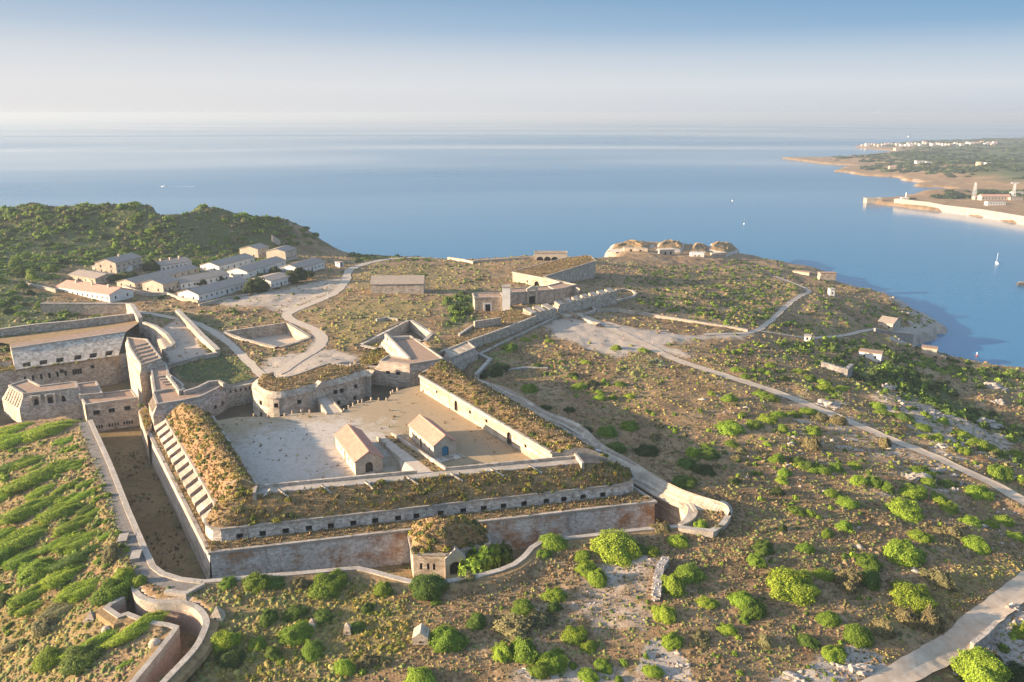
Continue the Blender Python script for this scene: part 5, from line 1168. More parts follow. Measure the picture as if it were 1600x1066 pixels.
for kk, n_, prm in (('round', 5, dict(nleaf=5200, leaf=.030, flat=.66, lump=.22)), ('long', 5, dict(nleaf=6500, leaf=.030, flat=.50, elong=2.3, lump=.26, lean=.25)), ('loose', 3, dict(nleaf=2000, leaf=.055, flat=.85, lump=.4))):
    PROTO[kk] = [np_mesh('bush_' + kk, *bush_arrays(100 * len(kk) + i, **prm), 'bush_leaf') for i in range(n_)]
TINTS = {'g': (.185, .275, .03), 'b': (.26, .355, .034), 'm': (.12, .185, .03), 'd': (.075, .112, .028), 'o': (.24, .21, .095)}
TNAME = {'g': 'green', 'b': 'lime-green', 'm': 'mid-green', 'd': 'dark green', 'o': 'olive-grey'}
SIZEW = [(26, 'small'), (44, 'medium'), (1e9, 'large')]
HAND_R = [(667,914,58,38,'m'),(730,905,28,28,'o'),(862,844,44,26,'b'),(850,864,24,16,'g'),(964,846,84,54,'b'),(912,866,28,20,'b'),(917,884,38,24,'b'),(932,897,38,36,'b'),(866,923,38,30,'b'),(866,946,28,16,'m'),(818,946,42,28,'g'),(845,965,42,26,'o'),(805,974,58,40,'o'),
 (745,966,30,32,'m'),(700,993,48,46,'g'),(785,1012,38,46,'b'),(820,1010,48,52,'g'),(897,986,42,30,'b'),(920,1006,28,20,'b'),(862,1026,50,36,'b'),(842,1042,32,44,'g'),(942,1035,30,20,'g'),(920,1050,34,22,'b'),(975,1032,15,13,'g'),(967,1058,15,14,'g'),(895,1036,16,12,'g'),(655,1058,56,32,'b'),(682,937,18,10,'g'),
 (1050,912,44,42,'b'),(1077,892,48,30,'g'),(1038,955,36,30,'b'),(1105,940,34,24,'b'),(1051,999,34,20,'b'),(1095,995,30,22,'o'),(1018,1046,30,22,'b'),(1000,856,30,22,'m'),(1019,860,24,20,'b'),(1058,838,36,26,'b'),(1033,822,30,18,'o'),(1094,816,28,18,'b'),(1122,826,20,16,'o'),
 (1237,908,72,56,'b'),(1285,894,36,24,'g'),(1192,850,40,30,'m'),(1181,874,28,30,'g'),(1257,854,28,22,'g'),(1292,829,22,16,'b'),(1319,819,30,20,'b'),(1327,905,36,38,'o'),(1356,898,36,42,'m'),(1424,920,66,44,'b'),(1410,856,66,38,'b'),(1355,873,40,22,'g'),(1437,835,34,24,'b'),(1484,828,36,26,'o'),(1525,849,40,22,'b'),(1466,901,36,30,'o'),
 (1158,935,40,28,'b'),(1176,948,44,32,'g'),(1164,967,20,14,'g'),(1135,980,28,20,'b'),(1293,963,38,28,'g'),(1337,987,42,34,'g'),(1261,997,28,22,'m'),(1304,1017,36,24,'b'),(1194,1000,20,18,'o'),(1472,970,36,32,'o'),(1380,978,32,28,'o'),(1418,957,30,28,'o'),(1516,1025,62,50,'b'),(1560,1056,42,32,'b'),(1552,1008,32,30,'d'),(1592,1030,44,52,'d'),(1598,978,24,24,'b'),
 (1245,719,28,16,'m'),(1262,728,24,18,'m'),(1282,732,26,18,'g'),(1307,729,28,18,'g'),(1335,726,24,16,'b'),(1225,737,26,16,'b'),(1222,748,22,12,'b'),(1412,790,52,30,'b'),(1325,783,32,18,'b'),(1297,768,26,16,'b'),(1312,772,18,12,'g'),(1243,795,26,14,'g'),(1265,798,20,14,'b'),(1342,750,30,20,'b'),(1366,752,30,22,'g'),(1385,760,28,20,'g'),(1425,765,42,18,'b'),(1465,773,30,14,'b'),(1482,787,36,20,'b'),(1448,749,30,14,'b'),(1440,733,34,20,'g'),(1530,764,40,20,'b'),(1563,736,44,18,'g'),(1505,706,22,12,'b'),(1517,812,28,18,'b'),(1545,812,26,16,'b'),(1568,806,28,16,'b'),(1585,832,30,18,'b'),(1478,750,26,14,'m'),
 (1140,668,44,18,'b'),(1178,664,30,14,'g'),(1198,654,32,16,'b'),(1216,648,26,12,'b'),(1143,692,22,12,'g'),(1199,693,16,10,'b'),(1267,692,28,24,'o'),(1214,717,30,16,'b'),(1250,726,22,14,'b'),(1270,732,26,14,'g'),(1140,622,28,14,'b'),(1112,615,16,10,'b'),(1187,617,24,10,'b'),(1202,623,28,10,'g'),(1222,670,18,16,'b'),(1270,672,32,14,'b'),(1280,651,22,16,'o'),(1308,655,28,20,'o'),(1382,690,22,20,'o'),(1160,649,18,8,'b'),(1112,709,30,18,'m'),(1160,704,18,14,'o'),(1150,715,16,12,'o'),
 (1240,645,26,12,'g'),(1262,641,26,12,'b'),(1290,605,34,18,'b'),(1285,595,22,12,'b'),(1316,606,22,12,'b'),(1200,583,18,10,'b'),(1190,578,16,10,'g'),(1150,579,20,10,'b'),(1165,588,18,10,'g'),(1204,570,16,12,'b'),(1225,590,20,12,'d'),(1247,580,20,8,'b'),(1265,590,22,10,'g'),(1370,633,22,14,'b'),(1380,645,28,12,'g'),(1397,672,22,14,'o'),(1465,680,20,14,'b'),(1443,680,18,10,'b'),(1505,676,26,12,'b'),(1533,697,36,16,'b'),(1560,712,26,12,'m'),(1590,707,26,12,'b'),(1440,666,26,10,'g'),(1410,652,34,14,'m'),(1472,656,20,10,'b'),
 (796,543,32,16,'g'),(795,549,16,8,'b'),(821,530,18,10,'b'),(835,526,14,6,'b'),(858,532,14,8,'b'),(963,543,20,8,'b'),(1005,547,20,10,'b'),(872,553,18,12,'o'),(876,567,16,8,'g'),(915,567,18,8,'b'),(780,575,42,20,'d'),(768,583,32,14,'d'),(840,573,22,8,'d'),(827,605,36,18,'g'),(895,586,20,12,'d'),(904,603,28,14,'b'),(923,598,24,14,'o'),(968,600,20,8,'g'),(983,618,16,12,'b'),(937,613,18,8,'g'),(936,622,22,10,'b'),(957,620,20,10,'b'),(890,640,20,10,'d'),(852,637,24,12,'d'),(960,699,40,18,'m'),(950,673,42,16,'g'),(983,664,34,14,'g'),(1010,702,40,14,'d'),(1030,663,16,10,'o'),(1023,682,20,14,'o'),(913,670,26,12,'d'),
 (1082,704,24,20,'b'),(1106,708,36,18,'m'),(1073,722,34,20,'m'),(1100,733,38,18,'d'),(1070,752,42,18,'m'),(1147,752,24,8,'d'),(1103,697,20,10,'g'),(1215,765,22,16,'d'),(1223,822,16,14,'d')]
HAND_L = [(33,679,62,24,'g'),(28,665,46,14,'m'),(98,665,64,20,'m'),(122,678,34,24,'b'),(110,697,24,12,'g'),(134,693,24,16,'m'),(32,716,50,28,'d'),(52,713,44,22,'m'),(60,724,20,10,'b'),(75,730,80,40,'g'),(118,721,42,20,'g'),(146,719,30,20,'b'),(165,748,26,14,'g'),(15,765,38,24,'g'),(70,763,40,14,'g'),(58,785,62,34,'b'),(107,755,38,20,'g'),(117,771,34,18,'g'),(160,762,42,22,'g'),(104,788,60,22,'b'),(148,786,34,20,'d'),(166,793,26,14,'g'),
 (12,827,36,22,'m'),(45,828,78,44,'g'),(62,827,42,22,'g'),(97,837,46,28,'g'),(128,808,50,22,'b'),(155,828,70,26,'m'),(112,854,22,10,'g'),(190,832,22,12,'m'),(45,860,50,36,'g'),(10,866,32,34,'g'),(132,862,60,24,'d'),(60,884,54,40,'b'),(108,886,58,32,'m'),(64,913,54,32,'m'),(142,904,66,28,'g'),(110,932,58,38,'o'),(200,862,30,26,'o'),(206,893,22,16,'b'),(178,915,56,44,'g'),(196,900,34,26,'b'),(219,908,20,26,'b'),(8,936,26,20,'d'),(56,943,34,18,'g'),(157,871,18,10,'g'),
 (160,988,64,40,'g'),(132,1018,60,46,'m'),(215,974,60,28,'m'),(78,1022,44,34,'b'),(72,973,36,28,'o'),(265,1060,28,16,'g'),(198,1033,20,12,'m'),(30,1000,30,16,'o'),
 (356,908,30,20,'g'),(404,906,42,34,'g'),(430,908,30,20,'m'),(513,906,60,38,'g'),(472,909,22,24,'o'),(420,960,28,26,'m'),(460,952,42,28,'m'),(507,958,32,22,'m'),(465,983,54,34,'g'),(352,995,46,40,'b'),(325,995,26,18,'m'),(402,1000,30,22,'g'),(427,1015,24,30,'m'),(440,1029,16,12,'g'),(487,1008,42,26,'g'),(537,1041,30,30,'b'),(478,990,16,12,'m'),(600,918,28,26,'g'),(574,946,22,18,'m'),(576,1030,28,24,'o'),(558,975,26,16,'m'),(544,1042,22,26,'b'),(604,1034,18,14,'o'),(360,1024,40,14,'d')]
LM = [('caponier', 695, 850), ('curved trench', 290, 990), ('curved yard', 1105, 808), ('dry-stone wall', 1030, 905), ('near road', 1470, 1015), ('long road', 1250, 630), ('long road', 1420, 700), ('long road', 1560, 765), ('left ditch', 190, 760), ('left ditch', 215, 850), ('sunken lane', 950, 690), ('sunken lane', 790, 590), ('gravel yard by the gate', 960, 530), ('ditch corner', 300, 915), ('three-gun battery', 60, 645), ('left frame edge', 10, 760), ('left frame edge', 10, 880), ('left frame edge', 10, 1000), ('stony patch', 960, 960), ('rocky gully', 1420, 600), ('pale rocks', 1330, 760), ('right frame edge', 1590, 850)]
PLACED = []
def w_m(p, wpx): return wpx * math.sqrt(p[0] ** 2 + p[1] ** 2 + (HC - p[2]) ** 2) / FPX * .97
def blocked(x, y, m=1.5):
    b = (sdist(x, y, FORT) > -3.2) | (sdist(x, y, TRENCH) > -2.2) | (sdist(x, y, RUIN) > -2.5) | (sdist(x, y, MOATR) > -2.5) | (sdist(x, y, LAND) < 9)
    for pth, wd in ROADW.values(): b |= pdist(x, y, pth[::3] + [pth[-1]]) < wd / 2 + m
    for pad in HOUSE_PADS: b |= sdist(x, y, pad) > -1.5
    return b
BUSH = []       # position, width in metres, height, kind, tint key, angle
for lst, left in ((HAND_R, False), (HAND_L, True)):
    for (x, y, wp, hp, tc) in lst:
        p = G(x, y + hp * .22); wm = w_m(p, wp); hm = hp / wp * wm; dep = math.atan2(HC - p[2], p[1])
        kind = 'long' if left and wp / hp > 1.35 and x < 260 else ('loose' if tc == 'o' else 'round')
        if left and x < 260:
            dd_ = float(pdist(np.array([p[0]]), np.array([p[1]]), RIM_LEFT)[0]); need = 5.6 + wm * .42
            if dd_ < need and y < 900: p = p + V(-(need - dd_) * .95, 0, 0)
        for pth_, wd_ in (ROADW['foreground_road'], ROADW['main_road']):
            dd_ = float(pdist(np.array([p[0]]), np.array([p[1]]), pth_)[0]); need = wd_ / 2 + wm * .5 + .3
            if dd_ < need:
                i_, u_ = near(pth_, p); tdir = (pth_[i_ + 1] - pth_[i_]).normalized(); nq = V(-tdir[1], tdir[0], 0); sg = 1 if nq.dot(p - pth_[i_]) > 0 else -1; p = p + nq * sg * (need - dd_)
        BUSH.append((p, wm, max(.34 * wm, min(.58 * wm, (hm - wm * math.sin(dep) * .8) / math.cos(dep))), kind, tc, wp, (x, y)))
# more bushes spread over the slopes by zone: polygon, how many per 1000 square metres, sizes in metres, tints
ZONES = [(HEADLAND, 20, (2.0, 6.5), 'ggmboo'), ([(1060,570),(1220,620),(1330,665),(1480,735),(1600,790),(1600,860),(1480,880),(1330,900),(1200,880),(1150,780),(1000,680),(800,570),(880,560)], 13, (.7, 2.3), 'gbboom'),
 ([(1100,545),(1250,530),(1330,545),(1350,600),(1600,720),(1600,780),(1400,690),(1200,610)], 22, (.9, 3.2), 'gbbgom'),
 ([(960,420),(1150,405),(1250,430),(1250,460),(1180,510),(1000,480)], 12, (1.2, 4.2), 'gmmbo'), ([(1050,440),(1240,460),(1180,515),(1080,500)], 9, (1.5, 4.2), 'gbbmo'),
 ([(1265,465),(1440,480),(1480,505),(1380,520),(1280,525),(1200,515)], 13, (1.2, 4.0), 'gmbo'), ([(1200,535),(1340,530),(1440,545),(1600,585),(1600,690),(1450,640),(1310,590)], 20, (1.2, 4.4), 'gmmbd'),
 ([(1310,575),(1400,575),(1500,610),(1600,660),(1600,690),(1480,650),(1400,615)], 16, (2, 5.0), 'mddg'), ([(1190,400),(1310,440),(1450,490),(1300,470)], 5, (2, 5), 'go'),
 ([(-150,330),(180,325),(320,332),(490,360),(500,385),(380,395),(300,385),(200,400),(100,415),(60,470),(-150,520)], 5.0, (3.0, 8.5), 'gmmdg'), ([(-150,480),(60,475),(190,503),(120,510),(0,530),(-150,560)], 13, (2.5, 6.5), 'gmbd'), ([(-150,500),(15,545),(10,580),(-150,640)], 10, (2, 5), 'gmd'),
 ([(230,485),(450,490),(400,505),(330,515)], 5, (1.5, 4), 'gm'), ([(540,396),(640,402),(690,408),(560,412)], 7, (2, 5), 'mdg'), ([(690,470),(745,450),(742,500),(700,515)], 16, (2, 4.5), 'mdg'), ([(560,415),(720,412),(800,425),(730,445),(680,440)], 3, (1.5, 4), 'gmo'),
 ([(460,500),(540,470),(560,470),(490,505)], 4, (1.2, 2.6), 'oom'), ([(880,415),(960,400),(960,450),(920,450)], 3, (1.5, 4), 'mo'), ([(190,415),(380,400),(470,440),(380,470),(330,478),(200,460)], 5, (2.5, 6), 'mdg'),
 ([(270,930),(620,930),(640,1000),(560,1080),(290,1080)], 18, (.5, 1.8), 'gbom'), ([(640,930),(1000,920),(1100,1000),(1000,1080),(640,1080)], 11, (.5, 1.3), 'oobg'), ([(1050,870),(1480,900),(1350,1060),(1080,1080)], 16, (.5, 1.6), 'oobgm'), ([(1480,1000),(1600,930),(1680,1000),(1600,1090),(1450,1090)], 16, (1.0, 2.8), 'gdbo'), ([(-60,680),(140,690),(200,860),(180,900),(-60,1080)], 30, (.8, 2.8), 'gbbm')]
AUTO = []
for pts, dens, sz, tl_k in ZONES:
    pl = np.array([p[:2] for p in Gs(pts)] if pts[0] != 'w' else pts[1:]); lo, hi = pl.min(0), pl.max(0); n_ = int((hi[0] - lo[0]) * (hi[1] - lo[1]) * dens * 4.2 / 1000)
    xy = lo + rng.random((n_, 2)) * (hi - lo); keep_ = sdist(xy[:, 0], xy[:, 1], pl) > 0; xy = xy[keep_]
    keep_ = fbm(xy[:, 0], xy[:, 1], 35, 3) + rng.random(len(xy)) * .9 > .25; xy = xy[keep_]; keep_ = ~blocked(xy[:, 0], xy[:, 1]); xy = xy[keep_]
    zz_ = hgt(xy[:, 0], xy[:, 1])
    for (x, y), z in zip(xy, zz_):
        if z < SEA + 1: continue
        s = sz[0] + (sz[1] - sz[0]) * random.random() ** 2.0; AUTO.append((Vector((x, y, z)), s, s * random.uniform(.4, .62), 'long' if x < -60 and random.random() < .6 else ('loose' if random.random() < .2 else 'round'), random.choice(tl_k)))
def px_w(b): return b[1] * FPX / math.sqrt(b[0][0] ** 2 + b[0][1] ** 2 + (HC - b[0][2]) ** 2)
AUTO.sort(key=px_w, reverse=True)
room = 285 - len(BUSH); inview = lambda p: -5 < proj(p)[0] < 1605 and proj(p)[1] < 1070
big = [b for b in AUTO if inview(b[0])][:max(0, room)]; ids = {id(b) for b in big}
for b in big: BUSH.append(b + (px_w(b), proj(b[0])))
BUSH = [b[:4] + ({'g': 'b', 'm': 'b', 'd': 'm'}.get(b[4], b[4]) if b[3] == 'long' else b[4],) + b[5:] for b in BUSH]
hp_ = hgt(np.array([b[0][0] for b in BUSH]), np.array([b[0][1] for b in BUSH]))
buckets = {}
for i, b in enumerate(BUSH):
    x, y = b[6]; k_ = min(range(len(LM)), key=lambda j: math.hypot(LM[j][1] - x, (LM[j][2] - y) * 1.3)); dx, dy = x - LM[k_][1], y - LM[k_][2]
    d_ = ('right of' if dx > 0 else 'left of') if abs(dx) > abs(dy) else ('below' if dy > 0 else 'above')
    buckets.setdefault((LM[k_][0], d_), []).append((math.hypot(dx, dy), i))
LAB = {}
for (ln, d_), l in buckets.items():
    for r_, (_, i) in enumerate(sorted(l)):
        b = BUSH[i]; sw = [s for m_, s in SIZEW if b[5] < m_][0]; LAB[i] = f"{sw} {TNAME[b[4]]} bush, {ORD[r_]} {d_} the {ln}"
for i, b in enumerate(BUSH):
    p, wm, hm, kind, tc = b[:5]; me = random.choice(PROTO[kind]); o = bpy.data.objects.new('bush', me); COL.objects.link(o)
    z = hp_[i] if hp_[i] > p[2] - 4 else p[2]
    if kind == 'long':
        L_ = wm * .58; o.scale = (L_ / 2.3 * 1.2, L_ * .52, min(hm * 1.15, L_ * .62)); o.rotation_euler = (0, 0, math.radians(52 + random.uniform(-9, 9)))
    else:
        r_ = wm / 2; o.scale = (r_ * random.uniform(.95, 1.15), r_ * random.uniform(.72, 1.0), hm / .66 * (.8 if kind == 'loose' else 1)); o.rotation_euler = (0, 0, random.uniform(0, 6.28))
    o.location = (p[0], p[1], z - .05 * wm); v_ = random.uniform(.82, 1.15) * (1.18 if kind == 'long' else 1); c = TINTS[tc]; o.color = (c[0] * v_ * random.uniform(.92, 1.1), c[1] * v_, c[2] * v_, 1)
    setp(o, LAB[i], 'bush', 'bushes on the slopes around the fort', 'thing')
# the rest of the scrub: one mass
def scatter(items, protos, name, label, mat='scrub_leaf'):
    C_, T_, K_ = [], [], []; n0 = 0
    for (p, sx_, sy_, sz_, ang, col) in items:
        co, tr, ti = random.choice(protos); ca, sa = math.cos(ang), math.sin(ang); x, y = co[:, 0] * sx_, co[:, 1] * sy_
        C_.append(np.stack([x * ca - y * sa + p[0], x * sa + y * ca + p[1], co[:, 2] * sz_ + p[2]], -1)); T_.append(tr + n0); K_.append(ti * np.array(col)); n0 += len(co)
    me = np_mesh(name, np.concatenate(C_), np.concatenate(T_), np.concatenate(K_), mat); o = bpy.data.objects.new(name, me); COL.objects.link(o); return setp(o, label, name.replace('_', ' '), None, 'stuff')
LOWR = [bush_arrays(900 + i, 60, .25, core=4, flat=.66, lump=.25) for i in range(4)]; LOWL = [bush_arrays(950 + i, 90, .22, core=4, flat=.5, elong=2.2, lump=.25, lean=.2) for i in range(4)]
LOWF = [bush_arrays(970 + i, 24, .34, core=4, flat=.55, elong=1.5, lump=.3) for i in range(4)]
its_r, its_l, its_f = [], [], []
for b in AUTO:
    if id(b) in ids or (px_w(b) < 2.6) or not (-60 < proj(b[0])[0] < 1660): continue
    p, wm, hm, kind, tc = b; c = TINTS[tc]; v_ = random.uniform(.8, 1.15); col = (c[0] * v_, c[1] * v_, c[2] * v_)
    if p[1] > 430: its_f.append((p, wm * .46, wm * .40, hm * 1.0, math.radians(52 + random.uniform(-25, 25)), col))
    elif kind == 'long': its_l.append((p, wm * .3, wm * .28, hm * 1.5, math.radians(52 + random.uniform(-15, 15)), col))
    else: its_r.append((p - V(0, 0, .1), wm / 2, wm / 2, hm / .66, random.uniform(0, 6.3), col))
print('bushes', len(BUSH), 'scrub', len(its_r), len(its_l), len(its_f))
scatter(its_r, LOWR, 'scrub', 'low green scrub dotted over the dry slopes'); scatter(its_l, LOWL, 'windswept_scrub', 'low windswept scrub on the slope left of the ditch'); scatter(its_f, LOWF, 'distant_scrub', 'dense scrub covering the headland and the far slopes')

# grass and heath: small tufts
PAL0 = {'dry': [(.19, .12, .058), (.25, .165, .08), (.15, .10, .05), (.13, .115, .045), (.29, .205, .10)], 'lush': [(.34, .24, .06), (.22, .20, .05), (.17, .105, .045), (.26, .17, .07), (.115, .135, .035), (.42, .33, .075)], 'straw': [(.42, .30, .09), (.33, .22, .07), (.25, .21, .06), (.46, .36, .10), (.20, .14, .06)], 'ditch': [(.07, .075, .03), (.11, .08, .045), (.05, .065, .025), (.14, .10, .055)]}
PAL = {k_: [tuple(c * 1.15 for c in v) for v in l] for k_, l in PAL0.items()}
def tufts(P3, size, pals, name, label, blades=5, hmul=.8):
    n_ = len(P3); r = np.random.default_rng(len(P3)); a = r.random((n_, blades)) * 2 * np.pi; s = size[:, None] * (.6 + .8 * r.random((n_, blades))); rr_ = s * .45
    dx, dy = np.cos(a), np.sin(a); base = P3[:, None, :] + np.stack([dx * rr_ * .6, dy * rr_ * .6, -.05 * s], -1)
    wv_ = s * .34; l_ = base + np.stack([-dy * wv_, dx * wv_, 0 * s], -1); r_ = base - np.stack([-dy * wv_, dx * wv_, 0 * s], -1)
    tip = base + np.stack([dx * rr_ * .9, dy * rr_ * .9, s * hmul * (.6 + .6 * r.random((n_, blades)))], -1)
    co = np.stack([l_, r_, tip], 2).reshape(-1, 3); tri = np.arange(len(co)).reshape(-1, 3)
    col = np.empty((n_, 3))
    for k_ in set(pals):
        m_ = np.array([q == k_ for q in pals]); pl = np.array(PAL[k_]); col[m_] = pl[r.integers(0, len(pl), m_.sum())]
    col = col * (.75 + .5 * r.random((n_, 1))); tint = np.repeat(col, blades * 3, 0)
    me = np_mesh(name, co, tri, tint, 'scrub_leaf'); o = bpy.data.objects.new(name, me); COL.objects.link(o); return setp(o, label, 'grass', None, 'stuff')
def ground_tufts(n_, y0, y1, smin, smax):
    y = y0 + (y1 - y0) * rng.random(n_); x = (rng.random(n_) * 2 - 1) * (y * .74 + 14); k_ = ~blocked(x, y, .3); x, y = x[k_], y[k_]
    c = cover(x, y); k_ = rng.random(len(x)) > np.clip(c[:, 0] * 1.15 + c[:, 2] * .8, 0, .96); k_ &= fbm(x, y, 14, 3) + rng.random(len(x)) * 1.3 > .35; x, y, c = x[k_], y[k_], c[k_]
    z = hgt(x, y); s = smin + (smax - smin) * rng.random(len(x)) ** 2; pal = np.where(rng.random(len(x)) < c[:, 3] * .9, 'straw', np.where(rng.random(len(x)) < c[:, 1] * .6, 'lush', np.where(rng.random(len(x)) < .12, 'lush', 'dry')))
    return np.stack([x, y, z], -1), s, list(pal)
a1 = ground_tufts(80000, 88, 200, .22, .62); a2 = ground_tufts(70000, 150, 340, .3, .85); a3 = ground_tufts(36000, 300, 620, .5, 1.25)
tufts(np.concatenate([a1[0], a2[0], a3[0]]), np.concatenate([a1[1], a2[1], a3[1]]), a1[2] + a2[2] + a3[2], 'dry_grass', 'tufts of dry grass and heath covering the ground', 4, .6)
# low heath cushions that give the dry slopes their texture
def cushions(bands, name, label):
    r = np.random.default_rng(11); nr_ = 7; prot = []
    for q_ in range(6):
        v = [(0, 0, .62 * r.uniform(.8, 1.2))]
        for zz2, rr2 in ((.46, .55), (-.12, 1.0)):
            for i in range(nr_): a = 2 * math.pi * i / nr_ + r.uniform(-.3, .3); k2 = rr2 * r.uniform(.65, 1.3); v.append((k2 * math.cos(a), k2 * math.sin(a), zz2 * r.uniform(.6, 1.3) if zz2 > 0 else zz2))
        f = [(0, 1 + i, 1 + (i + 1) % nr_) for i in range(nr_)]
        for i in range(nr_): j = (i + 1) % nr_; f += [(1 + i, 8 + i, 8 + j), (1 + i, 8 + j, 1 + j)]
        prot.append((np.array(v), np.array(f)))
    pal = {'d': [(.25, .152, .075), (.31, .20, .10), (.20, .125, .062), (.16, .13, .055), (.36, .255, .125)], 's': [(.37, .275, .085), (.31, .215, .07), (.23, .195, .055), (.40, .32, .09), (.18, .17, .045)], 'g': [(.21, .22, .06), (.16, .185, .045), (.27, .25, .075)]}
    C_, T_, K_ = [], [], []; n0 = 0
    for n_, y0, y1, s0, s1, *lf_ in bands:
        y = y0 + (y1 - y0) * r.random(n_); x = (r.random(n_) * 2 - 1) * (y * .72 + 12)
        if lf_: x = -(y * .25 + (y * .47 + 12) * r.random(n_))
        k2 = ~blocked(x, y, .4); x, y = x[k2], y[k2]; c = cover(x, y)
        k2 = (r.random(len(x)) > np.clip(c[:, 0] * 1.3 + c[:, 2] * .7, 0, .97)) & (fbm(x, y, 10, 3) + r.random(len(x)) * 1.1 > .3); x, y, c = x[k2], y[k2], c[k2]; z = hgt(x, y); lf = fbm(x + 900, y, 34, 3)
        for i in range(len(x)):
            v, f = prot[r.integers(6)]; s = s0 + (s1 - s0) * r.random() ** 2; a = r.random() * 6.28; ca, sa = math.cos(a), math.sin(a); u = r.random(); key = 's' if u < c[i, 3] * .8 + max(0, lf[i] - .05) * 2.2 else ('g' if u > 1 - .20 - c[i, 1] * .6 - max(0, -lf[i] - .05) * 2.5 else 'd'); col = np.array(pal[key][r.integers(len(pal[key]))]) * r.uniform(.7, 1.2)
            C_.append(np.stack([(v[:, 0] * ca - v[:, 1] * sa) * s + x[i], (v[:, 0] * sa + v[:, 1] * ca) * s + y[i], v[:, 2] * s * r.uniform(.7, 1.2) + z[i]], -1)); T_.append(f + n0); n0 += len(v); K_.append(np.repeat(col[None], len(v), 0))
    me = np_mesh(name, np.concatenate(C_), np.concatenate(T_), np.concatenate(K_), 'scrub_leaf'); o = bpy.data.objects.new(name, me); COL.objects.link(o); print('cushions', len(C_)); setp(o, label, 'heath', None, 'stuff')
cushions([(9000, 95, 235, .3, .9, -1), (21000, 86, 190, .22, .62), (21000, 165, 330, .32, .85), (13000, 300, 600, .6, 1.5)], 'heath', 'low brown and golden heath cushions on the dry slopes')
# clumps of tall straw-green grass in the foreground
its = []
for pts, n_ in (([(262,932),(330,944),(400,918),(580,912),(640,932),(640,1000),(560,1070),(262,1080),(325,1010)], 1500), ([(-60,930),(100,905),(165,960),(90,1080),(-60,1100)], 420), ([(1360,960),(1590,872),(1592,892),(1390,1020)], 130)):
    pl = np.array([p[:2] for p in Gs(pts)]); lo, hi = pl.min(0), pl.max(0); xy = lo + rng.random((n_, 2)) * (hi - lo); k_ = (sdist(xy[:, 0], xy[:, 1], pl) > 0) & ~blocked(xy[:, 0], xy[:, 1]) & (fbm(xy[:, 0], xy[:, 1], 9, 3) + rng.random(n_) * .8 > .3); xy = xy[k_]; zz_ = hgt(xy[:, 0], xy[:, 1])
    for (x, y), z in zip(xy, zz_): s = random.uniform(.25, .75); c = random.choice([(.42, .36, .07), (.34, .33, .06), (.44, .34, .09), (.27, .29, .05), (.36, .26, .08)]); its.append((V(x, y, z - .05), s, s * .8, s * 1.1, random.uniform(0, 6.3), c))
scatter(its, LOWR, 'straw_grass', 'clumps of straw-green grass in the foreground')
# turf on the ramparts: sample the earth faces
pts_, sz_, pl_ = [], [], []
for o_, dens, pal in SLOPES:
    if dens <= 0: continue
    me = o_.data; org = np.array(ORG[o_.name]); co = np.empty(len(me.vertices) * 3); me.vertices.foreach_get('co', co); co = co.reshape(-1, 3) + org; me.calc_loop_triangles(); tr = np.array([t.vertices[:] for t in me.loop_triangles]); A3, B3, C3 = co[tr[:, 0]], co[tr[:, 1]], co[tr[:, 2]]
    ar = np.linalg.norm(np.cross(B3 - A3, C3 - A3), axis=1) / 2; n_ = int(ar.sum() * dens * 2.2); k_ = rng.choice(len(tr), n_, p=ar / ar.sum()); u, v = rng.random((2, n_, 1)); f_ = u + v > 1; u = np.where(f_, 1 - u, u); v = np.where(f_, 1 - v, v)
    p3 = A3[k_] + (B3[k_] - A3[k_]) * u + (C3[k_] - A3[k_]) * v; pts_.append(p3); s = .2 + .6 * rng.random(n_) ** 3; g_ = fbm(p3[:, 0], p3[:, 1], 6, 3); s = s * (1 + .8 * np.clip(g_, 0, 1)); sz_.append(s); pl_ += [('dry' if (pal == 'dry' and rng.random() < .8) or g_[i] < -.15 else 'lush') for i in range(n_)]
tufts(np.concatenate(pts_), np.concatenate(sz_), pl_, 'rampart_grass', 'grass and weeds growing on the earth ramparts')
# weeds on the ditch floor
n_ = 14000; x = -130 + 330 * rng.random(n_); y = 150 + 190 * rng.random(n_); k_ = (sdist(x, y, FORT) > 1.5) & (fbm(x, y, 18, 3) > -.15); x, y = x[k_], y[k_]
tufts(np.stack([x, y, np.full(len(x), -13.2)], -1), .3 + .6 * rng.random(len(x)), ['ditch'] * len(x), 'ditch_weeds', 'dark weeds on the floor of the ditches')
# shrubs on top of the ramparts
sp_items = []
for o_, dens, pal in SLOPES:
    if pal != 'lush' and o_.name.split('.')[0] not in ('earth_roof',): continue
    me = o_.data; org = np.array(ORG[o_.name]); co = np.empty(len(me.vertices) * 3); me.vertices.foreach_get('co', co); co = co.reshape(-1, 3) + org; tr = np.array([t.vertices[:] for t in me.loop_triangles]); A3, B3, C3 = co[tr[:, 0]], co[tr[:, 1]], co[tr[:, 2]]
    ar = np.linalg.norm(np.cross(B3 - A3, C3 - A3), axis=1) / 2; n_ = int(ar.sum() * (.22 if o_.name.startswith('turf_roof') else .11)); k_ = rng.choice(len(tr), n_, p=ar / ar.sum()); p3 = (A3 + B3 + C3)[k_] / 3 + (A3[k_] - B3[k_]) * (rng.random((n_, 1)) - .5) + (C3[k_] - B3[k_]) * (rng.random((n_, 1)) - .5) * .6
    for p in p3:
        s = random.uniform(.35, 1.0); c = random.choice([(.30, .27, .04), (.17, .20, .035), (.16, .14, .06), (.11, .14, .03), (.24, .20, .07)]); sp_items.append((p, s, s, s * 1.1, random.uniform(0, 6), c))
scatter(sp_items, LOWR, 'rampart_shrubs', 'small yellow-green shrubs on the rampart slopes')

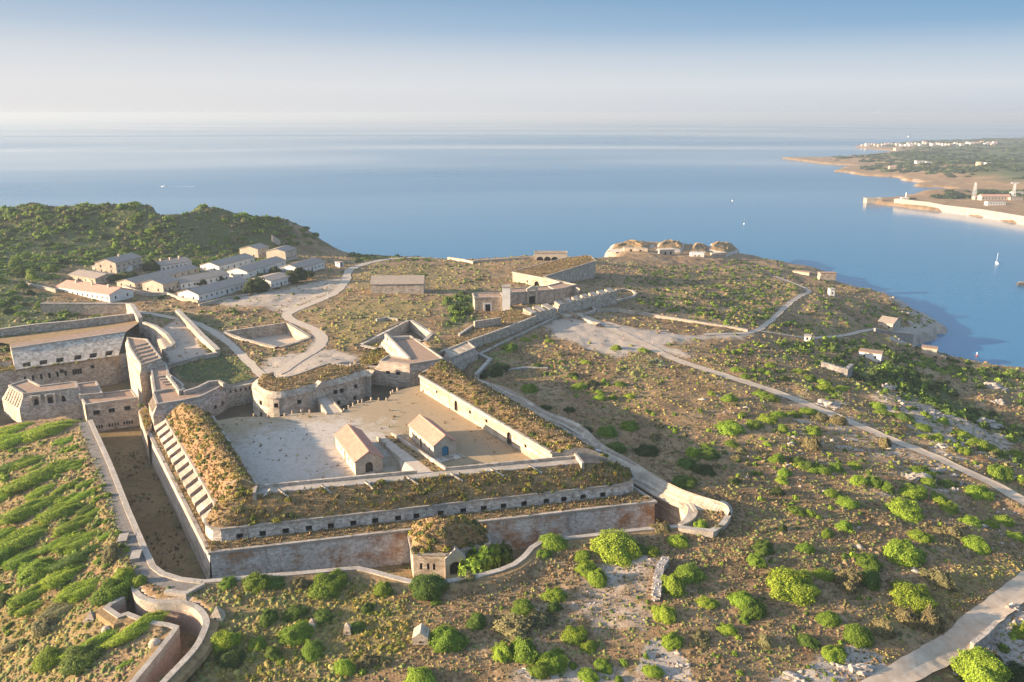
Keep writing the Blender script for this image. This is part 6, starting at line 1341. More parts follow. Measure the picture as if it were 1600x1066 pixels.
# loose pale rocks
def rocks(zs, name, label, dens, smin, smax):
    C_, T_ = [], []; n0 = 0; base = np.array([(1, 0, 0), (-1, 0, 0), (0, 1, 0), (0, -1, 0), (0, 0, 1), (0, 0, -1)], float); tri = np.array([(0, 2, 4), (2, 1, 4), (1, 3, 4), (3, 0, 4), (2, 0, 5), (1, 2, 5), (3, 1, 5), (0, 3, 5)])
    for pts, soft, k_ in zs:
        pl = np.array([p[:2] for p in Gs(pts)]); lo, hi = pl.min(0), pl.max(0); n_ = int((hi[0] - lo[0]) * (hi[1] - lo[1]) * dens * k_); xy = lo + rng.random((n_, 2)) * (hi - lo); kk = (sdist(xy[:, 0], xy[:, 1], pl) > 0) & (fbm(xy[:, 0] * .6, xy[:, 1] * 1.5, 16, 3) > .02); xy = xy[kk]; kk = ~blocked(xy[:, 0], xy[:, 1], .5); xy = xy[kk]
        if not len(xy): continue
        z = hgt(xy[:, 0], xy[:, 1])
        for (x, y), h_ in zip(xy, z):
            s = smin + (smax - smin) * random.random() ** 4; c = base * (1 + .5 * (rng.random((6, 1)) - .5)) * np.array([s * random.uniform(.8, 1.8), s * random.uniform(.6, 1.1), s * random.uniform(.3, .7)]); a = random.uniform(-.5, .5); c = np.stack([c[:, 0] * math.cos(a) - c[:, 1] * math.sin(a) + x, c[:, 0] * math.sin(a) + c[:, 1] * math.cos(a) + y, c[:, 2] + h_], -1); C_.append(c); T_.append(tri + n0); n0 += 6
    me = np_mesh(name, np.concatenate(C_), np.concatenate(T_), np.ones((n0, 3)), 'rock_pale'); o = bpy.data.objects.new(name, me); COL.objects.link(o); setp(o, label, 'rocks', None, 'stuff')
rocks(Z_ROCK, 'rocks', 'pale limestone rocks scattered over the right slopes', .16, .3, 1.6)
rocks(Z_BARE[1:4], 'rubble', 'pale rubble strewn over the stony patch in the foreground', .35, .12, .55)
# ------------------------------------------------------------------ far shore across the harbour mouth
FARP = [P(x, y, SEA) for x, y in [(1760,380),(1640,358),(1600,352),(1570,347),(1530,338.5),(1490,333),(1450,329),(1400,323),(1376,319.5),(1354,315),(1358,312.5),(1374,311.5),(1400,310),(1440,305.5),(1475,300),(1492,297),(1470,293.5),(1440,293),(1426,291),(1442,287),(1412,282),(1400,277.5),(1350,275),(1303,268),(1320,262.5),(1335,259.5),(1275,255),(1240,250.5),(1218,247.5),(1290,247.2),(1340,244.5),(1375,240.5),(1398,236.5),(1370,233.5),(1333,229.5),(1360,226.5),(1440,224),(1560,219),(1900,212)]]
_fb = np.array([p[:2] for p in FARP])
TWR = P(1530, 264, SEA + 24)
def hfar(x, y):
    s = sdist(x, y, _fb); s = s + fbm(x, y, 45, 4, .65) * 14 * sstep(90, 0, np.abs(s))
    near_ = sstep(1500, 1150, y); low = 1 - .72 * near_
    h = 4.5 + (17 * sstep(5, 260, s) + 8 * sstep(200, 1400, s)) * low + fbm(x, y, 140, 4) * 5 * low * sstep(0, 120, s)
    h = h + 9 * np.exp(-((x - TWR[0]) ** 2 + (y - TWR[1]) ** 2) / 110 ** 2)
    mp = P(1472, 310, SEA); h = h + 10 * np.exp(-(((x - mp[0]) / 70) ** 2 + ((y - mp[1]) / 45) ** 2)) * sstep(4, 30, s)
    return SEA - 3 + (h + 3) * sstep(-3, 7, s)
def GF(px, py):
    z = SEA + 10
    for _ in range(25): p = P(px, py, z); z = .5 * z + .5 * float(hfar(np.array([p[0]]), np.array([p[1]]))[0])
    return P(px, py, z)
xs_ = axis(380, 4300, lambda v: 7 + max(0, v - 800) * .006); ys_ = axis(880, 5600, lambda v: 5 + max(0, v - 1200) * .0065)
fx_, fy_ = np.meshgrid(xs_, ys_); fz_ = hfar(fx_, fy_); ny, nx = fx_.shape; idx = np.arange(nx * ny).reshape(ny, nx)
q4 = np.stack([idx[:-1, :-1], idx[:-1, 1:], idx[1:, 1:], idx[1:, :-1]], -1).reshape(-1, 4)
kf = ~((fz_[:-1, :-1] < SEA - 2.9) & (fz_[1:, 1:] < SEA - 2.9)).reshape(-1) & (fx_[:-1, :-1] < fy_[:-1, :-1] * .8 + 200).reshape(-1); q4 = q4[kf]; us_ = np.unique(q4); rm = np.full(nx * ny, -1); rm[us_] = np.arange(len(us_))
co = np.stack([fx_, fy_, fz_], -1).reshape(-1, 3)[us_]; me = np_mesh('far_shore', co, rm[q4], np.ones((len(co), 3)), 'ground', 4); me.polygons.foreach_set('use_smooth', np.ones(len(q4), bool))
s_ = sdist(co[:, 0], co[:, 1], _fb); cv = np.zeros((len(co), 4)); cv[:, 1] = .75 * sstep(60, 260, s_ + fbm(co[:, 0], co[:, 1], 120, 3) * 90) * sstep(1050, 1500, co[:, 1]); cv[:, 2] = .30 * sstep(150, 20, s_ + fbm(co[:, 0], co[:, 1], 80, 3) * 60); a = me.attributes.new('cover', 'FLOAT_COLOR', 'POINT'); a.data.foreach_set('color', cv.astype(np.float32).ravel())
fo = bpy.data.objects.new('far_shore', me); COL.objects.link(fo); fo['kind'] = 'structure'
n_ = 9000; y = 1300 + 3600 * rng.random(n_) ** 1.3; x = 500 + (y * .72 - 300) * rng.random(n_); s_ = sdist(x, y, _fb); k_ = (s_ > 60) & (fbm(x, y, 160, 3) + fbm(x, y, 40, 2) * .5 > -.12); x, y = x[k_], y[k_]; z = hfar(x, y)
scatter([(V(a_, b_, c_), w_ * 1.5, w_, w_ * .8, random.uniform(0, 6), random.choice([(.05, .075, .025), (.07, .095, .03), (.04, .06, .02)])) for a_, b_, c_, w_ in zip(x, y, z, 3 + 6 * rng.random(len(x)))], [bush_arrays(980 + i, 26, .4, core=4, flat=.7, lump=.25) for i in range(3)], 'far_woodland', 'dark scrub and woodland covering the far shore')
def far_house(name, label, px, py, wpx, hpx, depth=8, wall='plaster_white', roof='tile_red', cat='building', group=None, rise=None, flat=False, nwin=3, gf=GF):
    c = gf(px, py); d = c.length; L_ = wpx * d / FPX; h_ = hpx * d / FPX * .8; a, b = c + V(-L_ / 2, 0, -.5), c + V(L_ / 2, 0, -.5); t = thing(name, label, cat, c, group); q = MB(); E = V(0, 0, h_); D_ = V(0, depth, 0)
    facade(q, t, a, b, b + E, a + E, [(L_ * (i + .5) / nwin - L_ / nwin * .17, L_ * (i + .5) / nwin + L_ / nwin * .17, h_ * .35, h_ * .72) for i in range(nwin)], .3, 'window', ('plaster_cream', 'glass_dark'))
    for p, r in ((b, b + D_), (b + D_, a + D_), (a + D_, a)): q.poly([p, r, r + E, p + E])
    r_ = rise or h_ * .35
    if not flat: q.poly([a + E, a + E + D_, a + E + D_ / 2 + V(0, 0, r_)]); q.poly([b + E, b + E + D_, b + E + D_ / 2 + V(0, 0, r_)])
    q.build('wall', wall, t); q = MB(); o_ = V(.4, 0, 0)
    if flat: q.prism([a + E + V(-.3, -.3, .4), b + E + V(.3, -.3, .4), b + E + D_ + V(.3, .3, .4), a + E + D_ + V(-.3, .3, .4)], c[2] - .5 + h_ - .05, bottom=True)
    else:
        m0, m1 = a + E + D_ / 2 + V(0, 0, r_ + .15) - o_, b + E + D_ / 2 + V(0, 0, r_ + .15) + o_
        q.poly([a + E - o_ - V(0, .4, 0), b + E + o_ - V(0, .4, 0), m1, m0]); q.poly([b + E + D_ + o_ + V(0, .4, 0), a + E + D_ - o_ + V(0, .4, 0), m0, m1])
    q.build('roof', roof, t); return t
far_house('harbour_building', 'long pale building with pink roof behind the sea wall', 1556, 313, 38, 7, 12, 'plaster_cream', 'tile_red', nwin=9)
far_house('harbour_building', 'small pink-roofed building left of the left mast', 1530, 312, 12, 5, 9, 'plaster_cream', 'tile_red')
far_house('harbour_building', 'white flat building with dark openings near the sea wall', 1557, 321, 24, 6, 9, 'plaster_white', 'coping', flat=True, nwin=7)
far_house('harbour_building', 'low tan building at the right edge behind the sea wall', 1588, 313, 16, 5, 9, 'plaster_cream', 'roof_brown', flat=True, nwin=4)
far_house('harbour_building', 'white building with pale roof at the right frame edge', 1592, 306, 16, 5, 10, 'plaster_white', 'tile_old', nwin=4)
far_house('villa', 'white villa among scrub on the far shore', 1441, 256, 16, 5, 12, 'plaster_white', 'coping', flat=True, nwin=4); far_house('villa', 'low white wing right of the villa on the far shore', 1452, 256, 8, 3, 9, 'plaster_white', 'coping', flat=True, nwin=2)
far_house('villa', 'small pale house beside the cliffs on the far shore', 1395, 264, 9, 4, 9, 'plaster_cream', 'tile_red'); far_house('villa', 'square cream house on the shore below the village', 1404, 236, 8, 5, 20, 'plaster_cream', 'coping', flat=True)
far_house('villa', 'white house beside the round watchtower', 1546, 258, 9, 4, 12, 'plaster_white', 'coping', flat=True)
# the white village along the far point
for i in range(42):
    x = 1350 + i * 5.0 + random.uniform(-2, 2); y = 228.5 - (x - 1350) * .012 + random.uniform(-1.2, 1.2)
    if i % 11 == 10: x += 4
    far_house('village_house', f'small white house of the far shoreline village, {ORD[i]} from its left end', x, y, random.uniform(3.6, 6.0), random.uniform(2.6, 4.4), 14, random.choice(['plaster_white', 'plaster_white', 'plaster_cream']), random.choice(['tile_red', 'coping', 'coping']), 'house', 'houses of the far village', flat=i % 2 == 0, nwin=2)
# round watchtower
def lathe(q, c, prof, n=18, m=0):
    for (r0, z0), (r1, z1) in zip(prof, prof[1:]):
        for i in range(n):
            a0, a1 = 2 * math.pi * i / n, 2 * math.pi * (i + 1) / n
            q.poly([c + V(r0 * math.cos(a0), r0 * math.sin(a0), z0), c + V(r0 * math.cos(a1), r0 * math.sin(a1), z0), c + V(r1 * math.cos(a1), r1 * math.sin(a1), z1), c + V(r1 * math.cos(a0), r1 * math.sin(a0), z1)], m)
    return q
c = GF(1530, 261); d = c.length / FPX; t = thing('watchtower', 'round tan stone watchtower on the hill of the far shore', 'tower', c); lathe(MB(), c, [(5.2 * d, -2), (4.7 * d, 5.6 * d), (5.0 * d, 5.7 * d), (5.0 * d, 6.6 * d), (0, 6.6 * d)]).build('drum', 'stone_warm', t)
q = MB(); q.box(c + V(0, -5.0 * d, 0), V(1.2, 0, 0), V(0, .6, 0), 3.5); q.build('entrance', 'stone_dark', t)
# sea wall and blockhouse of the harbour battery
def fwall(name, label, pts, h, wd, mat, cat='wall'):
    b_ = [up(P(x, y, SEA + 3), SEA + 3) for x, y in pts]; t = thing(name, label, cat, b_[0]); q = MB(); q.wall([p + V(0, 0, k_) for p, k_ in zip(b_, h)], wd, SEA - 1); q.build('wall', mat, t); q = MB(); q.wall([p + V(0, 0, k_ + .4) for p, k_ in zip(b_, h)], wd + .6, SEA + 2); q.build('coping', 'coping', t); return t
fwall('sea_wall', 'long lit sea wall of the harbour battery across the water', [(1398,318),(1408,319.5),(1430,321.5),(1450,323.5),(1475,328),(1500,331),(1530,335),(1560,340),(1600,347),(1650,356)], [7,8,7,7,6.5,6.5,7,7,7,7], 3.5, 'plaster_cream')
c = P(1366, 318, SEA); t = thing('blockhouse', 'tan stone blockhouse at the tip of the harbour battery', 'building', c); q = MB(); d = c.length / FPX
q.prism([c + V(-11 * d, 0, 7.5), c + V(10 * d, -2, 7.5), c + V(10 * d, 12, 7.5), c + V(-11 * d, 12, 7.5)], SEA - 1); q.build('wall', 'stone_warm', t); q = MB(); q.wall([c + V(-11 * d, 0, 8.2), c + V(10 * d, -2, 8.2), c + V(10 * d, 12, 8.2), c + V(-11 * d, 12, 8.2)], 1.2, SEA + 7.3, closed=True); q.build('rim', 'coping', t)
c = GF(1415, 311.5); t = thing('lighthouse', 'small white harbour light with low white buildings on the sea wall', 'lighthouse', c); d = c.length / FPX
lathe(MB(), c, [(1.1, -1), (.8, 8 * d * .9), (1.3, 8 * d * .9), (1.3, 8 * d * .95), (.7, 8 * d * .95), (.7, 8 * d * 1.1), (0, 8 * d * 1.25)], 10).build('light_tower', 'plaster_white', t)
q = MB(); q.box(c + V(-5, 0, -1), V(3, 0, 0), V(0, 2.5, 0), 4); q.build('keeper_hut', 'plaster_white', t); q = MB(); q.box(c + V(5.5, 0, -1), V(5, 0, 0), V(0, 2.5, 0), 3.6); q.build('store_hut', 'plaster_white', t)
# two lattice masts
for px, py, lab in ((1521, 310, 'left'), (1582, 312, 'right')):
    c = GF(px, py); d = c.length / FPX; H_ = 21 * d; t = thing('lattice_mast', f'{lab} of the two pale lattice masts behind the sea wall', 'mast', c)
    for sx_, sy_ in ((-1, -1), (1, -1), (1, 1), (-1, 1)):
        q = MB(); a = c + V(2.4 * sx_, 2.4 * sy_, -1); b = c + V(.9 * sx_, .9 * sy_, H_); q.poly([a - V(.25, 0, 0), a + V(.25, 0, 0), b + V(.2, 0, 0), b - V(.2, 0, 0)]); q.poly([a - V(0, .25, 0), a + V(0, .25, 0), b + V(0, .2, 0), b - V(0, .2, 0)]); q.build('leg', 'metal_white', t)
    q = MB()
    for i in range(9):
        z0, z1 = H_ * i / 9, H_ * (i + 1) / 9; r0, r1 = 2.4 - 1.5 * i / 9, 2.4 - 1.5 * (i + 1) / 9
        for s_ in (-1, 1): a, b = c + V(-r0 * s_, -r0, z0), c + V(r1 * s_, -r1, z1); q.poly([a - V(0, 0, .15), a + V(0, 0, .15), b + V(0, 0, .15), b - V(0, 0, .15)]); a, b = c + V(-r0 * s_, r0, z0), c + V(r1 * s_, r1, z1); q.poly([a - V(0, 0, .15), a + V(0, 0, .15), b + V(0, 0, .15), b - V(0, 0, .15)])
    q.build('lattice', 'metal_white', t)['kind'] = 'stuff'
    if lab == 'right': q = MB(); q.box(c + V(0, 0, H_), V(6, 0, 0), V(0, 1.2, 0), .9); q.build('platform', 'metal_white', t)
# ------------------------------------------------------------------ boats
def boat(name, label, px, py, L_, mast=0, sail=None, ang=0.0, hull='metal_white', cabin=False):
    c = P(px, py, SEA); ca, sa = math.cos(ang), math.sin(ang); R = lambda x, y, z: c + V(x * ca - y * sa, x * sa + y * ca, z); t = thing(name, label, 'boat', c); B_ = L_ * .16; q = MB(); st = [(-.5, .8, .0), (-.2, 1, 0), (.15, .9, .05), (.38, .45, .14), (.5, .02, .22)]; fb = L_ * .09
    for (x0, w0, s0), (x1, w1, s1) in zip(st, st[1:]):
        for s in (-1, 1):
            q.poly([R(x0 * L_, s * B_ * w0 * .55, -.3), R(x1 * L_, s * B_ * w1 * .5, -.3), R(x1 * L_, s * B_ * w1, fb + s1 * L_ * .3), R(x0 * L_, s * B_ * w0, fb + s0 * L_ * .3)])
        q.poly([R(x0 * L_, -B_ * w0, fb + s0 * L_ * .3), R(x1 * L_, -B_ * w1, fb + s1 * L_ * .3), R(x1 * L_, B_ * w1, fb + s1 * L_ * .3), R(x0 * L_, B_ * w0, fb + s0 * L_ * .3)])
    q.poly([R(-.5 * L_, -B_ * .44, -.3), R(-.5 * L_, B_ * .44, -.3), R(-.5 * L_, B_ * .8, fb), R(-.5 * L_, -B_ * .8, fb)]); q.build('hull', hull, t)
    if cabin or mast: q = MB(); q.box(R(-.02 * L_, 0, fb), V(ca, sa, 0) * L_ * .17, V(-sa, ca, 0) * B_ * .6, L_ * .09); q.build('cabin', 'metal_white', t)
    if mast:
        q = MB(); r_ = max(.12, mast * .008); q.box(R(.05 * L_, 0, fb), V(r_, 0, 0), V(0, r_, 0), mast); q.build('mast', 'metal_white', t); q = MB(); q.wall([R(.04 * L_, 0, fb + mast * .13), R(-.42 * L_, 0, fb + mast * .13)], r_ * 1.6, fb + SEA + mast * .13 - r_ * 2); q.build('boom', 'metal_white', t)
    if sail:
        for nm, pts in (('mainsail', [(.03, .15), (-.40, .16), (.03, .97)]), ('jib', [(.48, .05), (.10, .10), (.06, .85)]))[:sail]:
            q = MB(); P3 = [R(x * L_, 0, fb + z * mast) for x, z in pts]; o_ = V(-sa, ca, 0) * .05; q.poly([p + o_ for p in P3]); q.poly([p - o_ for p in P3][::-1]); q.build(nm, 'plaster_white', t)
    return t
boat('sailing_yacht', 'tiny white sailing yacht near the horizon above the far village', 1421, 214, 30, 33, 2, .5)
boat('sailing_boat', 'small white sailboat off the rocky point', 1162.5, 350, 6.5, 6.5, 1, 1.2); boat('sailing_boat', 'small sailboat with bare mast in the harbour mouth at right', 1557, 412, 8, 9.5, None, 1.3); boat('sailing_boat', 'distant sailboat speck left of the harbour battery', 1145, 314, 6, 7, 1, .8)
boat('motor_boat', 'white motor boat with a wake on the left of the sea', 256, 292, 11, 0, None, 3.1, cabin=True)
q = MB(); c = P(256, 292, SEA)
for s_ in (-1, 1): q.poly([c + V(5, s_ * .8, .08), c + V(60, s_ * 6, .06), c + V(60, s_ * 3.5, .06), c + V(7, s_ * .2, .08)])
setp(q.build('wake', 'metal_white', origin=c), 'thin white wake behind the motor boat', 'wake', None, 'stuff')
c = P(1526, 556.5, SEA); t = thing('buoy', 'small red and white buoy near the inlet', 'buoy', c); lathe(MB(), c, [(0, -.4), (.7, -.2), (.8, .3), (.5, .6), (.2, .7)], 10).build('float', 'red_paint', t); lathe(MB(), c, [(.12, .6), (.10, 1.8), (.35, 1.8), (0, 2.4)], 8).build('topmark', 'metal_white', t)
# islet at the right frame edge
def rock_mesh(seed, c, sx_, sy_, sz_, name, label, mat='rock', cat='rock'):
    r = np.random.default_rng(seed); q = MB(); n_, m_ = 22, 10; o1, o2 = r.random(2) * 40; G2 = []
    for j in range(m_ + 1):
        ph = j / m_ * math.pi * .58; row = []
        for i in range(n_):
            th = 2 * math.pi * i / n_; x, y, z = math.cos(th) * math.sin(ph), math.sin(th) * math.sin(ph), math.cos(ph)
            k_ = 1 + .95 * (float(vnoise(np.array(x * 2 + o1 + z), np.array(y * 2 + o2))) - .5) + .75 * (float(vnoise(np.array(x * 5 + o2), np.array(y * 5 + o1 + z * 3))) - .5)
            row.append(c + V(x * k_ * sx_, y * k_ * sy_, math.floor(z * k_ * 4 + .5) / 4 * sz_ * .7 + z * k_ * sz_ * .3))
        G2.append(row)
    for j in range(m_): q.strip(G2[j] + G2[j][:1], G2[j + 1] + G2[j + 1][:1])
    return setp(q.build(name, mat, origin=c), label, cat, None, 'thing')
rock_mesh(5, P(1606, 446, SEA), 9, 6, 2.6, 'islet', 'brown rocky islet at the right frame edge', 'stone_dark')
for i, (x, y, w_, h_, lab) in enumerate([(1385,602,9,3.0,'large pale rock outcrop below the whitewashed bunker'),(1545,606,12,3.0,'broad pale rock outcrop above the scrubby gully at right'),(1530,660,12,1.8,'low rock ledge above the long road at right'),(1290,632,9,1.6,'pale rock ledge beside the long road'),(1455,650,9,1.5,'pale broken ledge between gully and long road'),(1560,628,7,2.0,'small outcrop under the broad pale outcrop'),(1470,700,8,1.2,'flat rock ledge just above the long road'),(1420,745,8,1.2,'flat rock ledge just below the long road'),(1570,745,7,1.4,'rock bank at the bend of the long road'),(1585,950,5,1.4,'rock bank right of the near road'),(1330,1045,7,1.2,'long rock ledge left of the near road'),(1250,1058,6,1.1,'rock ledge at the bottom edge of the picture'),(825,1050,5,.9,'pale rock shelf at the bottom below the stony patch'),(1060,1040,4,.9,'pale rock step right of the stony patch'),(1435,530,14,3.0,'rock cliff below the boathouse')]):
    p = G(x, y); p = up(p, float(hgt(np.array([p[0]]), np.array([p[1]]))[0]) - h_ * .5); rock_mesh(20 + i, p, w_ * .55, w_ * .3, h_, 'rock_outcrop', lab, 'rock_pale' if i not in (14,) else 'rock')
# ------------------------------------------------------------------ small things near the fort
for i, (x, y, r_, h_, kind, lab) in enumerate([(340,964,1.5,2.6,'pyramid','stone pyramid vent beside the curve of the trench'),(488,981,.9,2.6,'obelisk','pale stone obelisk vent in straw grass'),(543,986,.9,2.4,'obelisk','grey stone obelisk vent right of the elongated bush'),(143,966,1.3,1.8,'pyramid','small pyramid vent left of the trench wall'),(166,984,1.0,1.3,'dome','small domed vent beside the large trench bush'),(242,1008,1.2,1.4,'dome','round pale domed vent left of the trench corner'),(658,998,1.6,2.8,'gable','gabled stone vent below the caponier')]):
    c = G(x, y); c = up(c, float(hgt(np.array([c[0]]), np.array([c[1]]))[0]) - .1); q = MB(); t = thing('stone_vent', lab, 'vent', c)
    if kind == 'dome': lathe(q, c, [(r_, 0), (r_, h_ * .35), (r_ * .85, h_ * .65), (r_ * .5, h_ * .92), (0, h_)], 14)
    elif kind == 'gable':
        b_ = [c + V(-r_, -r_, 0), c + V(r_, -r_, 0), c + V(r_, r_, 0), c + V(-r_, r_, 0)]; e1 = V(0, 0, h_ * .55); k1, k2 = c + V(0, -r_, h_), c + V(0, r_, h_)
        q.poly([b_[0], b_[1], b_[1] + e1, k1, b_[0] + e1]); q.poly([b_[2], b_[3], b_[3] + e1, k2, b_[2] + e1]); q.poly([b_[1], b_[2], b_[2] + e1, b_[1] + e1]); q.poly([b_[3], b_[0], b_[0] + e1, b_[3] + e1]); q.poly([b_[0] + e1, k1, k2, b_[3] + e1]); q.poly([k1, b_[1] + e1, b_[2] + e1, k2])
    else:
        t_ = .1 if kind == 'pyramid' else .55; zt_ = 1 if kind == 'pyramid' else .72; b_ = [(-1, -1), (1, -1), (1, 1), (-1, 1)]
        lo = [c + V(a * r_, b * r_, 0) for a, b in b_]; hi_ = [c + V(a * r_ * t_, b * r_ * t_, h_ * zt_) for a, b in b_]
        for k_ in range(4): q.poly([lo[k_], lo[(k_ + 1) % 4], hi_[(k_ + 1) % 4], hi_[k_]])
        for k_ in range(4): q.poly([hi_[k_], hi_[(k_ + 1) % 4], c + V(0, 0, h_)])
    q.build('body', 'stone_warm', t); q = MB(); q.box(c + V(0, -r_ * (1.0 if kind == 'gable' else .9), h_ * .18), V(r_ * .16, 0, 0), V(0, .08, 0), h_ * .12); q.build('vent_hole', 'dark', t)
# parked car
c = G(938, 511); c = up(c, float(hgt(np.array([c[0]]), np.array([c[1]]))[0]) + .16); t = thing('parked_car', 'dark car parked where the road meets the gravel yard', 'car', c); ex, ey = V(.93, -.36, 0), V(.36, .93, 0)
def cx(x, y, z): return c + ex * x + ey * y + V(0, 0, z)
q = MB(); prof = [(-2.1, .35), (-2.15, .75), (-1.9, .95), (-1.2, 1.0), (1.0, .98), (1.9, .85), (2.15, .65), (2.1, .35)]
for s in (-1, 1): q.poly([cx(x, s * .85, z) for x, z in (prof if s < 0 else prof[::-1])])
for (x0, z0), (x1, z1) in zip(prof, prof[1:]): q.poly([cx(x0, -.85, z0), cx(x0, .85, z0), cx(x1, .85, z1), cx(x1, -.85, z1)])
q.build('body', 'car_dark', t); q = MB(); cab = [(-1.7, .98), (-1.2, 1.45), (.2, 1.48), (.95, .98)]
for s in (-1, 1): q.poly([cx(x, s * (.80 if z < 1 else .66), z) for x, z in (cab if s < 0 else cab[::-1])])
for (x0, z0), (x1, z1) in zip(cab, cab[1:]): w0, w1 = (.80 if z0 < 1 else .66), (.80 if z1 < 1 else .66); q.poly([cx(x0, -w0, z0), cx(x0, w0, z0), cx(x1, w1, z1), cx(x1, -w1, z1)])
q.build('cabin', 'glass_dark', t)
q = MB(); q.poly([cx(-1.15, -.62, 1.5), cx(.15, -.62, 1.52), cx(.15, .62, 1.52), cx(-1.15, .62, 1.5)]); q.build('roof', 'car_dark', t)
for x in (-1.35, 1.35):
    for s in (-1, 1):
        q = MB(); ring = [(x + .33 * math.cos(a * math.pi / 5), .33 + .33 * math.sin(a * math.pi / 5)) for a in range(10)]; q.poly([cx(a, s * .9, b) for a, b in ring]); q.poly([cx(a, s * .68, b) for a, b in ring[::-1]])
        for k_ in range(10): (a, b), (a2, b2) = ring[k_], ring[(k_ + 1) % 10]; q.poly([cx(a, s * .68, b), cx(a2, s * .68, b2), cx(a2, s * .9, b2), cx(a, s * .9, b)])
        q.build('wheel', 'rubber', t)
for s in (-1, 1): q = MB(); q.box(cx(2.12, s * .62, .62), ex * .05, ey * .18, .14); q.build('headlight', 'metal_white', t)
# two walkers on the road: one continuous skinned body each
def person(px, py, label, top, ph, face):
    c = G(px, py); c = up(c, float(hgt(np.array([c[0]]), np.array([c[1]]))[0]) + .17); t = thing('person', label, 'person', c)
    J = {'pel': (0, 0, .95), 'bel': (0, 0, 1.12), 'che': (0, -.01, 1.34), 'nec': (0, 0, 1.50), 'hd0': (0, -.01, 1.60), 'hd1': (0, -.01, 1.73), 'sL': (-.19, 0, 1.43), 'eL': (-.25, .06 * ph, 1.15), 'wL': (-.24, -.16 * ph, .93), 'fL': (-.235, -.20 * ph, .84), 'sR': (.19, 0, 1.43), 'eR': (.25, -.06 * ph, 1.15), 'wR': (.24, .16 * ph, .93), 'fR': (.235, .18 * ph, .84), 'hL': (-.10, 0, .90), 'kL': (-.11, -.16 * ph, .50), 'aL': (-.11, -.12 * ph, .09), 'tL': (-.11, -.30 * ph - .1, .04), 'hR': (.10, 0, .90), 'kR': (.11, .06 * ph, .50), 'aR': (.11, .26 * ph, .12), 'tR': (.11, .14 * ph - .08, .04)}
    Rr = {'pel': .15, 'bel': .13, 'che': .155, 'nec': .06, 'hd0': .085, 'hd1': .075, 'sL': .075, 'eL': .05, 'wL': .037, 'fL': .03, 'hL': .095, 'kL': .065, 'aL': .045, 'tL': .035}
    ks = list(J); E_ = [('pel', 'bel'), ('bel', 'che'), ('che', 'nec'), ('nec', 'hd0'), ('hd0', 'hd1')] + [e for s in 'LR' for e in (('che', 's' + s), ('s' + s, 'e' + s), ('e' + s, 'w' + s), ('w' + s, 'f' + s), ('pel', 'h' + s), ('h' + s, 'k' + s), ('k' + s, 'a' + s), ('a' + s, 't' + s))]
    me = bpy.data.meshes.new('body'); me.from_pydata([J[k_] for k_ in ks], [(ks.index(a), ks.index(b)) for a, b in E_], []); o = bpy.data.objects.new('body', me); COL.objects.link(o); o.parent = t; sk = o.modifiers.new('skin', 'SKIN')
    for k_, v in zip(ks, me.skin_vertices[0].data if me.skin_vertices else []): v.radius = (Rr.get(k_, Rr.get(k_[:-1] + 'L', .05)),) * 2
    if not me.skin_vertices:
        bpy.context.view_layer.objects.active = o
        import bmesh
        bm = bmesh.new(); bm.from_mesh(me); ly = bm.verts.layers.skin.verify()
        for v, k_ in zip(bm.verts, ks): v[ly].radius = (Rr.get(k_, Rr.get(k_[:-1] + 'L', .05)),) * 2; v[ly].use_root = k_ == 'pel'
        bm.to_mesh(me); bm.free()
    o.modifiers.new('sub', 'SUBSURF').levels = 1; me.materials.append(M['skin']); t.rotation_euler = (0, 0, face)
    def shell(nm, mat, prof, n=12):
        q = MB()
        for (x0, rx0, ry0, z0), (x1, rx1, ry1, z1) in zip(prof, prof[1:]):
            for i in range(n):
                a0, a1 = 2 * math.pi * i / n, 2 * math.pi * (i + 1) / n; q.poly([(c[0] + x0 + rx0 * math.cos(a0), c[1] + ry0 * math.sin(a0), c[2] + z0), (c[0] + x0 + rx0 * math.cos(a1), c[1] + ry0 * math.sin(a1), c[2] + z0), (c[0] + x1 + rx1 * math.cos(a1), c[1] + ry1 * math.sin(a1), c[2] + z1), (c[0] + x1 + rx1 * math.cos(a0), c[1] + ry1 * math.sin(a0), c[2] + z1)])
        q.build(nm, mat, t, smooth=True)
    shell('shirt', top, [(0, .20, .17, .88), (0, .19, .16, 1.1), (0, .24, .18, 1.34), (0, .22, .15, 1.46), (0, .08, .08, 1.52)]); shell('hair', 'hair', [(0, .105, .115, 1.64), (0, .11, .12, 1.72), (0, .08, .09, 1.80), (0, 0, 0, 1.83)])
person(974, 530, 'walker in blue on the left side of the road by the gravel yard', 'cloth_blue', 1, 1.1); person(1020, 539, 'walker in pale clothes farther right along the same road', 'cloth_pale', -1, -2.0)
# signboard on the rampart edge, marker post, agaves, fig tree, trees by the barracks
c = P(931, 711, 3.0); t = thing('signboard', 'small white slanted signboard on the rampart edge beside the sunken lane', 'sign', c); ex = V(.86, -.5, 0); q = MB(); a, b = c - ex * 1.1 + V(0, 0, .5), c + ex * 1.1 + V(0, 0, .5); q.poly([a, b, b + V(.35, .5, 1.0), a + V(.35, .5, 1.0)]); q.poly([a + V(0, 0, -.06), a + V(.35, .5, .94), b + V(.35, .5, .94), b + V(0, 0, -.06)]); q.build('panel', 'metal_white', t)
for s in (-.8, .8): q = MB(); q.box(c + ex * s + V(.15, .2, -1), V(.06, 0, 0), V(0, .06, 0), 1.9); q.build('leg', 'metal_white', t)
c = G(512, 467); q = MB(); q.box(c - V(0, 0, .3), V(.5, 0, 0), V(0, .5, 0), .8); q.box(c + V(0, 0, .5), V(.25, 0, 0), V(0, .25, 0), 2.2); q.box(c + V(0, 0, 2.7), V(.35, 0, 0), V(0, .35, 0), .3); setp(q.build('marker_post', 'plaster_white', origin=c), 'white stone marker post beside the barracks road', 'post')
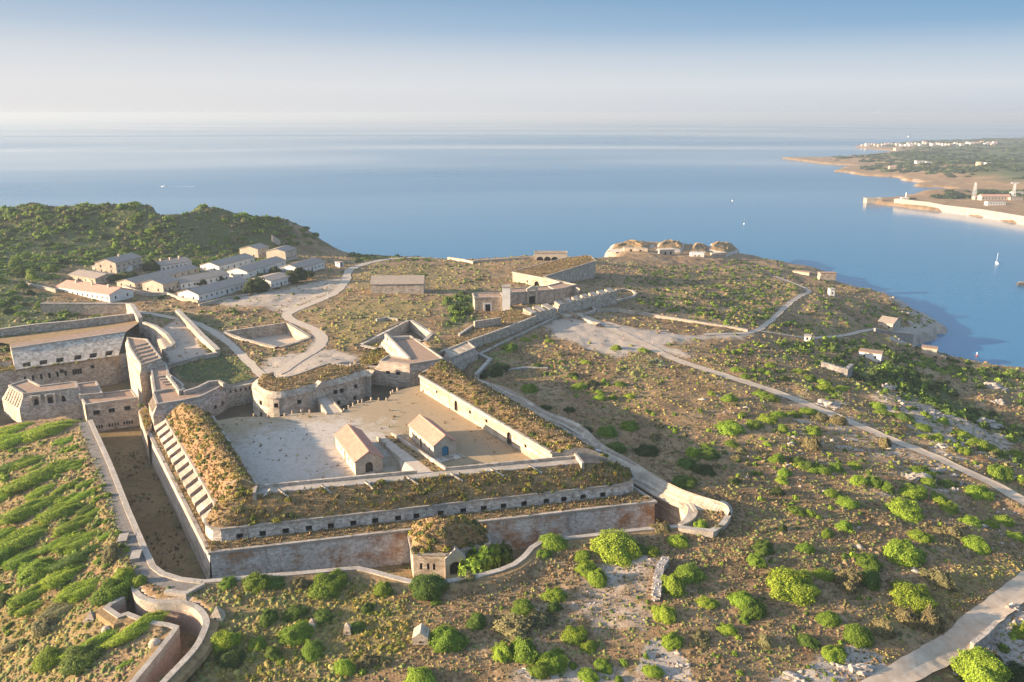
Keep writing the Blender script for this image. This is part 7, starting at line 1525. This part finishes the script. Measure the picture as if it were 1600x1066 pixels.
mat_simple('agave_leaf', (.16, .20, .12), (.24, .28, .17), 1.0, .6)
for i, (x, y, w_) in enumerate([(1016,568,1.9),(1025,566,2.3),(1032,570,2.2),(1029,576,1.8),(1036,575,1.6)]):
    c = G(x, y); c = up(c, float(hgt(np.array([c[0]]), np.array([c[1]]))[0])); q = MB()
    for k_ in range(34):
        a = k_ * 2.399; el = .25 + 1.15 * (k_ / 34); l_ = w_ * random.uniform(.75, 1.0); d_ = V(math.cos(a) * math.cos(el), math.sin(a) * math.cos(el), math.sin(el)); s_ = V(-math.sin(a), math.cos(a), 0) * w_ * .085; md_ = c + d_ * l_ * .5 - V(0, 0, .05)
        q.poly([c - s_ * .6, md_ - s_, c + d_ * l_, md_]); q.poly([md_, c + d_ * l_, md_ + s_, c + s_ * .6])
    setp(q.build('agave', 'agave_leaf', origin=c), f'spiky grey-green agave in the clump below the gravel yard, {ORD[i]} from the left', 'agave', 'agave clump', 'thing')
def tree(name, label, base, w_, h_, tint, seed, nleaf=1800, leaf=.075):
    t = thing(name, label, 'tree', base); q = MB(); n_ = 8
    lathe(q, base, [(w_ * .07, -.4), (w_ * .05, h_ * .3), (w_ * .03, h_ * .6)], n_)
    for k_ in range(5):
        a = k_ * 1.256 + seed; s0 = base + V(0, 0, h_ * .3); e_ = base + V(math.cos(a) * w_ * .32, math.sin(a) * w_ * .32, h_ * .62); sd_ = V(-math.sin(a), math.cos(a), 0) * w_ * .022; q.poly([s0 - sd_, s0 + sd_, e_ + sd_ * .3, e_ - sd_ * .3]); q.poly([s0 - V(0, 0, w_ * .022), s0 + V(0, 0, w_ * .022), e_ + V(0, 0, w_ * .008), e_ - V(0, 0, w_ * .008)])
    q.build('trunk', 'door_wood', t)
    me = np_mesh('crown', *bush_arrays(seed, nleaf, leaf, core=8, flat=1.0, lump=.38), 'bush_leaf'); o = bpy.data.objects.new('crown', me); COL.objects.link(o); o.parent = t; o.location = (0, 0, h_ * .30); o.scale = (w_ / 2, w_ / 2, h_ * .66); o.color = (*tint, 1)
for i, (x, y, w_, h_, lab) in enumerate([(402,456,11,7.5,'dark tree between the white barracks and the gravel yard'),(392,459,8,5.5,'smaller dark tree left of the yard tree'),(462,441,12,8,'large dark tree in front of the right-hand barracks'),(481,434,8,5,'dark tree at the right corner of the barracks'),(238,424,9,7,'dark tree beside the two-storey house'),(203,437,9,5,'bushy tree in front of the two-storey house'),(180,440,8,4,'bushy tree left of the two-storey house stair'),(313,446,7,4,'dark tree between the barracks rows'),(346,440,6,3.6,'small dark tree at the end of a barracks row'),(430,428,7,4,'bushy tree behind the short white barracks')]):
    tree('tree', lab, G(x, y), w_, h_, (.06, .085, .024) if i not in (5, 6) else (.085, .115, .03), 300 + i)
fz0 = P(742, 893, -12.8)
for i, (x, y, w_, h_, lab) in enumerate([(730,896,3.4,3.2,'bright fig tree right beside the caponier arch'),(741,890,5.0,4.6,'bright fig tree in the middle of the ditch clump'),(752,882,5.2,4.8,'bright fig tree nearest the scarp in the ditch clump'),(768,872,4.6,4.0,'bright fig tree at the right end of the ditch clump'),(785,862,3.8,3.2,'small fig tree in the shade right of the ditch clump')]):
    tree('fig_tree', lab, P(x, y, -12.6 + 3.2) - V(0, 0, 3.2), w_ * 1.15, h_ * 1.5, (.20, .30, .03) if i < 4 else (.10, .16, .025), 340 + i, 420, .20)  # last tree's shade is painted in as a darker leaf tint
# stones of the dry-stone wall
for w_o in [o for o in COL.objects if o.name.startswith('drystone_wall')]:
    body = [c_ for c_ in w_o.children if c_.name.startswith('wall')][0]; bb = [Vector(v.co) + ORG[w_o.name] for v in body.data.vertices]; q = MB()
    pth = Gs([(1040,879),(1031,893),(1027,915),(1025,940)]) if w_o.name == 'drystone_wall' else Gs([(1283,572),(1295,575),(1310,580),(1322,583),(1330,575)]); H_ = 1.3 if w_o.name == 'drystone_wall' else 1.8
    rs_ = resample(pth, 60)
    for i in range(260):
        p = random.choice(rs_); s = random.uniform(.18, .42); c = p + V(random.uniform(-1.0, 1.0), random.uniform(-.5, .5), random.uniform(-.1, H_ + .25)); pts = [c + V(random.uniform(.6, 1.3) * s * d_[0], random.uniform(.6, 1.3) * s * d_[1], random.uniform(.5, 1.0) * s * d_[2]) for d_ in ((1, 0, 0), (-1, 0, 0), (0, 1, 0), (0, -1, 0), (0, 0, 1), (0, 0, -1))]
        for f_ in ((0, 2, 4), (2, 1, 4), (1, 3, 4), (3, 0, 4), (2, 0, 5), (1, 2, 5), (3, 1, 5), (0, 3, 5)): q.poly([pts[k_] for k_ in f_])
    q.build('loose_stones', 'rock_pale', w_o)['kind'] = 'stuff'
# ------------------------------------------------------------------ the hazy morning air
m = bpy.data.materials.new('haze'); m.use_nodes = True; t = m.node_tree; t.nodes.clear(); o_ = t.nodes.new('ShaderNodeOutputMaterial'); pv = t.nodes.new('ShaderNodeVolumePrincipled')
pv.inputs['Color'].default_value = (.45, .51, .58, 1); pv.inputs['Density'].default_value = HAZE; pv.inputs['Anisotropy'].default_value = .15; t.links.new(pv.outputs[0], o_.inputs['Volume']); M['haze'] = m
q = MB(); q.box(V(0, 9500, SEA - 8), V(22500, 0, 0), V(0, 11500, 0), 100 - SEA + 8); hz_ = q.build('haze', 'haze', origin=(0, 9500, SEA - 8)); setp(hz_, 'pale morning haze over sea and land', 'haze', None, 'stuff')
